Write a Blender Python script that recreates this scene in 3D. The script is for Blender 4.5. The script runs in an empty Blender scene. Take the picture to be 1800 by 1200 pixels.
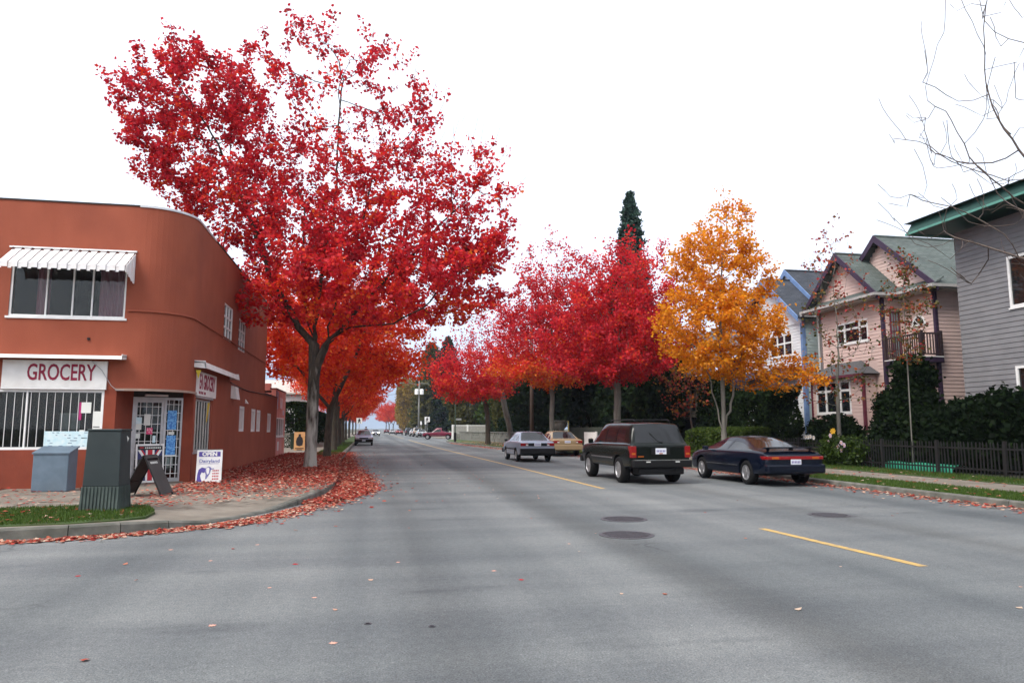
import bpy, bmesh, math, random
import numpy as np
from mathutils import Vector, Matrix
R = math.radians
rnd = random.Random(7)

# ---------------------------------------------------------------- camera, world, sun, exposure
scene = bpy.context.scene
cam_d = bpy.data.cameras.new('camera'); cam = bpy.data.objects.new('camera', cam_d)
scene.collection.objects.link(cam); scene.camera = cam
cam.location = (0, 0, 1.5); cam.rotation_euler = (R(90 + 6.87), 0, R(-11.06))
cam_d.sensor_width = 36; cam_d.lens = 25.4; cam_d.clip_start = 0.1; cam_d.clip_end = 20000

world = bpy.data.worlds.new('World'); scene.world = world; world.use_nodes = True
wn = world.node_tree; wn.nodes.clear()
SUN_EL, SUN_AZ = 50, 232           # overcast: a faint soft sun behind the camera's left shoulder
sky = wn.nodes.new('ShaderNodeTexSky'); sky.sky_type = 'NISHITA'; sky.sun_disc = False
sky.sun_elevation = R(SUN_EL); sky.sun_rotation = R(SUN_AZ); sky.dust_density = 4; sky.air_density = 1.0
b1 = wn.nodes.new('ShaderNodeBackground'); b1.inputs['Strength'].default_value = 0.05
wn.links.new(sky.outputs[0], b1.inputs['Color'])
b2 = wn.nodes.new('ShaderNodeBackground'); b2.inputs['Color'].default_value = (1.0, 0.985, 0.975, 1); b2.inputs['Strength'].default_value = 0.55
ad = wn.nodes.new('ShaderNodeAddShader'); wo = wn.nodes.new('ShaderNodeOutputWorld')
wn.links.new(b1.outputs[0], ad.inputs[0]); wn.links.new(b2.outputs[0], ad.inputs[1]); wn.links.new(ad.outputs[0], wo.inputs['Surface'])

sun_d = bpy.data.lights.new('sun', 'SUN'); sun = bpy.data.objects.new('sun', sun_d); scene.collection.objects.link(sun)
sun_d.energy = 1.5; sun_d.angle = R(25); sun_d.color = (1.0, 0.96, 0.9)
# direction toward the sun: azimuth clockwise from +Y
_d = Vector((math.sin(R(SUN_AZ)) * math.cos(R(SUN_EL)), math.cos(R(SUN_AZ)) * math.cos(R(SUN_EL)), math.sin(R(SUN_EL))))
sun.rotation_euler = _d.to_track_quat('Z', 'Y').to_euler()

vs = scene.view_settings; vs.view_transform = 'Standard'; vs.look = 'None'; vs.gamma = 1.0; vs.use_curve_mapping = False
vs.exposure = 1.32
scene.render.engine = 'CYCLES'
cy = scene.cycles
cy.use_denoising = True; cy.max_bounces = 6; cy.diffuse_bounces = 3; cy.glossy_bounces = 3; cy.transmission_bounces = 4
cy.transparent_max_bounces = 6; cy.volume_bounces = 1; cy.caustics_reflective = False; cy.caustics_refractive = False
cy.sample_clamp_indirect = 4

# ---------------------------------------------------------------- helpers
COL = scene.collection
ORG = {}

def link(o):
    COL.objects.link(o); return o

def tag(o, label, cat, group=None, kind=None):
    if label: o['label'] = label
    if cat: o['category'] = cat
    if group: o['group'] = group
    if kind: o['kind'] = kind
    return o

def thing(name, label, cat, loc=(0, 0, 0), group=None):
    o = bpy.data.objects.new(name, None); link(o)
    o.empty_display_size = 0.2
    o.location = loc; ORG[o] = Vector(loc)
    return tag(o, label, cat, group)

def org_of(o):
    while o is not None:
        if o in ORG: return ORG[o]
        o = o.parent
    return Vector((0, 0, 0))

class MB:
    def __init__(s):
        s.v = []; s.f = []; s.m = []; s.mi = 0
    def add(s, vs, fs):
        n = len(s.v); s.v += [tuple(p) for p in vs]
        for f in fs: s.f.append(tuple(n + i for i in f)); s.m.append(s.mi)
        return s
    def box(s, a, b, rz=0, c=None, bev=0):
        x0, y0, z0 = a; x1, y1, z1 = b
        P = [(x0,y0,z0),(x1,y0,z0),(x1,y1,z0),(x0,y1,z0),(x0,y0,z1),(x1,y0,z1),(x1,y1,z1),(x0,y1,z1)]
        if rz:
            if c is None: c = ((x0+x1)/2, (y0+y1)/2)
            cs, sn = math.cos(rz), math.sin(rz)
            P = [(c[0]+(p[0]-c[0])*cs-(p[1]-c[1])*sn, c[1]+(p[0]-c[0])*sn+(p[1]-c[1])*cs, p[2]) for p in P]
        return s.add(P, [(3,2,1,0),(4,5,6,7),(0,1,5,4),(1,2,6,5),(2,3,7,6),(3,0,4,7)])
    def obox(s, o, u, v, w):
        """box from corner o along vectors u, v, w"""
        o, u, v, w = Vector(o), Vector(u), Vector(v), Vector(w)
        P = [o, o+u, o+u+v, o+v, o+w, o+u+w, o+u+v+w, o+v+w]
        return s.add(P, [(3,2,1,0),(4,5,6,7),(0,1,5,4),(1,2,6,5),(2,3,7,6),(3,0,4,7)])
    def prism(s, poly, z0, z1):
        n = len(poly)
        P = [(p[0], p[1], z0) for p in poly] + [(p[0], p[1], z1) for p in poly]
        F = [tuple(range(n-1, -1, -1)), tuple(range(n, 2*n))] + [(i, (i+1) % n, n+(i+1) % n, n+i) for i in range(n)]
        return s.add(P, F)
    def slab(s, pts, d):
        """polygon pts (3d) extruded by vector d"""
        n = len(pts); d = Vector(d)
        P = [Vector(p) for p in pts] + [Vector(p) + d for p in pts]
        F = [tuple(range(n-1, -1, -1)), tuple(range(n, 2*n))] + [(i, (i+1) % n, n+(i+1) % n, n+i) for i in range(n)]
        return s.add(P, F)
    def poly(s, pts):
        return s.add(pts, [tuple(range(len(pts)))])
    def tube(s, pts, r, n=8, cap=True):
        pts = [Vector(p) for p in pts]
        if not isinstance(r, (list, tuple)): r = [r]*len(pts)
        rings = []; V = []
        prev = None
        for i, p in enumerate(pts):
            d = (pts[min(i+1, len(pts)-1)] - pts[max(i-1, 0)])
            if d.length < 1e-9: d = Vector((0,0,1))
            d.normalize()
            a = Vector((0,0,1)) if abs(d.z) < 0.9 else Vector((1,0,0))
            if prev is not None:
                a = prev
            x = a - d*a.dot(d)
            if x.length < 1e-6: x = d.orthogonal()
            x.normalize(); y = d.cross(x); prev = x
            rings.append(len(V))
            for k in range(n):
                t = 2*math.pi*k/n
                V.append(p + (x*math.cos(t) + y*math.sin(t))*r[i])
        F = []
        for i in range(len(pts)-1):
            for k in range(n):
                F.append((rings[i]+k, rings[i]+(k+1) % n, rings[i+1]+(k+1) % n, rings[i+1]+k))
        if cap:
            F.append(tuple(rings[0]+k for k in range(n-1, -1, -1))); F.append(tuple(rings[-1]+k for k in range(n)))
        return s.add(V, F)
    def lathe(s, prof, c=(0,0,0), n=16, axis='z'):
        V = []; F = []
        for (r, h) in prof:
            for k in range(n):
                t = 2*math.pi*k/n
                if axis == 'z': V.append((c[0]+r*math.cos(t), c[1]+r*math.sin(t), c[2]+h))
                else: V.append((c[0]+h, c[1]+r*math.cos(t), c[2]+r*math.sin(t)))
        for i in range(len(prof)-1):
            for k in range(n):
                F.append((i*n+k, i*n+(k+1) % n, (i+1)*n+(k+1) % n, (i+1)*n+k))
        F.append(tuple(range(n-1, -1, -1))); F.append(tuple((len(prof)-1)*n+k for k in range(n)))
        return s.add(V, F)
    def mesh(s, name, mats, off=(0,0,0), smooth=False):
        me = bpy.data.meshes.new(name)
        o = Vector(off)
        me.from_pydata([tuple(Vector(p)-o) for p in s.v], [], s.f)
        if not isinstance(mats, (list, tuple)): mats = [mats]
        for m in mats: me.materials.append(m)
        if any(s.m): me.polygons.foreach_set('material_index', s.m)
        if smooth: me.polygons.foreach_set('use_smooth', [True]*len(me.polygons))
        me.update(); return me
    def build(s, name, mats, parent=None, smooth=False, bevel=0, kind=None, local=False):
        off = (0,0,0) if (parent is None or local) else org_of(parent)
        me = s.mesh(name, mats, off, smooth)
        o = bpy.data.objects.new(name, me); link(o)
        if parent is not None: o.parent = parent
        if kind: o['kind'] = kind
        if bevel:
            b = o.modifiers.new('bevel', 'BEVEL'); b.width = bevel; b.segments = 2; b.limit_method = 'ANGLE'; b.angle_limit = R(40)
        return o

def B(a, b, **k): return MB().box(a, b, **k)

def np_mesh(name, V, F, mats, parent=None, attr=None, kind=None, smooth=False):
    """V (n,3) array, F (m,k) array of equal-size faces; attr: per-vertex float array 'tint'"""
    V = np.asarray(V, dtype=np.float32); F = np.asarray(F, dtype=np.int32)
    if parent is not None: V = V - np.array(org_of(parent), dtype=np.float32)
    me = bpy.data.meshes.new(name); k = F.shape[1]; m = len(F)
    me.vertices.add(len(V)); me.vertices.foreach_set('co', V.ravel())
    me.loops.add(m*k); me.loops.foreach_set('vertex_index', F.ravel())
    me.polygons.add(m); me.polygons.foreach_set('loop_start', np.arange(0, m*k, k, dtype=np.int32))
    me.polygons.foreach_set('loop_total', np.full(m, k, dtype=np.int32))
    if smooth: me.polygons.foreach_set('use_smooth', np.ones(m, dtype=bool))
    me.update(calc_edges=True)
    if not isinstance(mats, (list, tuple)): mats = [mats]
    for x in mats: me.materials.append(x)
    if attr is not None:
        a = me.attributes.new('tint', 'FLOAT', 'POINT'); a.data.foreach_set('value', np.asarray(attr, dtype=np.float32))
    o = bpy.data.objects.new(name, me); link(o)
    if parent is not None: o.parent = parent
    if kind: o['kind'] = kind
    return o

def copy_tree(o, parent=None):
    c = o.copy(); link(c); c.parent = parent
    for ch in list(o.children):
        copy_tree(ch, c)
    return c

# ---------------------------------------------------------------- materials
MATS = {}
def nd(t, kind): return t.nodes.new(kind)

def mat(name, c, rough=0.7, c2=None, scale=6.0, detail=5.0, bump=0.0, bscale=60.0, metal=0.0, spec=0.4, coat=0.0, emit=None,
        stretch=(1,1,1), lo=0.35, hi=0.65, rvar=0.0, dirt=None, dscale=1.2, damt=0.35):
    """procedural: base colour c varied towards c2 by noise, a second broad noise for dirt, fine bump"""
    if name in MATS: return MATS[name]
    m = bpy.data.materials.new(name); m.use_nodes = True; t = m.node_tree
    bs = t.nodes['Principled BSDF']
    bs.inputs['Roughness'].default_value = rough; bs.inputs['Metallic'].default_value = metal
    bs.inputs['Specular IOR Level'].default_value = spec
    if coat: bs.inputs['Coat Weight'].default_value = coat; bs.inputs['Coat Roughness'].default_value = 0.06
    tc = nd(t, 'ShaderNodeTexCoord'); mp = nd(t, 'ShaderNodeMapping'); mp.inputs['Scale'].default_value = stretch
    t.links.new(tc.outputs['Object'], mp.inputs['Vector'])
    if c2 is None: c2 = tuple(min(1, x*0.82) for x in c)
    nz = nd(t, 'ShaderNodeTexNoise'); nz.inputs['Scale'].default_value = scale; nz.inputs['Detail'].default_value = detail
    t.links.new(mp.outputs[0], nz.inputs['Vector'])
    cr = nd(t, 'ShaderNodeValToRGB'); cr.color_ramp.elements[0].position = lo; cr.color_ramp.elements[1].position = hi
    cr.color_ramp.elements[0].color = (*c2, 1); cr.color_ramp.elements[1].color = (*c, 1)
    t.links.new(nz.outputs['Fac'], cr.inputs['Fac'])
    out = cr.outputs['Color']
    if dirt is not None:
        n2 = nd(t, 'ShaderNodeTexNoise'); n2.inputs['Scale'].default_value = dscale; n2.inputs['Detail'].default_value = 8
        t.links.new(tc.outputs['Object'], n2.inputs['Vector'])
        mr = nd(t, 'ShaderNodeMapRange'); mr.inputs['From Min'].default_value = 0.45; mr.inputs['From Max'].default_value = 0.75
        mr.inputs['To Max'].default_value = damt
        t.links.new(n2.outputs['Fac'], mr.inputs['Value'])
        mx = nd(t, 'ShaderNodeMix'); mx.data_type = 'RGBA'
        t.links.new(mr.outputs[0], mx.inputs['Factor']); t.links.new(out, mx.inputs['A']); mx.inputs['B'].default_value = (*dirt, 1)
        out = mx.outputs['Result']
    t.links.new(out, bs.inputs['Base Color'])
    if rvar:
        mr2 = nd(t, 'ShaderNodeMapRange'); mr2.inputs['To Min'].default_value = rough-rvar; mr2.inputs['To Max'].default_value = rough+rvar
        t.links.new(nz.outputs['Fac'], mr2.inputs['Value']); t.links.new(mr2.outputs[0], bs.inputs['Roughness'])
    if bump:
        bn = nd(t, 'ShaderNodeTexNoise'); bn.inputs['Scale'].default_value = bscale; bn.inputs['Detail'].default_value = 4
        t.links.new(tc.outputs['Object'], bn.inputs['Vector'])
        bp = nd(t, 'ShaderNodeBump'); bp.inputs['Strength'].default_value = bump; bp.inputs['Distance'].default_value = 0.02
        t.links.new(bn.outputs['Fac'], bp.inputs['Height']); t.links.new(bp.outputs[0], bs.inputs['Normal'])
    if emit:
        bs.inputs['Emission Color'].default_value = (*emit[0], 1); bs.inputs['Emission Strength'].default_value = emit[1]
    MATS[name] = m; return m

def leaf_mat(name, ramp, trans=0.45, rough=0.55, gloss=0.02):
    """leaf faces: colour from the per-leaf attribute 'tint', light passes through the blade"""
    m = bpy.data.materials.new(name); m.use_nodes = True; t = m.node_tree; t.nodes.clear()
    at = nd(t, 'ShaderNodeAttribute'); at.attribute_name = 'tint'
    cr = nd(t, 'ShaderNodeValToRGB'); els = cr.color_ramp.elements
    while len(els) < len(ramp): els.new(0.5)
    for e, (p, c) in zip(els, ramp): e.position = p; e.color = (*c, 1)
    t.links.new(at.outputs['Fac'], cr.inputs['Fac'])
    df = nd(t, 'ShaderNodeBsdfDiffuse'); tr = nd(t, 'ShaderNodeBsdfTranslucent'); gl = nd(t, 'ShaderNodeBsdfGlossy')
    gl.inputs['Roughness'].default_value = rough; gl.inputs['Color'].default_value = (0.6, 0.6, 0.6, 1)
    m1 = nd(t, 'ShaderNodeMixShader'); m1.inputs[0].default_value = trans
    m2 = nd(t, 'ShaderNodeMixShader'); m2.inputs[0].default_value = gloss
    o = nd(t, 'ShaderNodeOutputMaterial')
    t.links.new(cr.outputs[0], df.inputs['Color']); t.links.new(cr.outputs[0], tr.inputs['Color'])
    t.links.new(df.outputs[0], m1.inputs[1]); t.links.new(tr.outputs[0], m1.inputs[2])
    t.links.new(m1.outputs[0], m2.inputs[1]); t.links.new(gl.outputs[0], m2.inputs[2]); t.links.new(m2.outputs[0], o.inputs['Surface'])
    return m

def glass(name, c=(0.02, 0.025, 0.03), rough=0.04, spec=0.6):
    return mat(name, c, rough=rough, c2=tuple(x*0.8 for x in c), spec=spec)

def text_mesh(txt, size, ext=0.004, bold=0.0, align='CENTER', sx=1.0):
    cu = bpy.data.curves.new('lettering', 'FONT'); cu.body = txt; cu.size = size; cu.extrude = ext; cu.align_x = align; cu.align_y = 'CENTER'
    cu.offset = bold; cu.resolution_u = 3
    ob = bpy.data.objects.new('lettering_tmp', cu); link(ob)
    dg = bpy.context.evaluated_depsgraph_get(); dg.update()
    me = bpy.data.meshes.new_from_object(ob.evaluated_get(dg))
    bpy.data.objects.remove(ob); bpy.data.curves.remove(cu)
    if sx != 1.0:
        for v in me.vertices: v.co.x *= sx
    return me

def lettering(txt, size, m, parent, origin, right, up, ext=0.004, bold=0.0, name='lettering', align='CENTER', sx=1.0):
    """flat letters centred on origin (world), reading along `right`, standing along `up`"""
    me = text_mesh(txt, size, ext, bold, align, sx)
    r = Vector(right).normalized(); u = Vector(up).normalized(); n = r.cross(u)
    M = Matrix((r, u, n)).transposed()
    off = org_of(parent) if parent is not None else Vector()
    o0 = Vector(origin) - off
    me.transform(M.to_4x4()); me.transform(Matrix.Translation(o0))
    me.materials.clear(); me.materials.append(m)
    o = bpy.data.objects.new(name, me); link(o); o.parent = parent
    return o
# ================================================================ ground, road, kerbs, pavements
def asphalt():
    m = bpy.data.materials.new('asphalt'); m.use_nodes = True; t = m.node_tree; bs = t.nodes['Principled BSDF']
    bs.inputs['Roughness'].default_value = 0.85; bs.inputs['Specular IOR Level'].default_value = 0.25
    tc = nd(t, 'ShaderNodeTexCoord')
    def noise(scale, detail, st=(1,1,1), rough=0.5):
        mp = nd(t, 'ShaderNodeMapping'); mp.inputs['Scale'].default_value = st
        n = nd(t, 'ShaderNodeTexNoise'); n.inputs['Scale'].default_value = scale; n.inputs['Detail'].default_value = detail; n.inputs['Roughness'].default_value = rough
        t.links.new(tc.outputs['Object'], mp.inputs[0]); t.links.new(mp.outputs[0], n.inputs['Vector']); return n.outputs['Fac']
    def ramp(f, a, b, c0, c1):
        r = nd(t, 'ShaderNodeValToRGB'); r.color_ramp.elements[0].position = a; r.color_ramp.elements[1].position = b
        r.color_ramp.elements[0].color = (*c0, 1); r.color_ramp.elements[1].color = (*c1, 1); t.links.new(f, r.inputs[0]); return r.outputs[0]
    def mul(a, b, f=1.0):
        x = nd(t, 'ShaderNodeMix'); x.data_type = 'RGBA'; x.blend_type = 'MULTIPLY'; x.inputs['Factor'].default_value = f
        t.links.new(a, x.inputs['A']); t.links.new(b, x.inputs['B']); return x.outputs['Result']
    base = ramp(noise(0.22, 6), 0.3, 0.7, (0.128, 0.138, 0.142), (0.188, 0.194, 0.194))
    lane = ramp(noise(0.62, 3, (1.0, 0.035, 1)), 0.34, 0.66, (0.62, 0.64, 0.66), (1.10, 1.09, 1.07))
    cross = ramp(noise(0.6, 5, (0.12, 1.6, 1)), 0.33, 0.6, (0.80, 0.81, 0.83), (1.05, 1.05, 1.04))
    fine = ramp(noise(70, 4, rough=0.8), 0.34, 0.66, (0.50, 0.51, 0.52), (1.50, 1.50, 1.50))
    chip = ramp(noise(48, 2, rough=0.6), 0.66, 0.74, (1, 1, 1), (1.9, 1.9, 1.88))
    mid = ramp(noise(14, 5, rough=0.65), 0.3, 0.75, (0.82, 0.83, 0.84), (1.15, 1.15, 1.14))
    col = mul(mul(mul(mul(mul(base, lane), cross), fine), mid), chip)
    # hairline cracks
    vo = nd(t, 'ShaderNodeTexVoronoi'); vo.feature = 'DISTANCE_TO_EDGE'; vo.inputs['Scale'].default_value = 0.55
    wz = nd(t, 'ShaderNodeTexNoise'); wz.inputs['Scale'].default_value = 1.4; wz.inputs['Detail'].default_value = 7
    av = nd(t, 'ShaderNodeMix'); av.data_type = 'RGBA'; av.blend_type = 'LINEAR_LIGHT'; av.inputs['Factor'].default_value = 0.35
    t.links.new(tc.outputs['Object'], wz.inputs['Vector']); t.links.new(tc.outputs['Object'], av.inputs['A']); t.links.new(wz.outputs['Color'], av.inputs['B'])
    t.links.new(av.outputs['Result'], vo.inputs['Vector'])
    msk = ramp(noise(0.35, 3), 0.60, 0.66, (0, 0, 0), (.6, .6, .6))
    ck = ramp(vo.outputs['Distance'], 0.002, 0.012, (0.45, 0.45, 0.45), (1, 1, 1))
    x = nd(t, 'ShaderNodeMix'); x.data_type = 'RGBA'; x.blend_type = 'MULTIPLY'; t.links.new(msk, x.inputs['Factor']); t.links.new(col, x.inputs['A']); t.links.new(ck, x.inputs['B'])
    # oil and rubber blotches
    bl = ramp(noise(0.8, 6, (0.5, 1.4, 1)), 0.62, 0.74, (1, 1, 1), (0.62, 0.63, 0.66))
    col = mul(x.outputs['Result'], bl)
    # oil-drip bands down the middle of each lane
    sp = nd(t, 'ShaderNodeSeparateXYZ'); t.links.new(tc.outputs['Object'], sp.inputs[0])
    for xc, amt, wd in ((3.3, .72, .75), (8.0, .78, .7), (0.6, .86, .5)):
        a = nd(t, 'ShaderNodeMath'); a.operation = 'SUBTRACT'; a.inputs[1].default_value = xc; t.links.new(sp.outputs['X'], a.inputs[0])
        ab = nd(t, 'ShaderNodeMath'); ab.operation = 'ABSOLUTE'; t.links.new(a.outputs[0], ab.inputs[0])
        nn = nd(t, 'ShaderNodeMath'); nn.operation = 'MULTIPLY_ADD'; nn.inputs[1].default_value = .9; t.links.new(noise(.5, 4, (1, .25, 1)), nn.inputs[0]); t.links.new(ab.outputs[0], nn.inputs[2])
        col = mul(col, ramp(nn.outputs[0], .45, .45+wd, (amt, amt*.99, amt*.985), (1, 1, 1)))
    t.links.new(col, bs.inputs['Base Color'])
    bp = nd(t, 'ShaderNodeBump'); bp.inputs['Strength'].default_value = 0.5; bp.inputs['Distance'].default_value = 0.01
    t.links.new(noise(110, 3), bp.inputs['Height']); t.links.new(bp.outputs[0], bs.inputs['Normal'])
    return m
M_asph = asphalt()
M_conc = mat('concrete', (0.225, 0.200, 0.165), 0.85, (0.155, 0.135, 0.110), scale=2.2, detail=8, bump=0.35, bscale=90, dirt=(0.10, 0.085, 0.065), dscale=0.9, damt=0.6)
M_kerb = mat('kerb_concrete', (0.165, 0.16, 0.14), 0.88, (0.085, 0.086, 0.074), scale=3.5, detail=8, bump=0.4, bscale=70, dirt=(0.06, 0.07, 0.05), dscale=2, damt=0.6)
M_earth = mat('earth', (0.07, 0.075, 0.035), 0.95, (0.04, 0.035, 0.02), scale=1.5, bump=0.5, bscale=30)
M_turf = mat('turf', (0.055, 0.100, 0.022), 0.95, (0.035, 0.065, 0.015), scale=5, bump=0.8, bscale=60, dirt=(0.09, 0.06, 0.03), dscale=3, damt=0.5)
M_yel = mat('yellow_paint', (0.52, 0.33, 0.085), 0.7, (0.38, 0.26, 0.10), scale=9, detail=8, lo=0.3, hi=0.6, dirt=(0.16, 0.15, 0.13), dscale=7, damt=0.75)
M_iron = mat('cast_iron', (0.085, 0.080, 0.092), 0.6, (0.055, 0.053, 0.060), scale=20, metal=0.4, bump=0.2)
M_tar = mat('tar', (0.035, 0.036, 0.040), 0.75, (0.055, 0.057, 0.060), scale=8)
M_yard = mat('yard_soil', (0.035, 0.032, 0.02), 0.95, (0.02, 0.025, 0.012), scale=2, bump=0.5, bscale=25)

o = MB().poly([(-3000, -3000, -0.06), (3000, -3000, -0.06), (9000, 12000, -0.06), (-9000, 12000, -0.06)]).build('ground', M_earth); o['kind'] = 'structure'
o = MB().poly([(-70, -40, 0), (70, -40, 0), (70, 30, 0), (16, 30, 0), (16, 98, 0), (70, 98, 0), (70, 110, 0), (16, 110, 0), (16, 900, 0), (-6, 900, 0), (-6, 30, 0), (-70, 30, 0)]).build('road', M_asph); o['kind'] = 'structure'
road = o

# kerb lines: list of (x, y, height)
KL = [(-40, 9.6, .15), (-20, 9.9, .15), (-12, 10.3, .15), (-8, 10.65, .15), (-5.6, 10.95, .15), (-4.1, 11.32, .15), (-3.5, 11.58, .145), (-2.95, 12.0, .11), (-2.5, 12.42, .05), (-2.06, 13.15, .035), (-1.7, 14.0, .05), (-1.35, 15.1, .11),
      (-1.08, 16.3, .15), (-0.92, 17.6, .15), (-0.86, 19.0, .15), (-0.88, 21, .15), (-1.0, 24, .15), (-1.15, 28, .15), (-1.25, 34, .15), (-1.3, 42, .15), (-1.35, 52, .15), (-1.35, 66, .15), (-1.35, 82, .15), (-1.35, 100, .15), (-1.35, 130, .15), (-1.35, 180, .15), (-1.35, 260, .15)]
def kerb_line(root, pts, side, w=0.16, m=M_kerb):
    """kerb stones along pts; side=+1: pavement lies to the left of the walking direction"""
    P = [Vector((p[0], p[1], 0)) for p in pts]; H = [p[2] for p in pts]
    N = []
    for i in range(len(P)):
        d = (P[min(i+1, len(P)-1)] - P[max(i-1, 0)]).normalized(); N.append(Vector((-d.y, d.x, 0))*side)
    for i in range(len(P)-1):
        b = MB()
        L = (P[i+1]-P[i]).length; n = max(1, int(L/3.0)) if L < 40 else 1
        for j in range(n):
            a0, a1 = j/n, (j+1)/n
            g = 0.006/L
            q = []
            for a in (a0+g, a1-g):
                p = P[i].lerp(P[i+1], a); nn = N[i].lerp(N[i+1], a).normalized(); h = H[i]*(1-a)+H[i+1]*a
                q.append([p + Vector((0,0,-.05)), p + nn*0.02 + Vector((0,0,h-.025)), p + nn*0.045 + Vector((0,0,h)), p + nn*w + Vector((0,0,h)), p + nn*w + Vector((0,0,-.05))])
            bb = MB(); bb.add(q[0]+q[1], [(0,1,6,5),(1,2,7,6),(2,3,8,7),(3,4,9,8),(4,3,2,1,0),(5,6,7,8,9)])
            bb.build('kerb_stone', m, root)
    return N
kl = bpy.data.objects.new('kerb', None); link(kl); kl['kind'] = 'structure'
NL = kerb_line(kl, KL, +1)
kr = bpy.data.objects.new('kerb', None); link(kr); kr['kind'] = 'structure'
KR = [(12.0, y, .14) for y in (-30, 0, 6, 9, 12, 15, 18, 21, 24, 27)] + [(11.95, 30, .14), (11.75, 34, .14), (11.4, 39, .14), (10.9, 44, .14), (10.2, 49, .14), (9.5, 54, .14), (9.1, 60, .14), (8.7, 67, .14), (8.4, 74, .14), (8.5, 82, .14), (9.2, 89, .14), (11, 94, .14), (14.5, 97, .14), (20, 97.8, .14), (60, 98, .14)]
kerb_line(kr, KR, -1)
kr2 = bpy.data.objects.new('kerb', None); link(kr2); kr2['kind'] = 'structure'
kerb_line(kr2, [(60, 110, .14), (17, 110, .14), (13, 110.6, .14), (10.9, 112.5, .14), (10.1, 117, .14), (10.0, 140, .14), (10.0, 180, .14), (10.0, 260, .14)], -1)

def strip(name, pts, z, m, depth=0.2):
    poly = [(p[0], p[1]) for p in pts]
    o = MB().prism(poly, z-depth, z).build(name, m); o['kind'] = 'structure'; return o
# left pavement: body follows the kerb's back edge; height falls at the dropped kerb
back = [(KL[i][0]+NL[i].x*.15, KL[i][1]+NL[i].y*.15, KL[i][2]) for i in range(len(KL))]
def left_pavement():
    """sheet from kerb to building line, sloping up from the dropped kerb"""
    bm = MB()
    rows = []
    for (x, y, h) in back:
        if y < 18:      # corner fan: towards the shop front
            tx, ty = max(-40, min(-4.6, x*1.35-2.2)), 18.9
            if x < -8: tx = x
        else: tx, ty = -6.2, y
        row = []
        for k in range(9):
            a = k/8
            z = h-.004 + (0.15-.004-h+.004)*min(1, a*3.2)
            row.append((x+(tx-x)*a, y+(ty-y)*a, z))
        rows.append(row)
    V = [p for r in rows for p in r]; F = []
    for i in range(len(rows)-1):
        for k in range(8): F.append((i*9+k, (i+1)*9+k, (i+1)*9+k+1, i*9+k+1))
    bm.add(V, F); return bm
lp = left_pavement().build('pavement', M_conc, smooth=True); lp['kind'] = 'structure'
# concrete slabs laid on the left pavement (joints show between them)
def slab_grid(root, x0, x1, y0, y1, s, z, inside, m=M_conc, t=0.05, jit=0.002):
    base = MB().box((-s/2+.007, -s/2+.007, -t), (s/2-.007, s/2-.007, 0)).mesh('slab', m)
    nx, ny = int(round((x1-x0)/s)), int(round((y1-y0)/s))
    for i in range(nx):
        for j in range(ny):
            cx, cy = x0+s*(i+.5), y0+s*(j+.5)
            if all(inside(cx+a*s*.5, cy+b*s*.5) for a in (-1, 1) for b in (-1, 1)):
                o = bpy.data.objects.new('slab', base); link(o); o.location = (cx, cy, z+rnd.uniform(-jit, jit)); o.parent = root
def in_left(x, y):
    # inside the corner pavement, clear of the dropped kerb and of the buildings
    if y < 18.45 and y > 13.2 + (x+5.2)*0.35 + (2.2 if x > -3.2 else 0) and x < -1.2: 
        return not (x > -5.1 and y < 15.0)
    return 19.9 < y < 60 and -4.42 < x < -2.9
slab_grid(lp, -16.6, -1.0, 12.0, 60.0, 1.5, 0.158, in_left)

# right side: turf strip, pavement slabs, yards
strip('boulevard_turf', [(13.7, -30), (13.7, 95)] + [(x+.14, y) for (x, y, h) in reversed(KR) if y < 95], 0.135, M_turf)
rp = strip('pavement', [(13.7, -30), (15.4, -30), (15.4, 97), (13.7, 95)], 0.135, M_conc)
slab_grid(rp, 13.72, 15.42, 4, 90, 1.66, 0.148, lambda x, y: True)
strip('yard', [(15.4, -30), (60, -30), (60, 97), (15.4, 97)], 0.15, M_yard)
strip('verge_turf', [(15.42, -10), (16.7, -10), (16.7, 40), (15.42, 40)], 0.165, M_turf)
strip('far_pavement', [(10.15, 113), (13, 110.8), (60, 110.2), (60, 400), (10.15, 400)], 0.13, M_conc)
strip('boulevard_turf', [(-1.55, 34), (-2.9, 34), (-2.9, 300), (-1.55, 300)], 0.155, M_turf)
strip('yard', [(-6.2, 18.9), (-60, 18.9), (-60, 300), (-6.2, 300)], 0.14, M_yard)
strip('pavement', [(-2.9, 60), (-6.2, 60), (-6.2, 300), (-2.9, 300)], 0.15, M_conc)
strip('turf_patch', [(-7.5, 11.6), (-5.4, 11.35), (-4.2, 11.55), (-3.62, 11.85), (-3.35, 12.2), (-3.4, 12.9), (-3.75, 13.75), (-4.3, 14.0), (-5.2, 13.9), (-7.5, 13.4)], 0.160, M_turf, depth=.05)

# centre line
def painted(name, pts, w, label, m=M_yel, z=0.004):
    b = MB()
    for i in range(len(pts)-1):
        (x0, y0), (x1, y1) = pts[i], pts[i+1]
        b.add([(x0-w/2, y0, z), (x0+w/2, y0, z), (x1+w/2, y1, z), (x1-w/2, y1, z)], [(0, 1, 2, 3)])
    o = b.build(name, m); o['kind'] = 'structure'; o['label'] = label; return o
painted('lane_marking', [(6.0, 7.15), (5.85, 10.25)], 0.125, 'short yellow centre-line dash alone on the near asphalt')
painted('lane_marking', [(5.8, 17.7), (5.68, 29), (5.45, 42), (5.2, 61), (5.1, 80), (5.1, 97)], 0.125, 'long yellow centre line running up the street')
painted('lane_marking', [(5.1, 112), (5.0, 170), (5.0, 300)], 0.125, 'yellow centre line beyond the far crossing')

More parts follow.
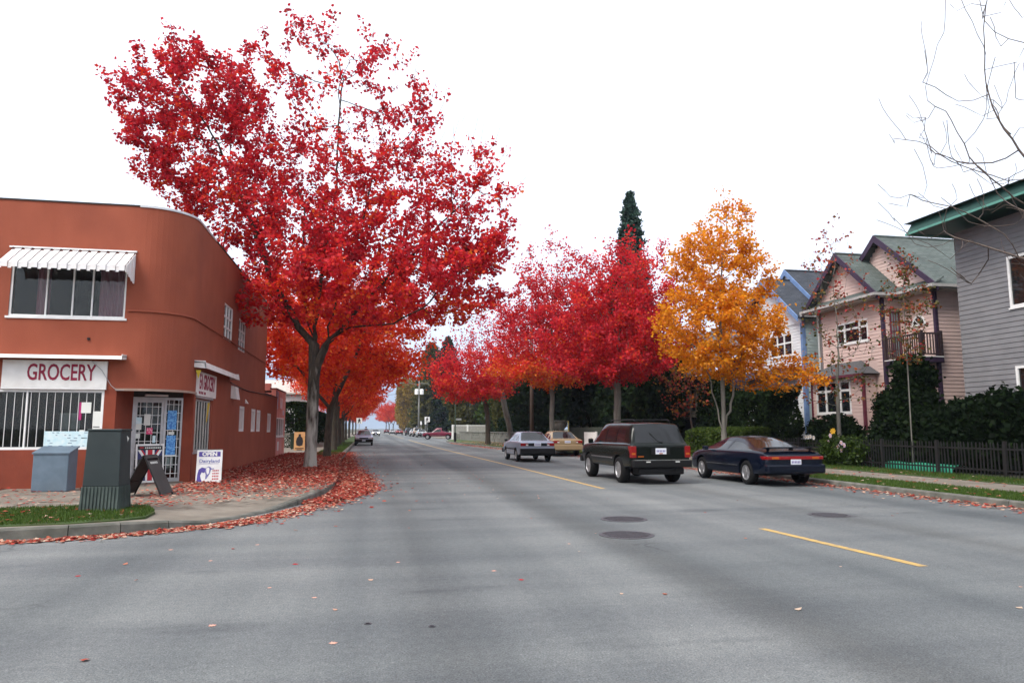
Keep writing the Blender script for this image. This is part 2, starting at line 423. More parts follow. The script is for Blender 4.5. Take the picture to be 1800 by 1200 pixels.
def manhole(x, y, r, label):
    t = thing('manhole_cover', label, 'manhole', (x, y, 0), 'manhole covers in the asphalt')
    MB().lathe([(r+.05, .001), (r+.05, .006), (r, .008), (r, .002)], (x, y, 0), 32).build('rim', M_iron, t)
    MB().lathe([(r-.012, .002), (r-.012, .007)], (x, y, 0), 32).build('lid', M_iron, t)
    b = MB(); n = 9
    for i in range(-n, n+1):
        for j in range(-n, n+1):
            px, py = i*r/n*.93, j*r/n*.93
            if px*px+py*py < (r*.9)**2: b.box((x+px-.012, y+py-.012, .006), (x+px+.012, y+py+.012, .012))
    b.build('tread', M_iron, t, kind='stuff')
manhole(4.2, 11.75, 0.34, 'round iron manhole cover, the farther of the pair beside each other in the left lane')
manhole(3.62, 10.02, 0.34, 'round iron manhole cover, the nearer of the pair beside each other in the left lane')
def blob_sheet(name, cx, cy, rx, ry, label, m, z=0.003, seed=1, n=26, rot=0):
    rr = random.Random(seed); P = []
    for k in range(n):
        a = 2*math.pi*k/n; q = rr.uniform(.72, 1.08); px, py = rx*math.cos(a)*q, ry*math.sin(a)*q
        P.append((cx+px*math.cos(rot)-py*math.sin(rot), cy+px*math.sin(rot)+py*math.cos(rot), z))
    o = MB().poly(P).build(name, m); o['kind'] = 'structure'; o['label'] = label; return o
M_tar2 = mat('worn_tar', (0.085, 0.088, 0.094), 0.8, (0.06, 0.062, 0.067), scale=5, detail=8)
manhole(7.92, 11.6, 0.30, 'round iron manhole cover set in a dark tar patch in the right lane')
blob_sheet('tar_patch', 7.92, 11.6, 0.46, 0.40, 'dark tar patch round the manhole in the right lane', M_tar2, z=.0025, seed=4)
for (x, y) in ((0.02, 5.92), (0.5, 5.75)):
    t = MB().lathe([(.018, .001), (.018, .006), (.028, .006), (.028, .001)], (x, y, 0), 16).build('survey_washer', M_iron)
    tag(t, 'tiny dark ring lying on the near asphalt', 'ring', 'tiny rings on the asphalt')
# ================================================================ corner grocery
M_stucco = mat('red_stucco', (0.305, 0.074, 0.036), 0.82, (0.262, 0.060, 0.028), scale=1.6, detail=8, bump=0.28, bscale=38, dirt=(0.17, 0.036, 0.018), dscale=0.7, damt=0.5, stretch=(1, 1, .5))
M_block = mat('red_block', (0.235, 0.046, 0.021), 0.85, (0.20, 0.038, 0.017), scale=3, bump=0.25, bscale=45, dirt=(0.13, 0.03, 0.018), dscale=1.2, damt=0.45)
M_white = mat('white_paint', (0.80, 0.80, 0.78), 0.5, (0.72, 0.72, 0.70), scale=4, detail=8, dirt=(0.5, 0.47, 0.42), dscale=3, damt=0.35)
M_wood_w = mat('white_trim', (0.78, 0.78, 0.77), 0.5, (0.70, 0.70, 0.69), scale=5)
M_alu = mat('aluminium', (0.50, 0.51, 0.52), 0.4, (0.42, 0.43, 0.44), scale=8, metal=0.5)
M_awn = mat('awning_metal', (0.80, 0.80, 0.80), 0.45, (0.74, 0.73, 0.73), scale=6, detail=6, dirt=(0.42, 0.24, 0.10), dscale=6, damt=0.22)
M_signred = mat('sign_red', (0.28, 0.012, 0.045), 0.6)
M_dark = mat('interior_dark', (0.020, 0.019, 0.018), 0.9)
M_curt = mat('pink_curtain', (0.66, 0.30, 0.36), 0.9, (0.52, 0.20, 0.26), scale=3, stretch=(12, 12, .2))
M_paper = mat('paper', (0.72, 0.74, 0.70), 0.8, (0.64, 0.67, 0.63), scale=3)
M_blue = mat('poster_blue', (0.05, 0.20, 0.55), 0.6, (0.16, 0.42, 0.74), scale=22, detail=3, lo=.45, hi=.55)
M_lblue = mat('poster_pale', (0.50, 0.70, 0.76), 0.7, (0.66, 0.78, 0.80), scale=10, detail=3)
M_pinkc = mat('card_pink', (0.62, 0.05, 0.16), 0.6, (0.75, 0.40, 0.45), scale=30, detail=2, lo=.45, hi=.5)
M_black = mat('black_print', (0.012, 0.012, 0.014), 0.5)
M_navy = mat('navy_print', (0.02, 0.022, 0.11), 0.5)
M_redp = mat('red_print', (0.48, 0.012, 0.025), 0.5)
M_viol = mat('violet_print', (0.085, 0.06, 0.30), 0.5)
M_flash = mat('metal_flashing', (0.66, 0.67, 0.69), 0.4, metal=0.2)
M_darkcap = mat('tar_edge', (0.04, 0.035, 0.033), 0.8)

def clear_glass(name, tint=(0.85, 0.9, 0.9), f0=1.5):
    m = bpy.data.materials.new(name); m.use_nodes = True; t = m.node_tree; t.nodes.clear()
    tr = nd(t, 'ShaderNodeBsdfTransparent'); tr.inputs[0].default_value = (*tint, 1)
    gl = nd(t, 'ShaderNodeBsdfGlossy'); gl.inputs['Roughness'].default_value = 0.02
    fr = nd(t, 'ShaderNodeFresnel'); fr.inputs['IOR'].default_value = f0
    mx = nd(t, 'ShaderNodeMixShader'); o = nd(t, 'ShaderNodeOutputMaterial')
    t.links.new(fr.outputs[0], mx.inputs[0]); t.links.new(tr.outputs[0], mx.inputs[1]); t.links.new(gl.outputs[0], mx.inputs[2]); t.links.new(mx.outputs[0], o.inputs[0])
    return m
M_glass = clear_glass('window_glass', (0.8, 0.84, 0.84), 1.42)
M_dglass = glass('dark_glass', (0.012, 0.014, 0.016), 0.05)

def wall_cells(mb, o, u, L, z0, z1, holes, n, th):
    """wall standing on line o + u*s (0..L), outer face towards n, with rectangular holes (s0, s1, za, zb)"""
    o = Vector(o); u = Vector(u).normalized(); n = Vector(n).normalized()
    S = sorted({0, L, *[h[0] for h in holes], *[h[1] for h in holes]}); Z = sorted({z0, z1, *[h[2] for h in holes], *[h[3] for h in holes]})
    S = [s for s in S if 0 <= s <= L]; Z = [z for z in Z if z0 <= z <= z1]
    # merge cells in vertical runs
    for i in range(len(S)-1):
        j = 0
        while j < len(Z)-1:
            sm, zm = (S[i]+S[i+1])/2, (Z[j]+Z[j+1])/2
            if any(h[0] < sm < h[1] and h[2] < zm < h[3] for h in holes): j += 1; continue
            k = j
            while k+1 < len(Z)-1 and not any(h[0] < sm < h[1] and h[2] < (Z[k+1]+Z[k+2])/2 < h[3] for h in holes): k += 1
            p = o + u*S[i]
            mb.obox((p.x, p.y, Z[j]), -n*th, u*(S[i+1]-S[i]), (0, 0, Z[k+1]-Z[j])) if n.cross(u).z < 0 else mb.obox((p.x, p.y, Z[j]), u*(S[i+1]-S[i]), -n*th, (0, 0, Z[k+1]-Z[j]))
            j = k+1
    return mb

def window(parent, o, u, n, s0, s1, z0, z1, m_frame, m_pane, cols=(), rows=(), fw=0.06, depth=0.05, recess=0.04, name='window', sill=0.0, bw=0.035):
    """frame, panes between the mullions; o,u,n as in wall_cells; cols/rows: mullion positions as fractions"""
    o = Vector(o); u = Vector(u).normalized(); n = Vector(n).normalized()
    def bx(mb, a, b, za, zb, d0, d1):
        p = o + u*a - n*d0; mb.obox((p.x, p.y, za), u*(b-a), -n*(d1-d0), (0, 0, zb-za))
    b = MB()
    bx(b, s0, s1, z0, z0+fw, recess-.01, recess+depth); bx(b, s0, s1, z1-fw, z1, recess-.01, recess+depth)
    bx(b, s0, s0+fw, z0+fw, z1-fw, recess-.01, recess+depth); bx(b, s1-fw, s1, z0+fw, z1-fw, recess-.01, recess+depth)
    f = b.build(name, m_frame, parent)
    cs = [0]+list(cols)+[1]; rs = [0]+list(rows)+[1]
    W, H = s1-s0-2*fw, z1-z0-2*fw
    for c in cols:
        b = MB(); a = s0+fw+W*c; bx(b, a-bw/2, a+bw/2, z0+fw, z1-fw, recess-.006, recess+depth*.8); b.build('mullion', m_frame, f)
    for r in rows:
        b = MB(); a = z0+fw+H*r; bx(b, s0+fw, s1-fw, a-bw/2, a+bw/2, recess-.002, recess+depth*.7); b.build('glazing_bar', m_frame, f)
    for i in range(len(cs)-1):
        for j in range(len(rs)-1):
            b = MB(); bx(b, s0+fw+W*cs[i], s0+fw+W*cs[i+1], z0+fw+H*rs[j], z0+fw+H*rs[j+1], recess+depth*.45, recess+depth*.5); b.build('pane', m_pane, f)
    if sill:
        b = MB(); bx(b, s0-.05, s1+.05, z0-.05, z0, -sill, recess); b.build('sill', m_frame, f)
    return f

ST = thing('corner_store', 'red stucco corner grocery with rounded corner, signs and barred door', 'building', (-8, 24, 0))
FX, FY = -4.47, 18.5      # side wall plane, front wall plane
RC = 1.1                  # corner radius
ZB, ZT = 2.42, 6.88
# upper storey
b = MB()
wall_cells(b, (-18, FY, 0), (1, 0, 0), 18+FX-RC, ZB, ZT, [(9.7, 12.2, 4.10, 5.50)], (0, -1, 0), 0.25)
N = 14
for i in range(N):
    a0, a1 = -math.pi/2 + math.pi/2*i/N, -math.pi/2 + math.pi/2*(i+1)/N
    c = (FX-RC, FY+RC)
    q = [(c[0]+RC*math.cos(a0), c[1]+RC*math.sin(a0)), (c[0]+RC*math.cos(a1), c[1]+RC*math.sin(a1)), (c[0]+(RC-.25)*math.cos(a1), c[1]+(RC-.25)*math.sin(a1)), (c[0]+(RC-.25)*math.cos(a0), c[1]+(RC-.25)*math.sin(a0))]
    b.prism(q, ZB, ZT)
wall_cells(b, (FX, FY+RC, 0), (0, 1, 0), 32.4-FY-RC, ZB, ZT, [(23.25-FY-RC, 24.65-FY-RC, 4.26, 5.36), (25.8-FY-RC, 27.15-FY-RC, 4.18, 5.26)], (1, 0, 0), 0.25)
b.box((-18, 32.4, 0.1), (FX-.002, 32.6, ZT)); b.box((-18.2, FY, 0.1), (-18.0, 32.6, ZT))
b.build('upper_wall', M_stucco, ST)
def arc(r, n=14): return [(FX-RC+r*math.cos(-math.pi/2+math.pi/2*k/n), FY+RC+r*math.sin(-math.pi/2+math.pi/2*k/n)) for k in range(n+1)]
poly = [(-17.8, FY+.2)] + arc(RC-.2) + [(FX-.2, 32.4), (-17.8, 32.4)]
MB().prism(poly, 6.3, 6.4).build('roof', M_darkcap, ST)
poly2 = [(-18+.3, FY+.12)] + arc(RC-.12) + [(FX-.12, 32.3), (-17.7, 32.3)]
MB().prism(poly2, ZB+.01, ZB+.12).build('floor_slab', M_block, ST)
# parapet edge: dark strip, pale flashing round the corner
def ring_strip(r0, r1, z0, z1, ptsA, ptsB):
    m = MB(); n = len(ptsA)
    V = [(p[0], p[1], z0) for p in ptsA]+[(p[0], p[1], z0) for p in ptsB]+[(p[0], p[1], z1) for p in ptsA]+[(p[0], p[1], z1) for p in ptsB]
    F = []
    for i in range(n-1):
        F += [(i, i+1, 2*n+i+1, 2*n+i), (n+i+1, n+i, 3*n+i, 3*n+i+1), (2*n+i, 2*n+i+1, 3*n+i+1, 3*n+i), (i+1, i, n+i, n+i+1)]
    F += [(0, 2*n, 3*n, n), (n-1, 2*n-1, 4*n-1, 3*n-1)]
    return m.add(V, F)
A = [(-5.6, FY-.025)] + arc(RC+.025) + [(FX+.025, 21.6)]; Bq = [(-5.6, FY+.28)] + arc(RC-.28) + [(FX-.28, 21.6)]
ring_strip(0, 0, ZT-.035, ZT+.02, A, Bq).build('flashing', M_flash, ST, bevel=.004)
MB().box((-18.2, FY-.02, ZT-.02), (-5.602, FY+.27, ZT+.015)).build('parapet_edge', M_darkcap, ST)
MB().box((FX-.27, 21.602, ZT-.02), (FX+.02, 32.6, ZT+.015)).build('parapet_edge', M_darkcap, ST)
# plaster ledge at first-floor level
A = [(-5.74, FY-.035)] + arc(RC+.035) + [(FX+.035, 32.4)]; Bq = [(-5.74, FY+.002)] + arc(RC-.002) + [(FX-.002, 32.4)]
ring_strip(0, 0, 4.27, 4.315, A, Bq).build('ledge', M_stucco, ST, bevel=.012)
# lip of the overhang
A = [(-5.9, FY-.03)] + arc(RC+.03) + [(FX+.03, 21.0)]; Bq = [(-5.9, FY+.004)] + arc(RC-.004) + [(FX-.004, 21.0)]
ring_strip(0, 0, ZB-.035, ZB+.02, A, Bq).build('drip_edge', mat('weathered_trim', (.36, .25, .2), .7), ST)

# lower storey
b = MB()
wall_cells(b, (-18, FY, 0), (1, 0, 0), 18-5.87, 0.1, ZB, [(8.6, 11.87, 1.02, 2.40)], (0, -1, 0), 0.22)
b.build('front_wall', M_block, ST)
A0, A1 = Vector((-5.74, 19.33, 0)), Vector((-4.72, 19.93, 0))
uD = (A1-A0).normalized(); nD = Vector((uD.y, -uD.x, 0)); WD = (A1-A0).length
MB().prism([(-5.87, FY+.222), (-5.868, FY+.02), (A0.x-.0, A0.y), (A0.x-.2, A0.y+.12)], 0.1, ZB).build('door_reveal', M_block, ST)
MB().prism([(A1.x+.002, A1.y-.01), (FX, 19.9), (FX, 20.0), (A1.x-.1, 20.0)], 0.1, ZB).build('corner_post', M_block, ST)
b = MB()
wall_cells(b, (FX, 20.002, 0), (0, 1, 0), 36.8-20.002, 0.0, ZB, [(20.12-20.002, 22.0-20.002, .90, 2.28), (26.65-20.002, 27.75-20.002, 1.40, 2.29), (29.25-20.002, 30.35-20.002, 1.38, 2.26), (30.6-20.002, 31.7-20.002, 1.38, 2.25), (33.7-20.002, 35.0-20.002, 1.34, 2.18)], (1, 0, 0), 0.22)
b.build('side_wall', M_stucco, ST)
b = MB(); b.box((FX-.22, 32.602, ZB), (FX, 36.8, 3.0)); b.box((-18, 36.8, 0), (FX-.002, 37.0, 3.0)); b.box((-18, 32.6, 2.85), (FX-.222, 36.8, 2.95)); b.build('annex_wall', M_stucco, ST)
MB().box((FX-.25, 32.6, 3.0), (FX+.02, 37.02, 3.03)).build('parapet_edge', M_darkcap, ST)
MB().prism([(-17.7, FY+.3), (-6.2, FY+.3), (-5.6, 20.3), (-4.8, 20.4), (-4.8, 36.6), (-17.7, 36.6)], .10, .14).build('floor', M_dark, ST)
# recessed panel on the side wall beside the window
MB().box((FX-.001, 22.15, .4), (FX+.012, 23.2, 2.3)).build('wall_panel', M_stucco, ST)
# upper front window: frame, sliding panes, curtain
f = window(ST, (-18, FY, 0), (1, 0, 0), (0, -1, 0), 9.7, 12.2, 4.10, 5.50, M_wood_w, M_glass, cols=(.30, .535, .71), fw=.045, depth=.06, recess=.03, sill=.03)
cb = MB(); x0, x1 = -6.42, -5.85
for k in range(24):
    a, c = x0+(x1-x0)*k/24, x0+(x1-x0)*(k+1)/24
    ya, yc = FY+.13+.03*math.sin(k*1.35), FY+.13+.03*math.sin((k+1)*1.35)
    cb.add([(a, ya, 4.12), (c, yc, 4.12), (c, yc, 5.48), (a, ya, 5.48)], [(0, 1, 2, 3)])
cb.build('curtain', M_curt, ST, smooth=True)
cb = MB()
for k in range(10):
    a, c = -7.8+.28*k/10, -7.8+.28*(k+1)/10
    cb.add([(a, FY+.20+.03*math.sin(k*1.3), 4.12), (c, FY+.20+.03*math.sin((k+1)*1.3), 4.12), (c, FY+.20+.03*math.sin((k+1)*1.3), 5.48), (a, FY+.20+.03*math.sin(k*1.3), 5.48)], [(0, 1, 2, 3)])
cb.build('curtain', M_curt, ST, smooth=True)
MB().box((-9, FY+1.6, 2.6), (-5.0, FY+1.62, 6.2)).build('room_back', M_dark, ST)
# awning: ribbed slats, stepped side cheek
AW = thing('window_awning', 'white ribbed metal awning over the upper window', 'awning', (-7, FY, 5.7))
xs, w = -8.32, 0.204; nS = 13
yw, yf, zw, zf = FY-.01, FY-.62, 5.70, 5.27
for k in range(nS):
    a = xs+k*w
    for (o0, o1, dz) in ((.0, .075, -.028), (.075, w, 0)):
        b = MB(); p = [(a+o0, yw, zw+dz), (a+o1, yw, zw+dz), (a+o1, yf, zf+dz), (a+o0, yf, zf+dz)]
        b.slab(p, (0, 0, -.012)) 
        yy = yf-.012 if dz == 0 else yf+.006
        b.obox((a+o0+.002, yy, zf+dz-.135), (o1-o0-.004, 0, 0), (0, .012, 0), (0, 0, .135))
        b.build('slat', M_awn, AW)
    MB().box((a+.012, yw-.03, zw+.0), (a+.055, yw-.015, zw+.018)).build('slot', M_black, AW)
MB().box((xs-.05, yw-.03, zw+.012), (xs+nS*w+.06, yw+.005, zw+.05)).build('head_rail', M_awn, AW)
xr = xs+nS*w+.012
for k in range(6):
    t0, t1 = k/6, (k+1)/6
    ya, yb = yf+(yw-yf)*t0, yf+(yw-yf)*t1
    zta, ztb = zf+(zw-zf)*t0, zf+(zw-zf)*t1
    lo = 5.14-.19*t1*1.0
    off = .012 if k % 2 else 0
    MB().slab([(xr+off, ya, lo), (xr+off, yb, lo-.0), (xr+off, yb, ztb-.02), (xr+off, ya, zta-.02)], (.012, 0, 0)).build('cheek_slat', M_awn, AW)
# light troughs over the signs
def trough(p0, p1, n, z0, z1, d, name='sign_canopy'):
    p0, p1, n = Vector(p0), Vector(p1), Vector(n)
    u = (p1-p0)
    b = MB()
    pts = [p0+Vector((0, 0, z1)), p0+n*d*.9+Vector((0, 0, z1-.02)), p0+n*d+Vector((0, 0, z0)), p0+n*(d-.02)+Vector((0, 0, z0)), p0+n*(d*.9-.02)+Vector((0, 0, z1-.04)), p0+Vector((0, 0, z1-.03))]
    b.slab(pts, u)
    for e in (p0, p1-u.normalized()*.012):
        b.slab([e+Vector((0, 0, z1+.03)), e+n*d*.9+Vector((0, 0, z1+.02)), e+n*(d+.01)+Vector((0, 0, z0-.01)), e+Vector((0, 0, z0+.02))], u.normalized()*.012)
    return b.build(name, M_white, ST)
trough((-17.5, FY, 0), (-5.70, FY, 0), (0, -1, 0), 3.10, 3.20, .34)
trough((FX, 19.75, 0), (FX, 24.6, 0), (1, 0, 0), 3.05, 3.22, .30)
# sign boards
sg = MB().box((-8.3, FY-.05, 2.45), (-6.09, FY-.002, 3.07)).build('sign_board', M_white, ST)
lettering('GROCERY', 0.53, M_signred, ST, (-7.06, FY-.053, 2.78), (1, 0, 0), (0, 0, 1), sx=.60, bold=.008)
MB().box((-8.3, FY-.06, 2.405), (-6.09, FY-.004, 2.447)).build('sign_rail', M_wood_w, ST)
sg = MB().box((FX+.002, 20.05, 2.36), (FX+.05, 22.35, 3.0)).build('sign_board', M_white, ST)
lettering('EA GROCERY', 0.56, M_signred, ST, (FX+.053, 21.17, 2.72), (0, 1, 0), (0, 0, 1), sx=.56, bold=.012)
for k, (ya, yb) in enumerate(((20.2, 20.35), (20.4, 20.52), (20.56, 20.7), (20.8, 21.0))):
    MB().box((FX+.05, ya, 2.41), (FX+.054, yb, 2.48)).build('lettering_mark', M_signred, ST)
MB().slab([(FX+.03, 19.82, 3.0), (FX+.16, 19.82, 3.0), (FX+.10, 19.82, 2.78)], (0, .01, 0)).build('pennant', mat('pennant_yellow', (.75, .6, .05), .6), ST)
MB().box((FX-.06, 20.1, 2.30), (FX+.045, 22.05, 2.35)).build('sign_rail', M_alu, ST)
# shop window on the front: frame, bars, papers
f = window(ST, (-18, FY, 0), (1, 0, 0), (0, -1, 0), 8.6, 11.87, 1.02, 2.40, M_wood_w, M_glass, cols=(.5,), fw=.06, depth=.07, recess=.02)
barm = MB().box((-.006, -.006, 0), (.006, .006, 1.24)).mesh('bar', M_wood_w)
for k in range(18):
    o = bpy.data.objects.new('bar', barm); link(o); o.parent = ST; o.location = Vector((-9.2+.168*k, FY+.035, 1.09)) - ORG[ST]
def card(x0, x1, z0, z1, m, y=FY+.02, name='paper_notice'):
    return MB().box((x0, y-.002, z0), (x1, y+.002, z1)).build(name, m, ST)
card(-6.61, -6.40, 1.86, 2.11, M_paper); card(-6.66, -6.60, 1.70, 2.11, mat('magenta', (.4, .02, .15), .6), FY+.026); card(-6.35, -6.17, 1.55, 1.90, M_paper); card(-6.35, -6.17, 1.30, 1.53, M_paper, FY+.024)
card(-7.1, -6.66, 1.46, 1.86, mat('dim_card', (.30, .32, .30), .8), FY+.14); card(-6.62, -6.52, 1.42, 1.47, M_paper)
card(-7.35, -6.42, 1.06, 1.44, M_lblue, FY+.016, 'poster')
rr = random.Random(3)
for k in range(22):
    x = rr.uniform(-7.3, -6.5); z = 1.10+.06*rr.randrange(6); card(x, x+rr.uniform(.03, .09), z, z+.014, mat('ink', (.12, .2, .3), .7), FY+.0125, 'ink_mark')
# doorway: frame, barred leaf, sidelight
DO = Vector((A0.x, A0.y, 0))
def dbox(mb, a, b_, za, zb, d0, d1):
    p = DO + uD*a + nD*d0; return mb.obox((p.x, p.y, za), uD*(b_-a), nD*(d1-d0), (0, 0, zb-za))
zd0, zd1 = 0.18, 2.28
split = WD*.64
b = MB()
dbox(b, 0, .05, zd0, zd1, -.09, 0); dbox(b, WD-.05, WD, zd0, zd1, -.09, 0); dbox(b, .05, WD-.05, zd1-.06, zd1, -.09, 0); dbox(b, split-.03, split+.03, zd0, zd1-.06, -.09, .005); dbox(b, .05, WD-.05, zd0, zd0+.09, -.09, -.002)
dfr = b.build('door_frame', M_alu, ST)
b = MB(); dbox(b, 0, WD, zd1+.002, ZB, -.09, -.01); b.build('door_head', M_darkcap, ST)
b = MB(); dbox(b, -.05, WD+.05, .14, .178, -.1, .12); b.build('door_step', M_conc, ST)
b = MB(); s0, s1 = .05, split-.03
dbox(b, s0, s0+.06, zd0+.09, zd1-.06, -.06, -.012); dbox(b, s1-.06, s1, zd0+.09, zd1-.06, -.06, -.012); dbox(b, s0+.06, s1-.06, zd1-.13, zd1-.06, -.06, -.012); dbox(b, s0+.06, s1-.06, zd0+.09, zd0+.26, -.06, -.012)
door = b.build('door', M_alu, ST)
b = MB(); dbox(b, s0+.06, s1-.06, zd0+.26, zd1-.13, -.045, -.04); b.build('pane', M_glass, door)
b = MB(); dbox(b, split+.03, WD-.05, zd0+.09, zd1-.06, -.05, -.045); b.build('pane', M_glass, dfr)
def grille(a, b_, z0, z1, nv, nh, par):
    for k in range(nv):
        m = MB(); x = a+(b_-a)*(k+.5)/nv; dbox(m, x-.007, x+.007, z0, z1, -.034, -.02); m.build('grille_bar', M_wood_w, par)
    for k in range(nh):
        m = MB(); z = z0+(z1-z0)*(k+.5)/nh; dbox(m, a, b_, z-.007, z+.007, -.019, -.006); m.build('grille_bar', M_wood_w, par)
grille(s0+.06, s1-.06, zd0+.26, zd1-.13, 4, 8, door); grille(split+.03, WD-.05, zd0+.09, zd1-.06, 3, 9, dfr)
b = MB(); dbox(b, s1-.07, s1-.045, 1.0, 1.30, -.005, .03); b.build('door_handle', M_alu, door)
b = MB(); dbox(b, s1-.09, s1-.07, .98, 1.33, -.004, .012); b.build('lock_plate', M_black, door)
def dcard(a, b_, z0, z1, m, par, d=-.003, name='paper_notice'):
    q = MB(); dbox(q, a, b_, z0, z1, d-.002, d); q.build(name, m, par)
W_ = split
dcard(.09, .22, 1.62, 1.78, M_lblue, door); dcard(.09, .22, 1.47, 1.62, M_paper, door); dcard(.27, .42, 1.58, 1.86, M_paper, door); dcard(.34, .48, 1.36, 1.52, M_pinkc, door); dcard(.10, .20, 1.26, 1.38, M_paper, door)
dcard(.49, .56, 1.15, 1.33, M_lblue, door)
dcard(split+.06, split+.28, 1.48, 1.96, M_blue, dfr, name='poster'); dcard(split+.06, split+.28, .84, 1.33, M_blue, dfr, name='poster'); dcard(split+.04, split+.30, .80, .845, M_paper, dfr); dcard(split+.10, split+.24, 1.35, 1.42, M_paper, dfr)
dcard(split+.08, split+.26, .52, .78, M_paper, dfr, -.055)
b = MB(); dbox(b, .25, .78, 2.30, 2.345, .02, .09); b.build('tube_light', M_wood_w, ST)
MB().box((-6.6, 20.9, .14), (-4.9, 20.92, 2.42)).build('dark_backing', M_dark, ST)  # near-black sheet standing in for the unlit interior behind the door
MB().box((-9.4, 19.9, .14), (-6.3, 19.92, 2.42)).build('dark_backing', M_dark, ST)  # the same dark stand-in for the unlit interior, behind the front window
# side window with tall white bars, small windows, vents
f = window(ST, (FX, 20.002, 0), (0, 1, 0), (1, 0, 0), 20.12-20.002, 22.0-20.002, .90, 2.28, M_alu, M_glass, cols=(.5,), fw=.05, depth=.06, recess=.04, sill=.04)
for k in range(6):
    y = 20.27+k*.32
    MB().box((FX-.03, y-.045, .95), (FX-.012, y+.045, 2.23)).build('shutter_slat', mat('grey_slat', (.50, .50, .46), .6), ST)
MB().slab([(FX-.010, 21.5, 1.68), (FX-.010, 21.6, 1.68), (FX-.010, 21.9, 2.22), (FX-.010, 21.6, 2.22)], (-.002, 0, 0)).build('poster', mat('poster_yellow', (.62, .45, .03), .6), ST)
MB().box((FX-.7, 20.45, .5), (FX-.68, 23.0, 2.4)).build('window_backing', mat('window_back', (.10, .09, .08), .9), ST)
M_blind = mat('white_blind', (.62, .60, .58), .7, (.52, .50, .48), scale=4)
for (ya, yb, za, zb) in ((26.65, 27.75, 1.40, 2.29), (29.25, 30.35, 1.38, 2.26), (30.6, 31.7, 1.38, 2.25), (33.7, 35.0, 1.34, 2.18)):
    window(ST, (FX, 20.002, 0), (0, 1, 0), (1, 0, 0), ya-20.002, yb-20.002, za, zb, M_wood_w, M_blind, fw=.09, depth=.05, recess=.03)
for (ya, yb, za, zb) in ((23.25, 24.65, 4.26, 5.36), (25.8, 27.15, 4.18, 5.26)):
    window(ST, (FX, FY+RC, 0), (0, 1, 0), (1, 0, 0), ya-FY-RC, yb-FY-RC, za, zb, M_wood_w, M_glass, cols=(.33, .66), rows=(.33, .66), fw=.05, depth=.06, recess=.02, bw=.05)
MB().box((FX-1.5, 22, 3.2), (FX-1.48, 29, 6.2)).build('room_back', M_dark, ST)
b = MB(); b.slab([(FX, 24.9, 2.90), (FX, 24.9, 2.48), (FX+.20, 24.9, 2.45), (FX+.13, 24.9, 2.86)], (0, .55, 0)); vt = b.build('vent_hood', M_white, ST)
b = MB(); b.slab([(FX, 27.7, 2.56), (FX, 27.7, 2.41), (FX+.10, 27.7, 2.40)], (0, .22, 0)); b.build('vent_hood', M_white, ST)
MB().tube([(FX+.02, 24.7, 2.98), (FX+.02, 26.4, 2.90), (FX+.02, 28.3, 2.88), (FX+.02, 30.2, 2.92), (FX+.02, 32.4, 2.95), (FX+.03, 34.5, 2.97)], .018, 6).build('cable', M_black, ST)
MB().tube([(-6.45, FY-.06, 3.08), (-6.2, FY-.07, 2.86), (-5.98, FY-.05, 2.5), (-5.85, FY-.04, 2.39), (-5.72, FY-.03, 2.40), (-5.68, FY-.02, 2.43)], .007, 5).build('cable', M_alu, ST)
MB().lathe([(.035, 0), (.03, -.05)], (-6.55, FY-.01, 3.62), 10, axis='z').build('pipe_stub', M_black, ST)

# ---------------- pink shop beyond the annex
PS = thing('pink_shop', 'low pink painted shop with mural and white window bars', 'building', (-8, 39, 0))
M_pinkw = mat('pink_wall', (0.56, 0.17, 0.13), 0.8, (0.60, 0.24, 0.20), scale=1.2, detail=5, bump=.15, dirt=(.62, .42, .42), dscale=.9, damt=.7)
M_lilac = mat('mural_lilac', (.42, .38, .50), .8, (.52, .46, .54), scale=2)
M_mgrey = mat('mural_grey', (.16, .15, .20), .8); M_mpale = mat('mural_pale', (.68, .55, .56), .8, (.6, .42, .42), scale=3)
b = MB(); wall_cells(b, (-4.55, 37.05, 0), (0, 1, 0), 4.0, 0, 3.42, [(.6, 3.6, 1.10, 2.05)], (1, 0, 0), .22)
b.box((-16, 41.05, 0), (-4.55-.002, 41.3, 3.42)); b.box((-16, 37.05, 0), (-4.8, 37.25, 3.7)); b.build('wall', M_pinkw, PS)
MB().box((-16, 37.05, 3.25), (-4.78, 41.2, 3.35)).build('roof', M_darkcap, PS)
MB().box((-4.85, 37.03, 3.42), (-4.52, 41.3, 3.48)).build('parapet_edge', mat('brown_edge', (.18, .06, .05), .7), PS)
def mural(pts, m): MB().slab([(-4.55+.001, p[0], p[1]) for p in pts], (.004, 0, 0)).build('mural_shape', m, PS)
mural([(37.1, 3.36), (37.5, 3.36), (37.35, 2.7), (37.1, 2.5)], M_mgrey); mural([(37.55, 3.34), (38.1, 3.34), (38.0, 2.5), (37.4, 2.4)], M_lilac)
mural([(37.2, 2.4), (37.55, 2.3), (37.5, 1.2), (37.15, .9)], M_mpale); mural([(38.6, 3.1), (40.0, 3.05), (39.8, 2.5), (38.8, 2.55)], M_mpale); mural([(40.0, 2.45), (40.7, 2.45), (40.6, 2.2), (40.1, 2.2)], M_lilac)
fr = window(PS, (-4.55, 37.05, 0), (0, 1, 0), (1, 0, 0), .6, 3.6, 1.10, 2.05, M_wood_w, M_dglass, cols=(.3, .6, .85), fw=.06, depth=.08, recess=.0, bw=.20, sill=.06)
MB().box((-4.55, 38.2, .4), (-4.53, 38.7, .85)).build('vent_panel', M_white, PS)
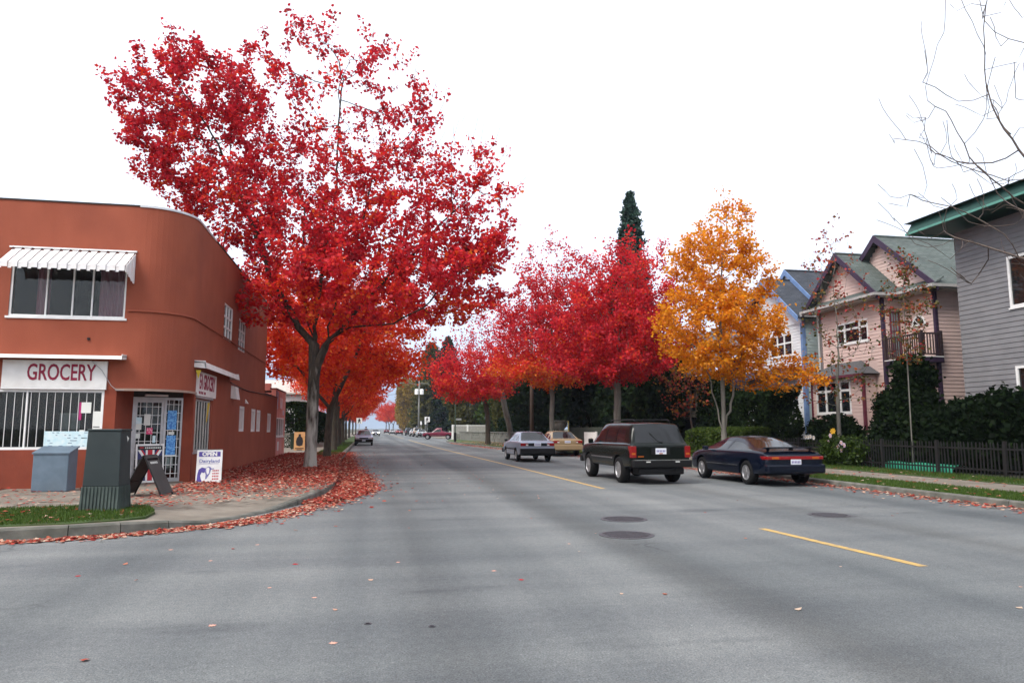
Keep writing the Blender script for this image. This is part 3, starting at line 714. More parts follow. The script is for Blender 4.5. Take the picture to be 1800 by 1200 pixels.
# bin and wooden board outside it
t = thing('wheelie_bin', 'dark green wheeled bin beside the pink shop', 'bin', (-4.75, 49.4, .15))
M_binm = mat('bin_plastic', (.015, .035, .022), .5)
b = MB(); b.add([(-5.0, 49.15, .2), (-4.5, 49.15, .2), (-4.5, 49.65, .2), (-5.0, 49.65, .2), (-5.05, 49.05, 1.15), (-4.45, 49.05, 1.15), (-4.45, 49.75, 1.15), (-5.05, 49.75, 1.15)], [(3,2,1,0),(4,5,6,7),(0,1,5,4),(1,2,6,5),(2,3,7,6),(3,0,4,7)]); b.build('body', M_binm, t)
MB().box((-5.08, 49.02, 1.15), (-4.42, 49.8, 1.21)).build('lid', M_binm, t, bevel=.02)
for s in (-5.02, -4.52): MB().lathe([(.1, 0), (.1, .04)], (s, 49.7, .25), 14, axis='x').build('wheel', M_black, t)

def a_board(name, label, loc, rz, w, h, spread, mface, mback, thick=.018, group=None):
    """folding A-board: two leaves hinged on top; local x = width, faces +-y; face leaf is -y"""
    t = thing(name, label, 'sign', (0, 0, 0), group)
    for s, nm, m in ((-1, 'front_leaf', mface), (1, 'back_leaf', mback)):
        b = MB(); b.slab([(-w/2, s*spread/2, 0), (w/2, s*spread/2, 0), (w/2, s*.008, h), (-w/2, s*.008, h)], (0, s*thick, 0)); b.build(nm, m, t, bevel=.004)
    MB().tube([(-w/2, 0, h), (w/2, 0, h)], .014, 8).build('hinge', mback, t)
    t.location = loc; t.rotation_euler = (0, 0, rz)
    return t
def on_leaf(t, w, h, spread, a0, a1, z0, z1, m, name, s=-1, lift=.0205):
    """flat print on the leaf: a along width (-.5..+.5 of w), z as fraction of h"""
    def P(a, z):
        f = z; y = s*(spread/2*(1-f)+.008*f)
        return Vector((a*w, y+s*lift, z*h))
    b = MB(); b.slab([P(a0, z0), P(a1, z0), P(a1, z1), P(a0, z1)], (0, s*.002, 0)); return b.build(name, m, t, local=True)
def leaf_text(t, txt, size, m, w, h, spread, a, z, s=-1, sx=1.0, bold=0, align='CENTER'):
    y = s*(spread/2*(1-z)+.008*z+.024)
    tilt = math.atan2(spread/2-.008, h)
    return lettering(txt, size, m, t, (a*w, y, z*h), (-s, 0, 0), (0, -s*math.sin(tilt), math.cos(tilt)), ext=.001, bold=bold, sx=sx, align=align)
def leaf_poly(t, pts, m, w, h, spread, s=-1, lift=.022, name='print'):
    P = [Vector((a*w, s*(spread/2*(1-z)+.008*z+lift), z*h)) for a, z in pts]
    b = MB(); b.slab(P, (0, s*.001, 0)); return b.build(name, m, t, local=True)

# wooden jug sign
M_ply = mat('plywood', (.55, .32, .14), .7, (.48, .26, .10), scale=3, stretch=(1, 1, 6))
t = a_board('sandwich_board', 'tan wooden sandwich board with a black jug silhouette', (-4.35, 47.9, .15), R(6), .66, 1.12, .5, M_ply, M_ply)
jug = [(-.28, .28), (-.33, .5), (-.25, .68), (-.1, .78), (-.1, .9), (.12, .9), (.12, .78), (.27, .68), (.33, .5), (.28, .28), (0, .22)]
leaf_poly(t, jug, M_black, .66, 1.12, .5, name='jug_print')
on_leaf(t, .66, 1.12, .5, -.4, .4, .08, .13, M_black, 'lettering_mark'); on_leaf(t, .66, 1.12, .5, -.25, .25, .01, .05, M_black, 'lettering_mark')

# OPEN dairy board
w, h, sp = .60, .80, .40
t = a_board('sandwich_board', 'white OPEN dairy sandwich board with a violet cow', (-3.98, 19.75, .158), R(9), w, h, sp, M_white, mat('grey_green', (.17, .22, .21), .6))
on_leaf(t, w, h, sp, -.42, .42, .80, .95, M_viol, 'banner')
leaf_text(t, 'OPEN', .135, M_white, w, h, sp, 0, .872, bold=.007)
leaf_text(t, 'Dairyland', .125, mat('script_blue', (.14, .16, .42), .6), w, h, sp, 0, .66, bold=.001)
on_leaf(t, w, h, sp, -.40, .36, .575, .585, mat('script_blue', (.14, .16, .42)), 'underline')
leaf_poly(t, [(-.46, .03), (-.44, .25), (-.40, .40), (-.28, .47), (-.14, .44), (-.12, .34), (-.20, .30), (-.28, .32), (-.33, .22), (-.30, .12), (-.25, .03)], M_viol, w, h, sp, name='cow_print')
leaf_poly(t, [(-.14, .44), (-.02, .50), (.06, .47), (.10, .43), (.19, .44), (.20, .41), (.08, .40), (.04, .28), (-.02, .20), (-.08, .12), (-.13, .10), (-.12, .24), (-.16, .34)], mat('cow_blue', (.20, .19, .42), .6), w, h, sp, name='cow_print', lift=.0225)
leaf_poly(t, [(-.11, .44), (-.02, .47), (.02, .42), (.0, .28), (-.06, .24), (-.10, .34)], M_white, w, h, sp, name='cow_print', lift=.024)
for k in range(4):
    for q in range(4): on_leaf(t, w, h, sp, .14+.065*q, .185+.065*q, .345-.085*k, .385-.085*k, M_redp, 'lettering_mark', lift=.022)

# dark film-style sandwich board, seen end on
w, h, sp = .56, .80, .76
M_bfr = mat('board_black', (.006, .006, .006), .5); M_bgrey = mat('board_back', (.055, .052, .05), .7, (.042, .04, .039), scale=3, bump=.1)
t = thing('sandwich_board', 'black sandwich board with dark printed face, legs spread, by the barred door', 'sign')
for s, nm in ((-1, 'front_leaf'), (1, 'back_leaf')):
    b = MB(); b.slab([(-w/2, s*sp/2, 0.04), (w/2, s*sp/2, 0.04), (w/2, s*.01, h), (-w/2, s*.01, h)], (0, s*.014, 0)); lf = b.build(nm, M_bgrey, t)
    for e in (-1, 1):
        MB().tube([(e*(w/2), s*(sp/2+.007), 0), (e*(w/2), s*.012, h)], .016, 6).build('frame_rail', M_bfr, lf)
    MB().tube([(-w/2, s*(sp/2-.015), .06), (w/2, s*(sp/2-.015), .06)], .014, 6).build('frame_rail', M_bfr, lf)
    MB().tube([(-w/2, s*(sp/2*.62), h*.35), (w/2, s*(sp/2*.62), h*.35)], .010, 6).build('frame_rail', M_bfr, lf)
MB().tube([(-w/2, 0, h), (w/2, 0, h)], .018, 8).build('hinge', M_bfr, t)
M_film = mat('film_print', (.010, .005, .006), .8, (.003, .002, .003), scale=7, detail=4, lo=.4, hi=.6, spec=.1)
on_leaf(t, w, h, sp, -.44, .44, .10, .94, M_film, 'poster', s=-1, lift=.016)
for k in range(6): on_leaf(t, w, h, sp, -.30+.10*k, -.235+.10*k, .80, .85, M_paper, 'lettering_mark', lift=.018)
on_leaf(t, w, h, sp, -.28, .28, .72, .735, M_paper, 'lettering_mark', lift=.018)
for (a, z, da, dz) in ((-.20, .58, .03, .06), (-.05, .62, .025, .06), (.2, .60, .05, .045), (.10, .18, .04, .12), (.34, .16, .06, .07)):
    leaf_poly(t, [(a-da, z-dz), (a+da*.6, z-dz*.8), (a+da, z+dz*.4), (a-da*.3, z+dz)], M_paper, w, h, sp, name='figure_print', lift=.018)
t.location = (-4.38, 16.02, .158); t.rotation_euler = (0, 0, R(82))

# flag board leaning on the door
FB = thing('flag_board', 'white-framed Union Jack advertising board leaning on the door', 'sign')
w, h = .66, .95
b = MB(); b.box((-w/2, 0, 0), (w/2, .03, h)); fbp = b.build('frame', M_white, FB, bevel=.015)
def fl(x0, x1, z0, z1, m, d=-.004, nm='print'): MB().box((x0, d, z0), (x1, d+.003, z1)).build(nm, m, FB)
fl(-.285, .285, .05, .90, M_navy, -.002, 'flag_field')
def flp(pts, m, d, nm='flag_band'): MB().slab([(p[0], d, p[1]) for p in pts], (0, .002, 0)).build(nm, m, FB)
for sx in (-1, 1):
    flp([(sx*.28, .80), (sx*.19, .80), (sx*.0, .50), (sx*.10, .50)], M_white, -.004); flp([(sx*.28, .06), (sx*.19, .06), (sx*.0, .42), (sx*.10, .42)], M_white, -.004)
    flp([(sx*.215, .80), (sx*.175, .80), (sx*.02, .55), (sx*.06, .55)], M_redp, -.0055)
flp([(-.10, .055), (.10, .055), (.10, .80), (-.10, .80)], M_white, -.006); flp([(-.055, .055), (.055, .055), (.055, .80), (-.055, .80)], M_redp, -.0075)
flp([(-.285, .33), (.285, .40), (.285, .66), (-.10, .62), (-.285, .56)], M_black, -.0095, 'print'); fl(-.285, .285, .80, .90, M_black, -.0095)
fl(-.24, -.15, .84, .87, M_redp, -.011); 
for k in range(9): fl(-.12+.042*k, -.09+.042*k, .835, .868, M_paper, -.0115, 'lettering_mark')
lettering('ON', .12, M_paper, FB, (-.13, -.0115, .50), (1, 0, 0), (0, 0, 1), ext=.0008, bold=.004)
for k in range(5): fl(-.14+.05*k, -.10+.05*k, .58+.004*k, .605+.004*k, mat('silver_print', (.4, .45, .6), .5), -.0115, 'lettering_mark')
pD = A0 + uD*.44 + nD*.14
FB.location = (pD.x, pD.y, .182); FB.rotation_euler = (R(-7), 0, math.atan2(uD.y, uD.x))

# utility cabinet on the turf patch and the blue-grey box by the wall
UC = thing('utility_cabinet', 'tall dark grey-green utility cabinet with a ribbed skirt on the grass', 'cabinet', (0, 0, 0))
M_cab = mat('cabinet_paint', (.021, .032, .034), .6, (.016, .026, .028), scale=2.5, detail=8, dirt=(.05, .065, .065), dscale=1.6, damt=.35)
M_skirt = mat('cabinet_skirt', (.062, .085, .076), .7, (.035, .052, .048), scale=4)
W_, D_ = .60, .42
def frus(mb, w0, d0, z0, w1, d1, z1):
    return mb.add([(-w0/2, -d0/2, z0), (w0/2, -d0/2, z0), (w0/2, d0/2, z0), (-w0/2, d0/2, z0), (-w1/2, -d1/2, z1), (w1/2, -d1/2, z1), (w1/2, d1/2, z1), (-w1/2, d1/2, z1)], [(3,2,1,0),(4,5,6,7),(0,1,5,4),(1,2,6,5),(2,3,7,6),(3,0,4,7)])
frus(MB(), .66, .46, .40, .60, .43, 1.30).build('body', M_cab, UC, bevel=.012)
frus(MB(), .63, .46, 1.30, .63, .46, 1.335).build('lid', M_cab, UC, bevel=.01)
frus(MB(), .72, .52, 0, .66, .47, .40).build('skirt', M_skirt, UC)
for k in range(11):
    x = -.30+.06*k; b = MB(); b.obox((x*1.07-.016, -.278, .01), (.032, 0, 0), (0, .028, 0), (-.0*x, .028, .385)); b.build('rib', M_skirt, UC)
for k in range(7):
    y = -.19+.063*k; b = MB(); b.obox((.345, y-.016, .01), (.03, 0, 0), (0, .032, 0), (-.026, 0, .385)); b.build('rib', M_skirt, UC)
MB().slab([(.295, .02, 1.06), (.295, .12, 1.18), (.295, .03, 1.22), (.295, .07, 1.12)], (.012, 0, 0)).build('torn_sticker', M_paper, UC)
UC.location = (-4.28, 13.3, .160); UC.rotation_euler = (0, 0, R(-4)); UC.scale = (.86, 1.0, 1.0)
t = thing('newspaper_box', 'blue-grey steel box with a sloped lid against the shop wall', 'box', (0, 0, 0))
M_nb = mat('box_blue', (.13, .18, .23), .5, (.10, .145, .19), scale=4, dirt=(.07, .08, .09), damt=.5)
b = MB(); b.add([(-.35, -.25, 0), (.35, -.25, 0), (.35, .25, 0), (-.35, .25, 0), (-.35, -.25, .80), (.35, -.25, .80), (.35, .25, .92), (-.35, .25, .92)], [(3,2,1,0),(4,5,6,7),(0,1,5,4),(1,2,6,5),(2,3,7,6),(3,0,4,7)]); b.build('body', M_nb, t, bevel=.015)
b = MB(); b.add([(-.37, -.27, .80), (.37, -.27, .80), (.37, .27, .93), (-.37, .27, .93), (-.37, -.27, .83), (.37, -.27, .83), (.37, .27, .96), (-.37, .27, .96)], [(3,2,1,0),(4,5,6,7),(0,1,5,4),(1,2,6,5),(2,3,7,6),(3,0,4,7)]); b.build('lid', M_nb, t)
t.location = (-6.72, 17.6, .158)
# ================================================================ houses on the right
M_pink = mat('pink_siding', (0.64, 0.475, 0.43), 0.7, (0.58, 0.43, 0.385), scale=2, detail=6, stretch=(1, .3, 4), dirt=(.42, .33, .29), dscale=.8, damt=.35)
M_purp = mat('purple_trim', (0.036, 0.018, 0.046), 0.6, (0.028, 0.014, 0.036), scale=4)
M_maroon = mat('maroon_trim', (0.14, 0.025, 0.045), 0.6)
M_wsid = mat('white_siding', (0.70, 0.72, 0.74), 0.65, (0.64, 0.66, 0.69), scale=2, stretch=(1, .3, 4), dirt=(.48, .5, .52), dscale=.8, damt=.3)
M_tsid = mat('teal_siding', (0.40, 0.50, 0.50), 0.65, (0.34, 0.43, 0.43), scale=2)
M_btrim = mat('blue_trim', (0.16, 0.26, 0.46), 0.6, (0.12, 0.20, 0.38), scale=4)
def shingles(name, c1, c2, rx):
    m = bpy.data.materials.new(name); m.use_nodes = True; t = m.node_tree; bs = t.nodes['Principled BSDF']; bs.inputs['Roughness'].default_value = .9
    tc = nd(t, 'ShaderNodeTexCoord'); mp = nd(t, 'ShaderNodeMapping'); mp.inputs['Rotation'].default_value = rx
    br = nd(t, 'ShaderNodeTexBrick'); br.inputs['Scale'].default_value = 1.0; br.inputs['Brick Width'].default_value = .34; br.inputs['Row Height'].default_value = .15
    br.inputs['Mortar Size'].default_value = .008; br.inputs['Color1'].default_value = (*c1, 1); br.inputs['Color2'].default_value = (*c2, 1); br.inputs['Mortar'].default_value = (c2[0]*.25, c2[1]*.25, c2[2]*.25, 1)
    br.inputs['Bias'].default_value = -.1
    t.links.new(tc.outputs['Object'], mp.inputs[0]); t.links.new(mp.outputs[0], br.inputs['Vector'])
    nz = nd(t, 'ShaderNodeTexNoise'); nz.inputs['Scale'].default_value = 1.1; nz.inputs['Detail'].default_value = 6; t.links.new(tc.outputs['Object'], nz.inputs['Vector'])
    r = nd(t, 'ShaderNodeValToRGB'); r.color_ramp.elements[0].position = .3; r.color_ramp.elements[1].position = .7; r.color_ramp.elements[0].color = (.7, .7, .7, 1); r.color_ramp.elements[1].color = (1.15, 1.15, 1.15, 1)
    t.links.new(nz.outputs['Fac'], r.inputs[0])
    x = nd(t, 'ShaderNodeMix'); x.data_type = 'RGBA'; x.blend_type = 'MULTIPLY'; x.inputs['Factor'].default_value = 1
    t.links.new(br.outputs['Color'], x.inputs['A']); t.links.new(r.outputs[0], x.inputs['B']); t.links.new(x.outputs['Result'], bs.inputs['Base Color'])
    bp = nd(t, 'ShaderNodeBump'); bp.inputs['Strength'].default_value = .5; bp.inputs['Distance'].default_value = .02; t.links.new(br.outputs['Fac'], bp.inputs['Height']); bp.invert = True
    t.links.new(bp.outputs[0], bs.inputs['Normal'])
    return m
# roofs whose slope faces -Y (ridge along X): project X / slope
M_sh_g = shingles('green_grey_shingles', (.070, .092, .085), (.105, .125, .117), (R(-40), 0, 0))
M_sh_b = shingles('slate_blue_shingles', (.030, .037, .050), (.050, .057, .072), (R(-40), 0, 0))
M_sh_d = shingles('brown_shingles', (.085, .080, .080), (.12, .115, .115), (0, R(40), R(90)))

def siding(parent, o, u, n, L, z0, z1, holes, m, course=.145, shape=None, proud=.022):
    """lapped boards as real wedges; shape(z)->(s0,s1) clips gable ends"""
    o = Vector(o); u = Vector(u).normalized(); n = Vector(n).normalized(); b = MB(); z = z0
    while z < z1-.01:
        zt = min(z+course, z1); zm = (z+zt)/2
        a0, a1 = (0, L) if shape is None else shape(zm)
        cuts = sorted([(max(a0, h[0]), min(a1, h[1])) for h in holes if h[2] < zm < h[3]])
        cur = a0; segs = []
        for c0, c1 in cuts:
            if c0 > cur: segs.append((cur, c0))
            cur = max(cur, c1)
        if cur < a1: segs.append((cur, a1))
        for s0, s1 in segs:
            if s1-s0 < .02: continue
            p0, p1 = o+u*s0, o+u*s1
            f0, f1 = p0+n*proud, p1+n*proud; g0, g1 = p0+n*.004, p1+n*.004
            V = [(f0.x, f0.y, z), (f1.x, f1.y, z), (g1.x, g1.y, zt+.008), (g0.x, g0.y, zt+.008), (p0.x, p0.y, z), (p1.x, p1.y, z), (p1.x, p1.y, zt+.008), (p0.x, p0.y, zt+.008)]
            b.add(V, [(0, 1, 2, 3), (0, 4, 5, 1), (4, 0, 3, 7), (1, 5, 6, 2)])
        z += course
    return b.build('siding', m, parent, kind='stuff')

def gable_roof(parent, x0, x1, yc, zr, hw, drop, m, th=.14, name='roof'):
    """ridge along X at (yc, zr), eaves at yc+-hw, zr-drop"""
    b = MB()
    for s in (-1, 1):
        b.slab([(x0, yc, zr), (x1, yc, zr), (x1, yc+s*hw, zr-drop), (x0, yc+s*hw, zr-drop)], (0, 0, -th))
    b.box((x0-.02, yc-.09, zr-.05), (x1, yc+.09, zr+.03))
    return b.build(name, m, parent)
def barge(parent, x, yc, zr, hw, drop, m, w=.26, th=.045, ext=.1):
    L = math.hypot(hw, drop)
    for s in (-1, 1):
        e = 1+ext/L
        b = MB(); b.slab([(x, yc, zr+.03), (x, yc+s*hw*e, zr-drop*e+.03), (x, yc+s*hw*e, zr-drop*e-w+.03), (x, yc, zr-w*1.2+.03)], (-th, 0, 0)); b.build('bargeboard', m, parent)

# ---------------- pink house
PH = thing('pink_house', 'pink clapboard house with purple trim, two gables and a corner balcony', 'house', (23, 27, 0))
XA, XR, YN, YB, YF = 20.5, 21.4, 24.0, 25.8, 29.95
b = MB()
hA = [(29.95-28.75, 29.95-26.68, 5.18, 6.12)]
wall_cells(b, (XA, YF, 0), (0, -1, 0), YF-YB, .2, 7.3, hA, (-1, 0, 0), .18)
hD = [(.18, .80, 4.25, 6.28)]
wall_cells(b, (XA+.18, YB, 0), (1, 0, 0), XR-XA-.18, .2, 6.95, [(.12, .60, 4.25, 6.30)], (0, -1, 0), .18)
wall_cells(b, (XR, YB, 0), (0, -1, 0), YB-YN, .2, 7.0, [], (-1, 0, 0), .18)
wall_cells(b, (XR+.18, YN, 0), (1, 0, 0), 9, .2, 6.95, [], (0, -1, 0), .18)
b.box((XA+.18, YF-.18, .2), (30.4, YF, 7.0)); b.box((30.2, YN+.18, .2), (30.4, YF-.18, 7.0))
b.slab([(XA+.02, YF-.1, 7.28), (XA+.02, YB+.1, 7.28), (XA+.02, 28.02, 9.0)], (.1, 0, 0)); b.slab([(XR+.02, YN-.3, 6.95), (XR+.02, 29.6, 6.95), (XR+.02, 26.72, 9.45)], (.1, 0, 0))
b.build('wall', M_pink, PH)
siding(PH, (XA, YF, 0), (0, -1, 0), (-1, 0, 0), YF-YB, .3, 7.0, hA+[(.3, 3.7, .3, 4.3)], M_pink)
siding(PH, (XA, 0, 0), (0, 1, 0), (-1, 0, 0), 10, 7.28, 8.98, [], M_pink, shape=lambda z: (28.02-(9.05-z)*1.12, 28.02+(9.05-z)*1.12))
siding(PH, (XA+.03, YB, 0), (1, 0, 0), (0, -1, 0), XR-XA-.03, .3, 6.95, [(.27, .75, 4.2, 6.30)], M_pink)
siding(PH, (XR, YB, 0), (0, -1, 0), (-1, 0, 0), YB-YN, .3, 6.95, [], M_pink)
siding(PH, (XR, 0, 0), (0, 1, 0), (-1, 0, 0), 10, 7.2, 9.45, [], M_pink, shape=lambda z: (26.72-(9.5-z)*1.18, 26.72+(9.5-z)*1.18))
siding(PH, (XR+.02, YN, 0), (1, 0, 0), (0, -1, 0), 9, .3, 6.95, [], M_pink)
gable_roof(PH, XA-.45, 24.5, 28.02, 9.20, 2.52, 2.22, M_sh_g, name='small_roof')
barge(PH, XA-.452, 28.02, 9.20, 2.52, 2.22, M_purp)
gable_roof(PH, XR-.35, 31, 26.72, 9.70, 3.30, 2.72, M_sh_g)
barge(PH, XR-.352, 26.72, 9.70, 3.30, 2.72, M_purp)
# pent roofs and gutters along the eaves
for (xa, ya, yb) in ((XA, 25.5, 30.55), (XR, 23.45, 25.78)):
    MB().slab([(xa-.003, ya, 7.30), (xa-.003, yb, 7.30), (xa-.55, yb, 6.95), (xa-.55, ya, 6.95)], (0, 0, -.06)).build('pent_roof', M_sh_g, PH)
    MB().box((xa-.66, ya-.02, 6.86), (xa-.56, yb+.02, 6.97)).build('gutter', mat('gutter_grey', (.40, .39, .38), .5), PH)
    MB().box((xa-.56, ya, 6.80), (xa-.002, yb, 6.86)).build('soffit', mat('soffit_pale', (.50, .46, .42), .7), PH)
MB().box((XR-.64, YN-.66, 6.86), (31, YN-.56, 6.97)).build('gutter', mat('gutter_grey', (.40, .39, .38), .5), PH)
MB().box((XR-.56, YN-.56, 6.80), (31, YN-.002, 6.858)).build('soffit', mat('soffit_pale', (.50, .46, .42), .7), PH)
MB().box((XA-.55, YB-.32, 6.80), (XR, YB-.002, 6.858)).build('soffit', mat('soffit_pale', (.50, .46, .42), .7), PH)
MB().box((XA-.64, YB-.42, 6.862), (XR-.57, YB-.33, 6.975)).build('gutter', mat('gutter_grey', (.40, .39, .38), .5), PH)
# corner boards
for (x, y) in ((XA, YB), (XR, YN)):
    MB().box((x-.04, y-.04, .2), (x+.085, y+.085, 6.80)).build('corner_board', M_purp, PH)
MB().box((XA-.045, YF-.10, .2), (XA+.02, YF+.04, 6.80)).build('corner_board', mat('grey_board', (.18, .16, .16), .7), PH)
MB().tube([(XA-.09, YF+.05, 6.8), (XA-.09, YF+.05, .3)], .045, 8).build('downpipe', mat('pipe_grey', (.45, .46, .46), .5), PH)
# windows and doors
window(PH, (XA, YF, 0), (0, -1, 0), (-1, 0, 0), hA[0][0], hA[0][1], 5.18, 6.12, M_wood_w, M_dglass, cols=(.24, .76), rows=(.70,), fw=.07, depth=.07, recess=-.03, bw=.09, sill=.05)
f = window(PH, (XA+.18, YB, 0), (1, 0, 0), (0, -1, 0), .12, .60, 4.25, 6.30, M_maroon, mat('door_glass', (.20, .26, .26), .1), cols=(.33, .66), rows=(.2, .4, .6, .8), fw=.07, depth=.05, recess=-.03, name='balcony_door', bw=.025)
hr = MB()
for k in range(10):
    a0, a1 = math.pi*k/10, math.pi*(k+1)/10; yc, zc = 24.85, 5.62
    hr.slab([(XR-.05, yc+.36*math.cos(a0), zc+.36*math.sin(a0)), (XR-.05, yc+.36*math.cos(a1), zc+.36*math.sin(a1)), (XR-.05, yc+.29*math.cos(a1), zc+.29*math.sin(a1)), (XR-.05, yc+.29*math.cos(a0), zc+.29*math.sin(a0))], (.04, 0, 0))
hr.box((XR-.055, yc-.38, zc-.06), (XR-.01, yc+.38, zc)); 
for a in (45, 90, 135): hr.slab([(XR-.048, yc+.0, zc), (XR-.048, yc+.03, zc), (XR-.048, yc+.03+.3*math.cos(R(a)), zc+.3*math.sin(R(a))), (XR-.048, yc+.3*math.cos(R(a)), zc+.3*math.sin(R(a)))], (.02, 0, 0))
hw_ = hr.build('half_round_window', M_wood_w, PH)
MB().slab([(XR-.03, 24.85+.30*math.cos(math.pi*k/10), 5.62+.30*math.sin(math.pi*k/10)) for k in range(11)], (.006, 0, 0)).build('pane', M_dglass, hw_)
# balcony
BK = (XA, 23.75)
bal = MB().box((XA-.05, 23.72, 4.02), (XR, YB-.05, 4.2)).build('balcony_floor', M_purp, PH)
MB().box((XA-.07, 23.70, 4.2), (XR, YB-.05, 4.235)).build('deck_edge', M_wood_w, bal)
M_rail = mat('dark_rail', (.035, .020, .022), .6)
def rail(p0, p1, z0, z1, par, sp=.11, m=M_rail, bw=.035, post=True):
    p0, p1 = Vector(p0), Vector(p1); L = (p1-p0).length; u = (p1-p0)/L; nrm = Vector((-u.y, u.x, 0))
    for zz, hh in ((z0+.06, .05), (z1-.06, .06)):
        q = p0-nrm*.03; MB().obox((q.x, q.y, zz), u*L, nrm*.06, (0, 0, hh)).build('rail', m, par)
    k = int(L/sp)
    me = MB().box((-bw/2, -bw/2, 0), (bw/2, bw/2, z1-z0-.14)).mesh('baluster', m)
    off = org_of(par)
    for i in range(1, k):
        o = bpy.data.objects.new('baluster', me); link(o); o.parent = par; o.location = p0+u*(L*i/k)+Vector((0, 0, z0+.10))-off
rail((XA, YB-.08, 0), (XA, 23.78, 0), 4.24, 5.14, PH); rail((XA+.02, 23.78, 0), (XR, 23.78, 0), 4.24, 5.14, PH)
for (x, y) in ((XA, YB-.08), (XA, 23.78), (XR-.04, 23.80)):
    MB().box((x-.06, y-.06, 4.0), (x+.06, y+.06, 5.22)).build('post', M_rail, PH)
MB().box((XA-.07, 23.70, .2), (XA+.09, 23.86, 4.02)).build('post', M_rail, PH)
# lower bay with hipped roof
XB = 19.9; hL = [(.35, 2.75, 2.15, 3.55)]
b = MB(); wall_cells(b, (XB, 29.95, 0), (0, -1, 0), 3.55, .2, 3.72, hL, (-1, 0, 0), .15); b.box((XB+.15, 26.4, .2), (XA-.02, 26.55, 3.72)); b.box((XB+.15, 29.8, .2), (XA-.02, 29.95, 3.72)); b.build('bay_wall', M_pink, PH)
siding(PH, (XB, 29.95, 0), (0, -1, 0), (-1, 0, 0), 3.55, .3, 3.70, hL, M_pink); siding(PH, (XB+.02, 26.4, 0), (1, 0, 0), (0, -1, 0), .55, .3, 3.7, [], M_pink)
MB().add([(XB-.3, 30.2, 3.75), (XB-.3, 26.1, 3.75), (XA-.03, 26.1, 3.75), (XA-.03, 30.2, 3.75), (XA-.03, 27.2, 4.38), (XA-.03, 29.1, 4.38)], [(0, 1, 4, 5), (1, 2, 4), (3, 0, 5), (3, 2, 1, 0), (2, 3, 5, 4)]).build('bay_roof', mat('bay_shingle', (.10, .10, .105), .9, (.07, .072, .075), scale=14), PH)
MB().box((XB-.34, 26.06, 3.64), (XB-.26, 30.24, 3.74)).build('gutter', M_maroon, PH)
for y in (26.42, 29.93): MB().box((XB-.04, y-.06, .2), (XB+.06, y+.06, 3.64)).build('corner_board', M_maroon, PH)
window(PH, (XB, 29.95, 0), (0, -1, 0), (-1, 0, 0), hL[0][0], hL[0][1], 2.15, 3.55, M_wood_w, M_dglass, cols=(.28, .72), rows=(.72,), fw=.08, depth=.07, recess=-.03, bw=.10, sill=.05)
# front steps
for k in range(7): MB().box((18.3+.28*k, 24.2, .15), (18.3+.28*(k+1)-.002, 25.4, .15+.18*(k+1))).build('step', mat('step_wood', (.10, .07, .06), .8), PH)
for k in range(8):
    x = 18.4+.27*k; MB().box((x-.02, 24.16, .3+.17*k), (x+.02, 24.2, 1.2+.17*k)).build('baluster', mat('rail_grey', (.24, .22, .22), .7), PH)
b = MB(); b.slab([(18.2, 24.14, 1.15), (20.4, 24.14, 2.52), (20.4, 24.14, 2.60), (18.2, 24.14, 1.23)], (0, .07, 0)); b.build('stair_rail', mat('rail_grey', (.24, .22, .22), .7), PH)
MB().box((XR-.03, 24.2, .4), (XR+.02, 25.0, 2.5)).build('front_door', M_maroon, PH)

# ---------------- white and blue house
WH = thing('white_house', 'white clapboard house with pale blue gable trim and slate roof', 'house', (24, 34, 0))
XW, YW0, YW1 = 20.5, 31.40, 37.0
b = MB(); hW = [(37.0-34.3, 37.0-32.25, 5.12, 6.22)]
wall_cells(b, (XW, YW1, 0), (0, -1, 0), YW1-YW0, .2, 7.0, hW, (-1, 0, 0), .18); b.box((XW+.18, YW0, .2), (30, YW0+.18, 7.0)); b.box((XW+.18, YW1-.18, .2), (30, YW1, 7.0)); b.box((29.8, YW0+.18, .2), (30, YW1-.18, 7))
b.slab([(XW+.02, YW0+.05, 7.0), (XW+.02, YW1-.05, 7.0), (XW+.02, 34.15, 9.1)], (.1, 0, 0)); b.build('wall', M_wsid, WH)
siding(WH, (XW, YW1, 0), (0, -1, 0), (-1, 0, 0), YW1-YW0, .3, 6.6, hW, M_wsid)
siding(WH, (XW, 0, 0), (0, 1, 0), (-1, 0, 0), 10, 6.78, 9.1, [], M_wsid, shape=lambda z: (34.15-min(2.75, (9.25-z)*1.24), 34.15+min(2.75, (9.25-z)*1.24)))
siding(WH, (XW+.02, YW0, 0), (1, 0, 0), (0, -1, 0), 9, .3, 6.9, [], M_tsid)
MB().box((XW-.05, YW0-.02, 6.60), (XW+.01, YW1, 6.78)).build('fascia_band', M_wsid, WH)
gable_roof(WH, XW-.45, 23.5, 34.15, 9.30, 3.05, 2.40, M_sh_b, name='small_roof'); barge(WH, XW-.452, 34.15, 9.30, 3.05, 2.40, M_btrim)
gable_roof(WH, XW+1.2, 30.5, 34.6, 9.95, 3.6, 3.0, M_sh_b); barge(WH, XW+1.198, 34.6, 9.95, 3.6, 3.0, M_btrim)
MB().slab([(XW+1.3, 33.4, 8.8), (XW+1.3, 35.8, 8.8), (XW+1.3, 34.6, 9.8)], (.06, 0, 0)).build('attic_gable', M_wsid, WH)
MB().box((XW-.045, YW0-.045, .2), (XW+.14, YW0+.12, 6.9)).build('corner_board', M_btrim, WH)
MB().box((XW-.3, YW0-.3, 6.80), (30, YW0-.002, 6.88)).build('soffit', M_tsid, WH)
MB().box((XW-.3, YW0-.42, 6.84), (30.5, YW0-.30, 6.96)).build('gutter', mat('gutter_grey', (.40, .39, .38), .5), WH)
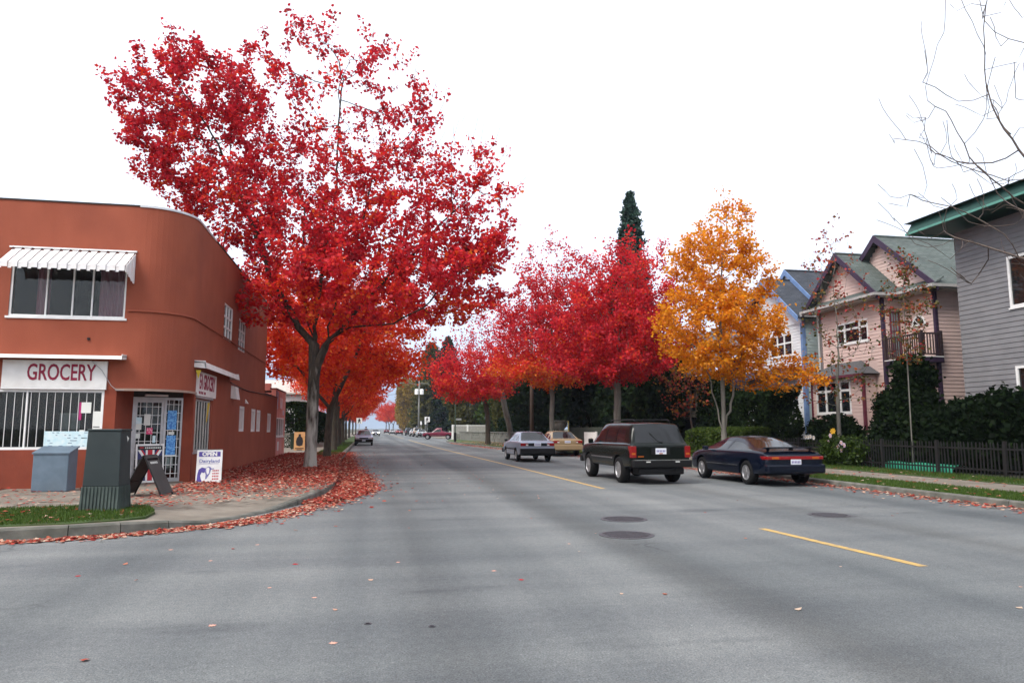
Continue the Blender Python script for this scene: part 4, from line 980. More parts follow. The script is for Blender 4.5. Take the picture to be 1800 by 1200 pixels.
window(WH, (XW, YW1, 0), (0, -1, 0), (-1, 0, 0), hW[0][0], hW[0][1], 5.12, 6.22, M_wood_w, M_dglass, cols=(.33, .66), rows=(.6,), fw=.07, depth=.07, recess=-.03, bw=.08, sill=.05)
MB().slab([(XW-.003, YW0+.1, 4.55), (XW-.003, YW1, 4.55), (XW-.7, YW1, 4.15), (XW-.7, YW0+.1, 4.15)], (0, 0, -.1)).build('pent_roof', mat('navy_roof', (.03, .03, .06), .7), WH)
MB().tube([(XW+.9, YW0-.06, 6.8), (XW+.9, YW0-.06, .3)], .05, 8).build('downpipe', M_white, WH)
window(WH, (XW, YW1, 0), (0, -1, 0), (-1, 0, 0), 1.0, 4.2, 1.5, 3.6, M_wood_w, M_dglass, cols=(.33, .66), fw=.08, depth=.08, recess=-.06, bw=.1)

# ---------------- green-roofed house at the right edge
GH = thing('green_house', 'house with deep dark green roof edge beside the pink house', 'house', (22, 15, 0))
M_grn = mat('green_fascia', (.018, .07, .055), .5, (.014, .055, .045), scale=4); M_gw = mat('grey_siding', (.20, .20, .21), .75, (.17, .17, .18), scale=2)
b = MB(); hG = [(2.0, 3.6, 5.2, 6.8), (5.0, 6.6, 5.2, 6.8), (2.0, 4.0, 1.6, 3.4)]
wall_cells(b, (19.4, 20.7, 0), (0, -1, 0), 12, .2, 8.1, hG, (-1, 0, 0), .2); b.box((19.6, 20.5, .2), (30, 20.7, 8.1)); b.box((19.6, 8.7, .2), (30, 8.9, 8.1)); b.build('wall', M_gw, GH)
siding(GH, (19.4, 20.7, 0), (0, -1, 0), (-1, 0, 0), 12, .3, 8.0, hG, M_gw, course=.16)
for h in hG: window(GH, (19.4, 20.7, 0), (0, -1, 0), (-1, 0, 0), *h, M_wood_w, M_dglass, cols=(.5,), fw=.08, depth=.08, recess=-.03, sill=.05)
MB().add([(18.3, 21.6, 8.25), (18.3, 8, 8.25), (31, 8, 8.25), (31, 21.6, 8.25), (18.45, 21.45, 8.62), (18.45, 8.15, 8.62), (31, 8.15, 8.62), (31, 21.45, 8.62)], [(3, 2, 1, 0), (0, 1, 5, 4), (1, 2, 6, 5), (2, 3, 7, 6), (3, 0, 4, 7)]).build('fascia', M_grn, GH)
MB().add([(18.25, 21.65, 8.62), (18.25, 8, 8.62), (31, 8, 8.62), (31, 21.65, 8.62), (22.5, 17.5, 10.2), (22.5, 12, 10.2), (28, 12, 10.2), (28, 17.5, 10.2)], [(0, 1, 5, 4), (1, 2, 6, 5), (2, 3, 7, 6), (3, 0, 4, 7), (4, 5, 6, 7), (3, 2, 1, 0)]).build('roof', mat('green_roof', (.03, .075, .065), .8, (.022, .055, .05), scale=12), GH)
MB().box((18.28, 8, 8.20), (18.34, 21.62, 8.27)).build('gutter', mat('green_gutter', (.10, .30, .24), .5), GH)
MB().box((18.34, 21.52, 8.20), (31, 21.62, 8.27)).build('gutter', mat('green_gutter', (.10, .30, .24), .5), GH)

# ---------------- dark heritage house behind the trees
HH = thing('dark_house', 'dark old house with a long row of cream porch windows', 'house', (24, 42, 0))
M_dk = mat('dark_clapboard', (.028, .035, .050), .8, (.022, .027, .04), scale=3); M_cream = mat('cream_trim', (.52, .47, .38), .6, (.45, .40, .32), scale=4)
b = MB(); hH = [(.4, 3.4, 2.45, 3.95), (3.7, 8.9, 2.45, 3.95)]
wall_cells(b, (19.6, 48, 0), (0, -1, 0), 9.4, .2, 4.7, hH, (-1, 0, 0), .2); b.box((19.8, 38.6, .2), (29, 38.8, 4.7)); b.box((19.8, 47.8, .2), (29, 48, 4.7)); b.build('wall', M_dk, HH)
siding(HH, (19.6, 48, 0), (0, -1, 0), (-1, 0, 0), 9.4, .3, 2.3, [], M_dk, course=.18)
window(HH, (19.6, 48, 0), (0, -1, 0), (-1, 0, 0), *hH[0], M_cream, M_dglass, cols=(.25, .5, .75), rows=(.33, .66), fw=.1, depth=.08, recess=-.03, bw=.05)
window(HH, (19.6, 48, 0), (0, -1, 0), (-1, 0, 0), *hH[1], M_cream, glass('porch_glass', (.06, .075, .07), .1), cols=(.14, .28, .42, .57, .71, .86), rows=(.65,), fw=.12, depth=.1, recess=-.05, bw=.16)
MB().box((19.5, 38.55, 2.2), (19.6, 48, 2.40)).build('sill_band', M_cream, HH)
MB().add([(18.7, 38, 4.75), (18.7, 48.6, 4.75), (24.3, 48.6, 8.6), (24.3, 38, 8.6), (18.7, 38, 4.62), (18.7, 48.6, 4.62), (24.3, 48.6, 8.4), (24.3, 38, 8.4)], [(0, 1, 2, 3), (7, 6, 5, 4), (0, 4, 5, 1), (0, 3, 7, 4), (1, 5, 6, 2)]).build('roof', M_sh_d, HH)
MB().add([(30, 38, 4.75), (30, 48.6, 4.75), (24.3, 48.6, 8.6), (24.3, 38, 8.6)], [(0, 1, 2, 3)]).build('roof', M_sh_d, HH)
MB().slab([(19.7, 38.7, 4.7), (29, 38.7, 4.7), (24.3, 38.7, 8.4)], (0, .1, 0)).build('gable_wall', M_dk, HH)
b = MB().box((20.6, 42.2, 5.6), (22.5, 44.2, 6.9)); dm = b.build('dormer', M_dk, HH)
window(HH, (20.6, 44.2, 0), (0, -1, 0), (-1, 0, 0), .2, 1.8, 5.75, 6.7, M_wood_w, M_dglass, cols=(.5,), rows=(.6,), fw=.1, depth=.08, recess=-.03)
gable_roof(HH, 20.3, 24, 43.2, 7.6, 1.3, .8, M_sh_d, name='dormer_roof')
MB().tube([(18.75, 39.2, 4.6), (19.2, 39.1, 4.4), (19.55, 39.0, 4.0)], .05, 8).build('downpipe', M_white, HH)

# ---------------- fences, walls and garden pieces along the right pavement
def picket_fence(label, x, y0, y1, h, m, sp=.125, z=.16, w=.028):
    t = thing('picket_fence', label, 'fence', (x, (y0+y1)/2, z))
    for zz in (z+.18, z+h-.16): MB().box((x-.018, y0, zz), (x+.018, y1, zz+.045)).build('rail', m, t)
    me = MB().box((-w/2, -w/2, 0), (w/2, w/2, h)).add([(-w/2, -w/2, h), (w/2, -w/2, h), (w/2, w/2, h), (-w/2, w/2, h), (0, 0, h+.06)], [(0, 1, 4), (1, 2, 4), (2, 3, 4), (3, 0, 4)]).mesh('picket', m)
    k = int((y1-y0)/sp)
    for i in range(k+1):
        o = bpy.data.objects.new('picket', me); link(o); o.parent = t; o.location = (0, y0+(y1-y0)*i/k-(y0+y1)/2, 0)
        o.rotation_euler = (rnd.uniform(-.02, .02), rnd.uniform(-.02, .02), 0)
    n = int((y1-y0)/2.4)
    for i in range(n+1): 
        y = y0+(y1-y0)*i/n; MB().box((x-.04, y-.04, z-.1), (x+.04, y+.04, z+h+.08)).build('post', m, t)
    return t
M_fblack = mat('fence_black', (.012, .012, .012), .6)
picket_fence('black metal picket fence before the pink house garden', 16.85, 12.0, 31.2, .92, M_fblack)
# green sheet lying behind the fence
TG = MB(); rr = random.Random(5)
V = []; 
for i in range(25):
    y = 19.0+4.6*i/24
    for j, (dx, z) in enumerate(((0, .17), (.05, .30), (.22, .40), (.6, .36))):
        V.append((17.15+dx+rr.uniform(-.03, .03), y, z+rr.uniform(-.025, .025)))
TG.add(V, [(i*4+j, (i+1)*4+j, (i+1)*4+j+1, i*4+j+1) for i in range(24) for j in range(3)])
o = TG.build('tarpaulin', mat('tarp_green', (.03, .33, .20), .45, (.02, .26, .16), scale=3), smooth=True); tag(o, 'bright green tarpaulin lying along the foot of the black fence', 'tarpaulin')
# board fence with white gate
def board_fence(label, x, y0, y1, h, m, bw=.19, z=.15):
    t = thing('board_fence', label, 'fence', (x, (y0+y1)/2, z)); me = MB().box((-.012, -bw/2+.004, 0), (.012, bw/2-.004, h)).mesh('board', m); k = int((y1-y0)/bw)
    for i in range(k):
        o = bpy.data.objects.new('board', me); link(o); o.parent = t; o.location = (rnd.uniform(-.006, .006), y0+bw*(i+.5)-(y0+y1)/2, rnd.uniform(-.02, .02))
    for y in np.linspace(y0, y1, 5): MB().box((x+.02, y-.07, z-.1), (x+.16, y+.07, z+h+.15)).build('post', m, t)
    return t
M_fgreen = mat('green_board', (.045, .058, .042), .85, (.03, .04, .028), scale=4, stretch=(1, 1, .3))
board_fence('weathered green board fence behind the gold parked car', 15.75, 38.2, 56.6, 1.45, M_fgreen)
t = thing('garden_gate', 'white painted gate set in the board fence', 'gate', (15.62, 50.6, .15))
MB().box((15.58, 49.2, .2), (15.64, 51.9, 1.25)).build('board', M_white, t); MB().box((15.56, 50.0, .55), (15.58, 50.2, .85)).build('hinge', mat('brass', (.45, .3, .08), .4), t); MB().box((15.56, 49.0, .15), (15.68, 49.19, 1.3)).build('post', M_white, t)
# stone garden urns
M_stone = mat('grey_stone', (.24, .24, .22), .9, (.15, .15, .135), scale=5, detail=8, bump=.5, bscale=25, dirt=(.10, .12, .07), dscale=2, damt=.5)
for k, (x, y) in enumerate(((15.0, 57.6), (15.0, 56.3))):
    t = thing('stone_urn', 'grey stone urn on a square pedestal, one of a pair by the fence', 'urn', (x, y, .15), 'stone urns by the fence')
    MB().box((x-.42, y-.42, .15), (x+.42, y+.42, 1.05)).build('pedestal', M_stone, t, bevel=.02); MB().box((x-.5, y-.5, 1.05), (x+.5, y+.5, 1.2)).build('cap', M_stone, t, bevel=.02)
    MB().lathe([(.22, 1.2), (.3, 1.26), (.16, 1.36), (.20, 1.42), (.42, 1.62), (.46, 1.85), (.40, 1.95), (.56, 2.05), (.58, 2.15), (.45, 2.16)], (x, y, 0), 18).build('bowl', M_stone, t, smooth=True)
t = MB().tube([(15.2, 54.6, .1), (15.12, 54.6, 2.1)], .05, 6).build('garden_stake', mat('stake_yellow', (.5, .4, .08), .6)); tag(t, 'yellow stake leaning by the stone urns', 'stake')
# low stone wall: courses of single stones
SW = thing('stone_wall', 'low grey rubble stone wall under the sheared hedge', 'wall', (15.9, 74, .1))
stm = []
for q in range(5):
    rq = random.Random(40+q); b = MB(); s = lambda v: v*rq.uniform(.8, 1.08)
    b.add([(-s(.2), -s(.42), -s(.16)), (-s(.2), s(.42), -s(.16)), (.2, .42, -.16), (.2, -.42, -.16), (-s(.2), -s(.42), s(.16)), (-s(.2), s(.42), s(.16)), (.2, .42, .16), (.2, -.42, .16)], [(0, 1, 2, 3), (7, 6, 5, 4), (0, 4, 5, 1), (1, 5, 6, 2), (2, 6, 7, 3), (3, 7, 4, 0)])
    stm.append(b.mesh('stone', M_stone))
for r_ in range(3):
    y = 59.5+(.42 if r_ % 2 else 0); 
    while y < 94:
        o = bpy.data.objects.new('stone', stm[rnd.randrange(5)]); link(o); o.parent = SW; o.location = (rnd.uniform(-.03, .03), y-74, .2+.33*r_); o.rotation_euler = (0, 0, rnd.uniform(-.05, .05)); y += .86
MB().box((15.8, 59, .1), (16.1, 94.5, 1.0)).build('core', M_stone, SW); MB().box((15.65, 59, 1.09), (16.15, 94.5, 1.17)).build('coping', M_stone, SW)
SW.location = (12.5, 72.5, .1); SW.rotation_euler = (0, 0, R(5.3)); SW.scale = (1, .80, 1)
# white gate and panel fence at the far corner
t = thing('white_gate', 'white timber gate with posts at the far street corner', 'gate', (16.5, 95.5, .1))
M_lat = mat('lattice_grey', (.34, .34, .31), .8)
for x in (13.9, 16.0, 19.0): MB().box((x-.12, 95.4, .1), (x+.12, 95.64, 2.0)).build('post', M_white, t)
MB().box((14.02, 95.48, .9), (18.88, 95.54, 1.85)).build('panel', M_lat, t); MB().box((13.9, 95.46, 1.85), (19, 95.58, 1.95)).build('rail', M_white, t); MB().box((13.9, 95.44, .1), (19, 95.6, .88)).build('base_wall', M_stone, t)
t.location = (12.6, 91.5, .1); t.scale = (.9, 1, 1)
# ================================================================ vehicles
def paint(name, c, metal=.35, rough=.28, coat=.6):
    metal, coat, rough = metal*.35, .12, .22
    return mat(name, c, rough, tuple(x*.9 for x in c), scale=40, metal=metal, spec=.32, coat=coat)
M_cglass = mat('car_glass', (.010, .012, .014), .06, (.008, .009, .010), scale=2, spec=.5)
M_tyre = mat('tyre_rubber', (.007, .007, .0075), .85, (.010, .010, .010), scale=20, spec=.2)
M_rim = mat('alloy_rim', (.42, .42, .43), .35, (.34, .34, .35), scale=10, metal=.7)
M_trim = mat('black_trim', (.006, .006, .0065), .55, spec=.25)
M_tail = mat('tail_red', (.26, .006, .008), .25, (.18, .004, .005), scale=30, coat=.4)
M_amber = mat('lamp_amber', (.42, .10, .012), .25)
M_clear = mat('lamp_clear', (.62, .62, .60), .2)
M_plate = mat('plate_white', (.70, .72, .76), .5, (.60, .63, .68), scale=30)
M_well = mat('wheel_well', (.008, .008, .008), .95)
M_chrome = mat('chrome', (.60, .61, .62), .15, metal=.9)

def car_body(stations, cuts, glass_iv, wind_iv, wheel_y, wr, w_out, clad=0.0):
    """loft of half sections mirrored; returns dict of meshes by material index: 0 body 1 glass 2 dark"""
    NP = 10; S = []
    for (y, zb, zs, zt, w, wt, cr, kd) in stations:
        hh = zs-zb
        pts = [(0, zb), (w*.80, zb), (w*.965, zb+.05), (w, zb+hh*.38), (w, zb+hh*.72), (w*.965, zs)]
        if kd == 'c': pts += [(w*.925, zs+.035), (wt+.015, zt-.085), (wt-.06, zt-.008), (0, zt+cr)]
        else: pts += [(w*.94, zs+(zt-zs)*.35), (w*.90, zs+(zt-zs)*.75), (w*.80, zt), (0, zt+cr)]
        S.append((y, pts))
    V = []; F = []; M = []
    ring = []
    for y, pts in S:
        r0 = len(V)
        for p in pts: V.append((p[0], y, p[1]))
        for p in reversed(pts[1:-1]): V.append((-p[0], y, p[1]))
        ring.append(r0)
    n = 2*NP-2
    crease = []
    for i in range(len(S)-1):
        ym = (S[i][0]+S[i+1][0])/2
        for k in range(n):
            a, b2 = ring[i]+k, ring[i]+(k+1) % n
            c, d = ring[i+1]+(k+1) % n, ring[i+1]+k
            F.append((a, b2, c, d))
            j = k if k < NP-1 else n-1-k      # strip index mirrored
            mi = 0
            if j == 6 and any(g[0]-1e-4 <= S[i][0] and S[i+1][0] <= g[1]+1e-4 for g in glass_iv): mi = 1
            if j == 8 and any(abs(g[0]-S[i][0]) < 1e-4 and abs(g[1]-S[i+1][0]) < 1e-4 for g in wind_iv): mi = 1
            if j <= 1 or (clad and j == 2): mi = 2
            M.append(mi)
            if k in (5, 6, n-5, n-6): crease.append(((a, d), .6))
            if k in (8, n-8): crease.append(((a, d), .45))
            if k in (2, n-2): crease.append(((a, d), .8))
    F.append(tuple(ring[0]+k for k in range(n-1, -1, -1))); M.append(0); F.append(tuple(ring[-1]+k for k in range(n))); M.append(0)
    me = bpy.data.meshes.new('car_tmp'); me.from_pydata(V, [], F); me.polygons.foreach_set('material_index', M)
    for _ in range(3): me.materials.append(M_trim)
    ek = {tuple(sorted(e.vertices)): e.index for e in me.edges}
    cv = np.zeros(len(me.edges), dtype=np.float32)
    for e, v in crease: cv[ek[tuple(sorted(e))]] = v
    # windows keep sharp corners
    for i in range(len(S)):
        for k in range(n):
            j = k if k < NP-1 else n-1-k
            if j == 6 or j == 8:
                e = tuple(sorted((ring[i]+k, ring[i]+(k+1) % n)))
                if j == 6 and any(abs(S[i][0]-q) < 1e-4 for g in glass_iv for q in g): cv[ek[e]] = max(cv[ek[e]], .75)
                if j == 8 and any(abs(S[i][0]-q) < 1e-4 for g in wind_iv for q in g): cv[ek[e]] = max(cv[ek[e]], .6)
    for i in (0, len(S)-1):
        for k in range(n):
            e = tuple(sorted((ring[i]+k, ring[i]+(k+1) % n))); cv[ek[e]] = .72
    at = me.attributes.new('crease_edge', 'FLOAT', 'EDGE'); at.data.foreach_set('value', cv)
    me.update(); me.validate()
    ob = bpy.data.objects.new('car_tmp', me); link(ob)
    bm_ = bmesh.new(); bm_.from_mesh(me); bmesh.ops.recalc_face_normals(bm_, faces=bm_.faces); bm_.to_mesh(me); bm_.free()
    sb = ob.modifiers.new('s', 'SUBSURF'); sb.levels = 2; sb.render_levels = 2
    cut = MB(); cut.mi = 2
    for yw in wheel_y:
        for s in (-1, 1):
            cut.lathe([(wr+.055, -.30 if s > 0 else -.10), (wr+.055, .10 if s > 0 else .30)], (s*w_out, yw, wr+.01), 28, axis='x')
    cm = cut.mesh('cut', [M_trim, M_trim, M_trim]); co = bpy.data.objects.new('cut', cm); link(co)
    bm_ = bmesh.new(); bm_.from_mesh(cm); bmesh.ops.recalc_face_normals(bm_, faces=bm_.faces); bm_.to_mesh(cm); bm_.free()
    bo = ob.modifiers.new('b', 'BOOLEAN'); bo.operation = 'DIFFERENCE'; bo.object = co; bo.solver = 'EXACT'
    dg = bpy.context.evaluated_depsgraph_get(); dg.update()
    ev = bpy.data.meshes.new_from_object(ob.evaluated_get(dg))
    bpy.data.objects.remove(ob); bpy.data.objects.remove(co)
    out = {}
    for idx in (0, 1, 2):
        bm_ = bmesh.new(); bm_.from_mesh(ev)
        bmesh.ops.delete(bm_, geom=[f for f in bm_.faces if f.material_index != idx], context='FACES')
        if idx == 1:
            # proud of nothing: shift glass a touch inwards so the reveal shows
            for v in bm_.verts: v.co += v.normal*(-.006)
        q = bpy.data.meshes.new('part'); bm_.to_mesh(q); bm_.free()
        q.polygons.foreach_set('use_smooth', [True]*len(q.polygons)); q.polygons.foreach_set('material_index', [0]*len(q.polygons)); q.materials.clear()
        out[idx] = q
    return out

def wheel_mesh(wr, wd, spokes):
    ty = MB().lathe([(wr*.56, -wd*.1), (wr*.60, -wd/2), (wr*.90, -wd/2), (wr*.985, -wd*.36), (wr, -wd*.15), (wr, wd*.15), (wr*.985, wd*.36), (wr*.90, wd/2), (wr*.60, wd/2), (wr*.56, wd*.1)], (0, 0, 0), 28, axis='x').mesh('wheel', M_tyre, smooth=True)
    rim = MB(); rim.lathe([(wr*.62, wd*.30), (wr*.62, wd*.515), (wr*.57, wd*.515), (wr*.54, wd*.40)], (0, 0, 0), 24, axis='x')
    rim.lathe([(wr*.16, wd*.2), (wr*.17, wd*.47), (wr*.10, wd*.50)], (0, 0, 0), 14, axis='x')
    for k in range(spokes):
        a = 2*math.pi*k/spokes; c, s = math.cos(a), math.sin(a); t = wr*(.10 if spokes > 5 else .15)
        P = []
        for (r, h) in ((wr*.12, t), (wr*.58, t*.8)):
            for e in (-1, 1):
                P.append((r*c-e*h*s, r*s+e*h*c))
        rim.slab([(wd*.44, P[0][0], P[0][1]), (wd*.44, P[1][0], P[1][1]), (wd*.47, P[3][0], P[3][1]), (wd*.47, P[2][0], P[2][1])], (-.03, 0, 0))
    rm = rim.mesh('rim', M_rim)
    hub = MB().lathe([(wr*.56, wd*.22), (wr*.56, wd*.26)], (0, 0, 0), 20, axis='x').mesh('brake_disc', M_trim)
    return ty, rm, hub

def make_car(name, label, cat, stations, glass_iv, wind_iv, wheels, wr, track, body_m, lower_m, wd=.20, spokes=5, clad=0, w_out=.86, group=None):
    root = thing(name, label, cat, (0, 0, 0), group)
    ms = car_body(stations, None, glass_iv, wind_iv, wheels, wr, w_out, clad)
    bm_ = bmesh.new(); bm_.from_mesh(ms[1]); bm_.faces.ensure_lookup_table(); seen = set()
    for f0 in bm_.faces:
        if f0.index in seen: continue
        isl = [f0]; seen.add(f0.index); q = [f0]
        while q:
            for e in q.pop().edges:
                for f2 in e.link_faces:
                    if f2.index not in seen: seen.add(f2.index); isl.append(f2); q.append(f2)
        b = MB(); ix = {}
        for f in isl:
            for v in f.verts:
                if v.index not in ix: ix[v.index] = len(b.v); b.v.append(tuple(v.co))
            b.f.append(tuple(ix[v.index] for v in f.verts)); b.m.append(0)
        cx = sum(p[0] for p in b.v)/len(b.v); cyy = sum(p[1] for p in b.v)/len(b.v)
        b.build('side_window' if abs(cx) > .2 else ('windscreen' if cyy > 0 else 'rear_window'), M_cglass, root, smooth=True, local=True)
    bm_.free()
    for idx, nm, m in ((0, 'body', body_m), (2, 'underbody', lower_m)):
        ms[idx].name = nm; ms[idx].materials.append(m); o = bpy.data.objects.new(nm, ms[idx]); link(o); o.parent = root
    ty, rm, hub = wheel_mesh(wr, wd, spokes)
    for y in wheels:
        for s in (-1, 1):
            o = bpy.data.objects.new('wheel', ty); link(o); o.parent = root; o.location = (s*track/2, y, wr); o.rotation_euler = (rnd.uniform(0, 6), 0, 0 if s > 0 else math.pi)
            for nm, me in (('rim', rm), ('brake_disc', hub)):
                q = bpy.data.objects.new(nm, me); link(q); q.parent = o
    return root
def P(root, name, a, b, m, bevel=0, parent=None):
    return MB().box(a, b).build(name, m, parent or root, bevel=bevel, local=True)
def plate(root, y, z, out, dy, w=.30, h=.15, mk=M_viol):
    y1 = y+out*.006
    pl = P(root, 'number_plate', (-w/2, min(y, y1), z-h/2), (w/2, max(y, y1), z+h/2), M_plate)
    for k in range(6):
        x = -w*.36+w*.72*k/5; y2 = y1+out*.002
        MB().box((x-.012, min(y1, y2), z-.028), (x+.012, max(y1, y2), z+.03)).build('digit', mk, pl, local=True)
    return pl

# ---- dark green SUV, moving away
PT = mat('suv_green', (.0035, .006, .0045), .2, (.003, .005, .004), scale=40, spec=.2, coat=.12)
SUV = make_car('suv', 'dark green four-door SUV with roof rails driving up the right lane', 'car',
    [(-2.28, .52, 1.00, 1.04, .80, .7, .01, 'h'), (-2.24, .46, 1.05, 1.095, .865, .7, .01, 'h'), (-2.15, .44, 1.06, 1.10, .88, .7, .01, 'h'),
     (-1.93, .42, 1.07, 1.63, .885, .70, .03, 'c'), (-1.70, .40, 1.07, 1.655, .885, .705, .03, 'c'), (-1.00, .40, 1.065, 1.67, .885, .71, .03, 'c'), (-.92, .40, 1.065, 1.67, .885, .71, .03, 'c'),
     (-.12, .40, 1.06, 1.67, .885, .71, .03, 'c'), (-.04, .40, 1.06, 1.67, .885, .71, .03, 'c'), (.38, .40, 1.055, 1.645, .885, .70, .03, 'c'),
     (1.08, .40, 1.05, 1.09, .885, .6, .02, 'h'), (1.25, .40, 1.04, 1.08, .88, .6, .02, 'h'), (1.95, .42, .98, 1.03, .865, .6, .02, 'h'), (2.18, .45, .93, .99, .83, .6, .01, 'h'), (2.25, .48, .85, .92, .76, .6, .0, 'h')],
    [(-1.70, -1.00), (-.92, -.12), (-.04, .38), (.38, 1.08)], [(-2.15, -1.93), (.38, 1.08)], (-1.32, 1.37), .365, 1.50, PT, M_trim, wd=.25, spokes=5, w_out=.885)
for s in (-1, 1):
    a, b_ = (.70, .868) if s > 0 else (-.868, -.70)
    tl = P(SUV, 'tail_light', (a, -2.285, .72), (b_, -2.10, 1.03), M_tail, .01); P(SUV, 'amber_lens', (a+.03, -2.29, .80), (b_-.03, -2.285, .85), M_amber, parent=tl)
    P(SUV, 'side_moulding', (s*.895-.012, -1.0+.05, .66), (s*.895+.012, .95, .70), M_chrome)
    m_ = MB().obox((s*.90-(.0 if s > 0 else .16), .72, 1.06), (.16, 0, 0), (0, .08, 0), (0, 0, .14)).build('wing_mirror', PT, SUV, local=True, bevel=.03)
    MB().tube([(s*.50, -1.75, 1.70), (s*.53, -1.6, 1.745), (s*.53, .1, 1.745), (s*.50, .25, 1.70)], .018, 6).build('roof_rail', M_trim, SUV, local=True)
for y in (-1.2, -.3): MB().tube([(-.53, y, 1.745), (.53, y, 1.745)], .014, 6).build('roof_rail', M_trim, SUV, local=True)
P(SUV, 'valance', (-.66, -2.32, .27), (.66, -1.85, .455), M_trim, .04); P(SUV, 'rear_bumper', (-.85, -2.42, .46), (.85, -2.20, .66), M_trim, .03); P(SUV, 'bumper_strip', (-.80, -2.425, .655), (.80, -2.30, .672), M_chrome)
P(SUV, 'plate_recess', (-.27, -2.292, .80), (.27, -2.275, .98), M_trim); plate(SUV, -2.293, .895, -1, 0, .31, .16); P(SUV, 'plate_sticker', (-.05, -2.304, .822), (.05, -2.3015, .845), M_amber)
P(SUV, 'badge', (-.66, -2.30, .74), (-.50, -2.285, .765), M_amber)
MB().tube([(.12, -2.15, 1.12), (-.02, -2.12, 1.16), (-.22, -2.035, 1.38)], .012, 5).build('wiper', M_trim, SUV, local=True)
for k in (-1, 1): P(SUV, 'bumper_lamp', (k*.42-.06, -2.43, .60), (k*.42+.06, -2.42, .63), M_clear)
MB().tube([(.45, -2.35, .40), (.45, -1.7, .42)], .03, 8).build('exhaust', M_trim, SUV, local=True); MB().lathe([(.12, -.1), (.16, 0), (.12, .1)], (0, -1.32, .36), 12, axis='x').build('axle', M_well, SUV, local=True)
MB().tube([(-.68, -1.32, .365), (.68, -1.32, .365)], .05, 8).build('axle', M_well, SUV, local=True)
for s in (-1, 1): P(SUV, 'headlight', (s*.62-.14, 2.20, .76), (s*.62+.14, 2.27, .92), M_clear, .02)
P(SUV, 'front_bumper', (-.84, 2.18, .45), (.84, 2.36, .66), M_trim, .03)
SUV.location = (7.72, 20.95, 0); SUV.rotation_euler = (0, 0, R(1.0))

# ---- dark blue coupe parked at the right kerb
PT = mat('coupe_blue', (.0035, .006, .015), .2, (.003, .005, .012), scale=40, spec=.25, coat=.15)
CP = make_car('coupe', 'dark navy two-door coupe with rear wing parked at the kerb', 'car',
    [(-2.33, .42, .78, .80, .76, .6, .01, 'h'), (-2.26, .33, .82, .865, .845, .6, .02, 'h'), (-2.05, .28, .85, .925, .88, .6, .02, 'h'), (-1.62, .25, .875, .965, .89, .6, .02, 'h'),
     (-.72, .24, .885, 1.255, .89, .53, .03, 'c'), (-.30, .24, .885, 1.285, .89, .55, .03, 'c'), (-.22, .24, .885, 1.288, .89, .55, .03, 'c'), (.12, .24, .885, 1.275, .89, .55, .03, 'c'), (.20, .24, .885, 1.27, .89, .545, .03, 'c'), (.34, .24, .885, 1.25, .89, .53, .03, 'c'),
     (1.18, .24, .875, .93, .885, .5, .03, 'h'), (1.75, .25, .80, .85, .87, .5, .03, 'h'), (2.12, .28, .68, .73, .82, .5, .02, 'h'), (2.28, .33, .56, .62, .68, .5, .01, 'h')],
    [(-1.62, -.72), (-.72, -.30), (-.22, .34), (.34, 1.18)], [(-1.62, -.72), (.34, 1.18)], (-1.34, 1.27), .325, 1.52, PT, PT, wd=.22, spokes=6, w_out=.89)
P(CP, 'tail_light_bar', (-.80, -2.345, .70), (.80, -2.20, .785), M_tail, .012)
for s in (-1, 1):
    P(CP, 'tail_light', (s*.805-.05, -2.28, .70), (s*.805+.05, -2.05, .785), M_tail, .01); P(CP, 'amber_lens', (s*.58-.10, -2.349, .715), (s*.58+.10, -2.344, .77), M_amber)
    MB().obox((s*.90-(0 if s > 0 else .17), .70, .88), (.17, 0, 0), (0, .10, 0), (0, 0, .12)).build('wing_mirror', PT, CP, local=True, bevel=.03)
    MB().box((s*.62-.02, -2.12, .92), (s*.62+.02, -2.02, 1.0)).build('wing_strut', PT, CP, local=True)
    P(CP, 'side_moulding', (s*.893-.008, -.95, .50), (s*.893+.008, .90, .515), M_chrome)
b = MB(); b.slab([(-.80, -2.22, 1.02), (-.55, -2.30, 1.03), (.55, -2.30, 1.03), (.80, -2.22, 1.02), (.80, -2.05, .985), (.55, -2.0, 1.005), (-.55, -2.0, 1.005), (-.80, -2.05, .985)], (0, 0, -.022)); b.build('rear_wing', PT, CP, local=True, bevel=.008)
P(CP, 'wing_strut', (-.03, -2.2, .93), (.03, -2.08, 1.0), PT)
P(CP, 'rear_bumper', (-.84, -2.40, .34), (.84, -2.20, .58), PT, .05); plate(CP, -2.352, .635, -1, 0, .30, .14)
b = MB().tube([(.25, -2.36, .30), (.25, -2.1, .30)], .04, 8).build('exhaust', M_trim, CP, local=True)
CP.location = (10.88, 19.62, 0); CP.rotation_euler = (0, 0, R(.6))

# ---- silver-blue sedan ahead in the lane
SED = [(-2.16, .40, .84, .86, .74, .6, .0, 'h'), (-2.12, .34, .88, .915, .80, .6, .01, 'h'), (-2.0, .30, .895, .945, .82, .6, .015, 'h'), (-1.52, .26, .90, .955, .825, .6, .015, 'h'),
     (-.92, .25, .90, 1.335, .825, .56, .025, 'c'), (-.80, .25, .90, 1.345, .825, .57, .025, 'c'), (-.20, .25, .90, 1.36, .825, .575, .025, 'c'), (-.12, .25, .90, 1.36, .825, .575, .025, 'c'), (.30, .25, .895, 1.335, .825, .565, .025, 'c'),
     (1.02, .25, .88, .93, .82, .5, .02, 'h'), (1.2, .25, .87, .915, .82, .5, .02, 'h'), (1.85, .28, .78, .82, .80, .5, .02, 'h'), (2.10, .32, .72, .76, .76, .5, .01, 'h'), (2.16, .38, .66, .70, .68, .5, 0, 'h')]
SG = [(-1.52, -.92), (-.80, -.20), (-.12, .30), (.30, 1.02)]; SWD = [(-1.52, -.92), (.30, 1.02)]
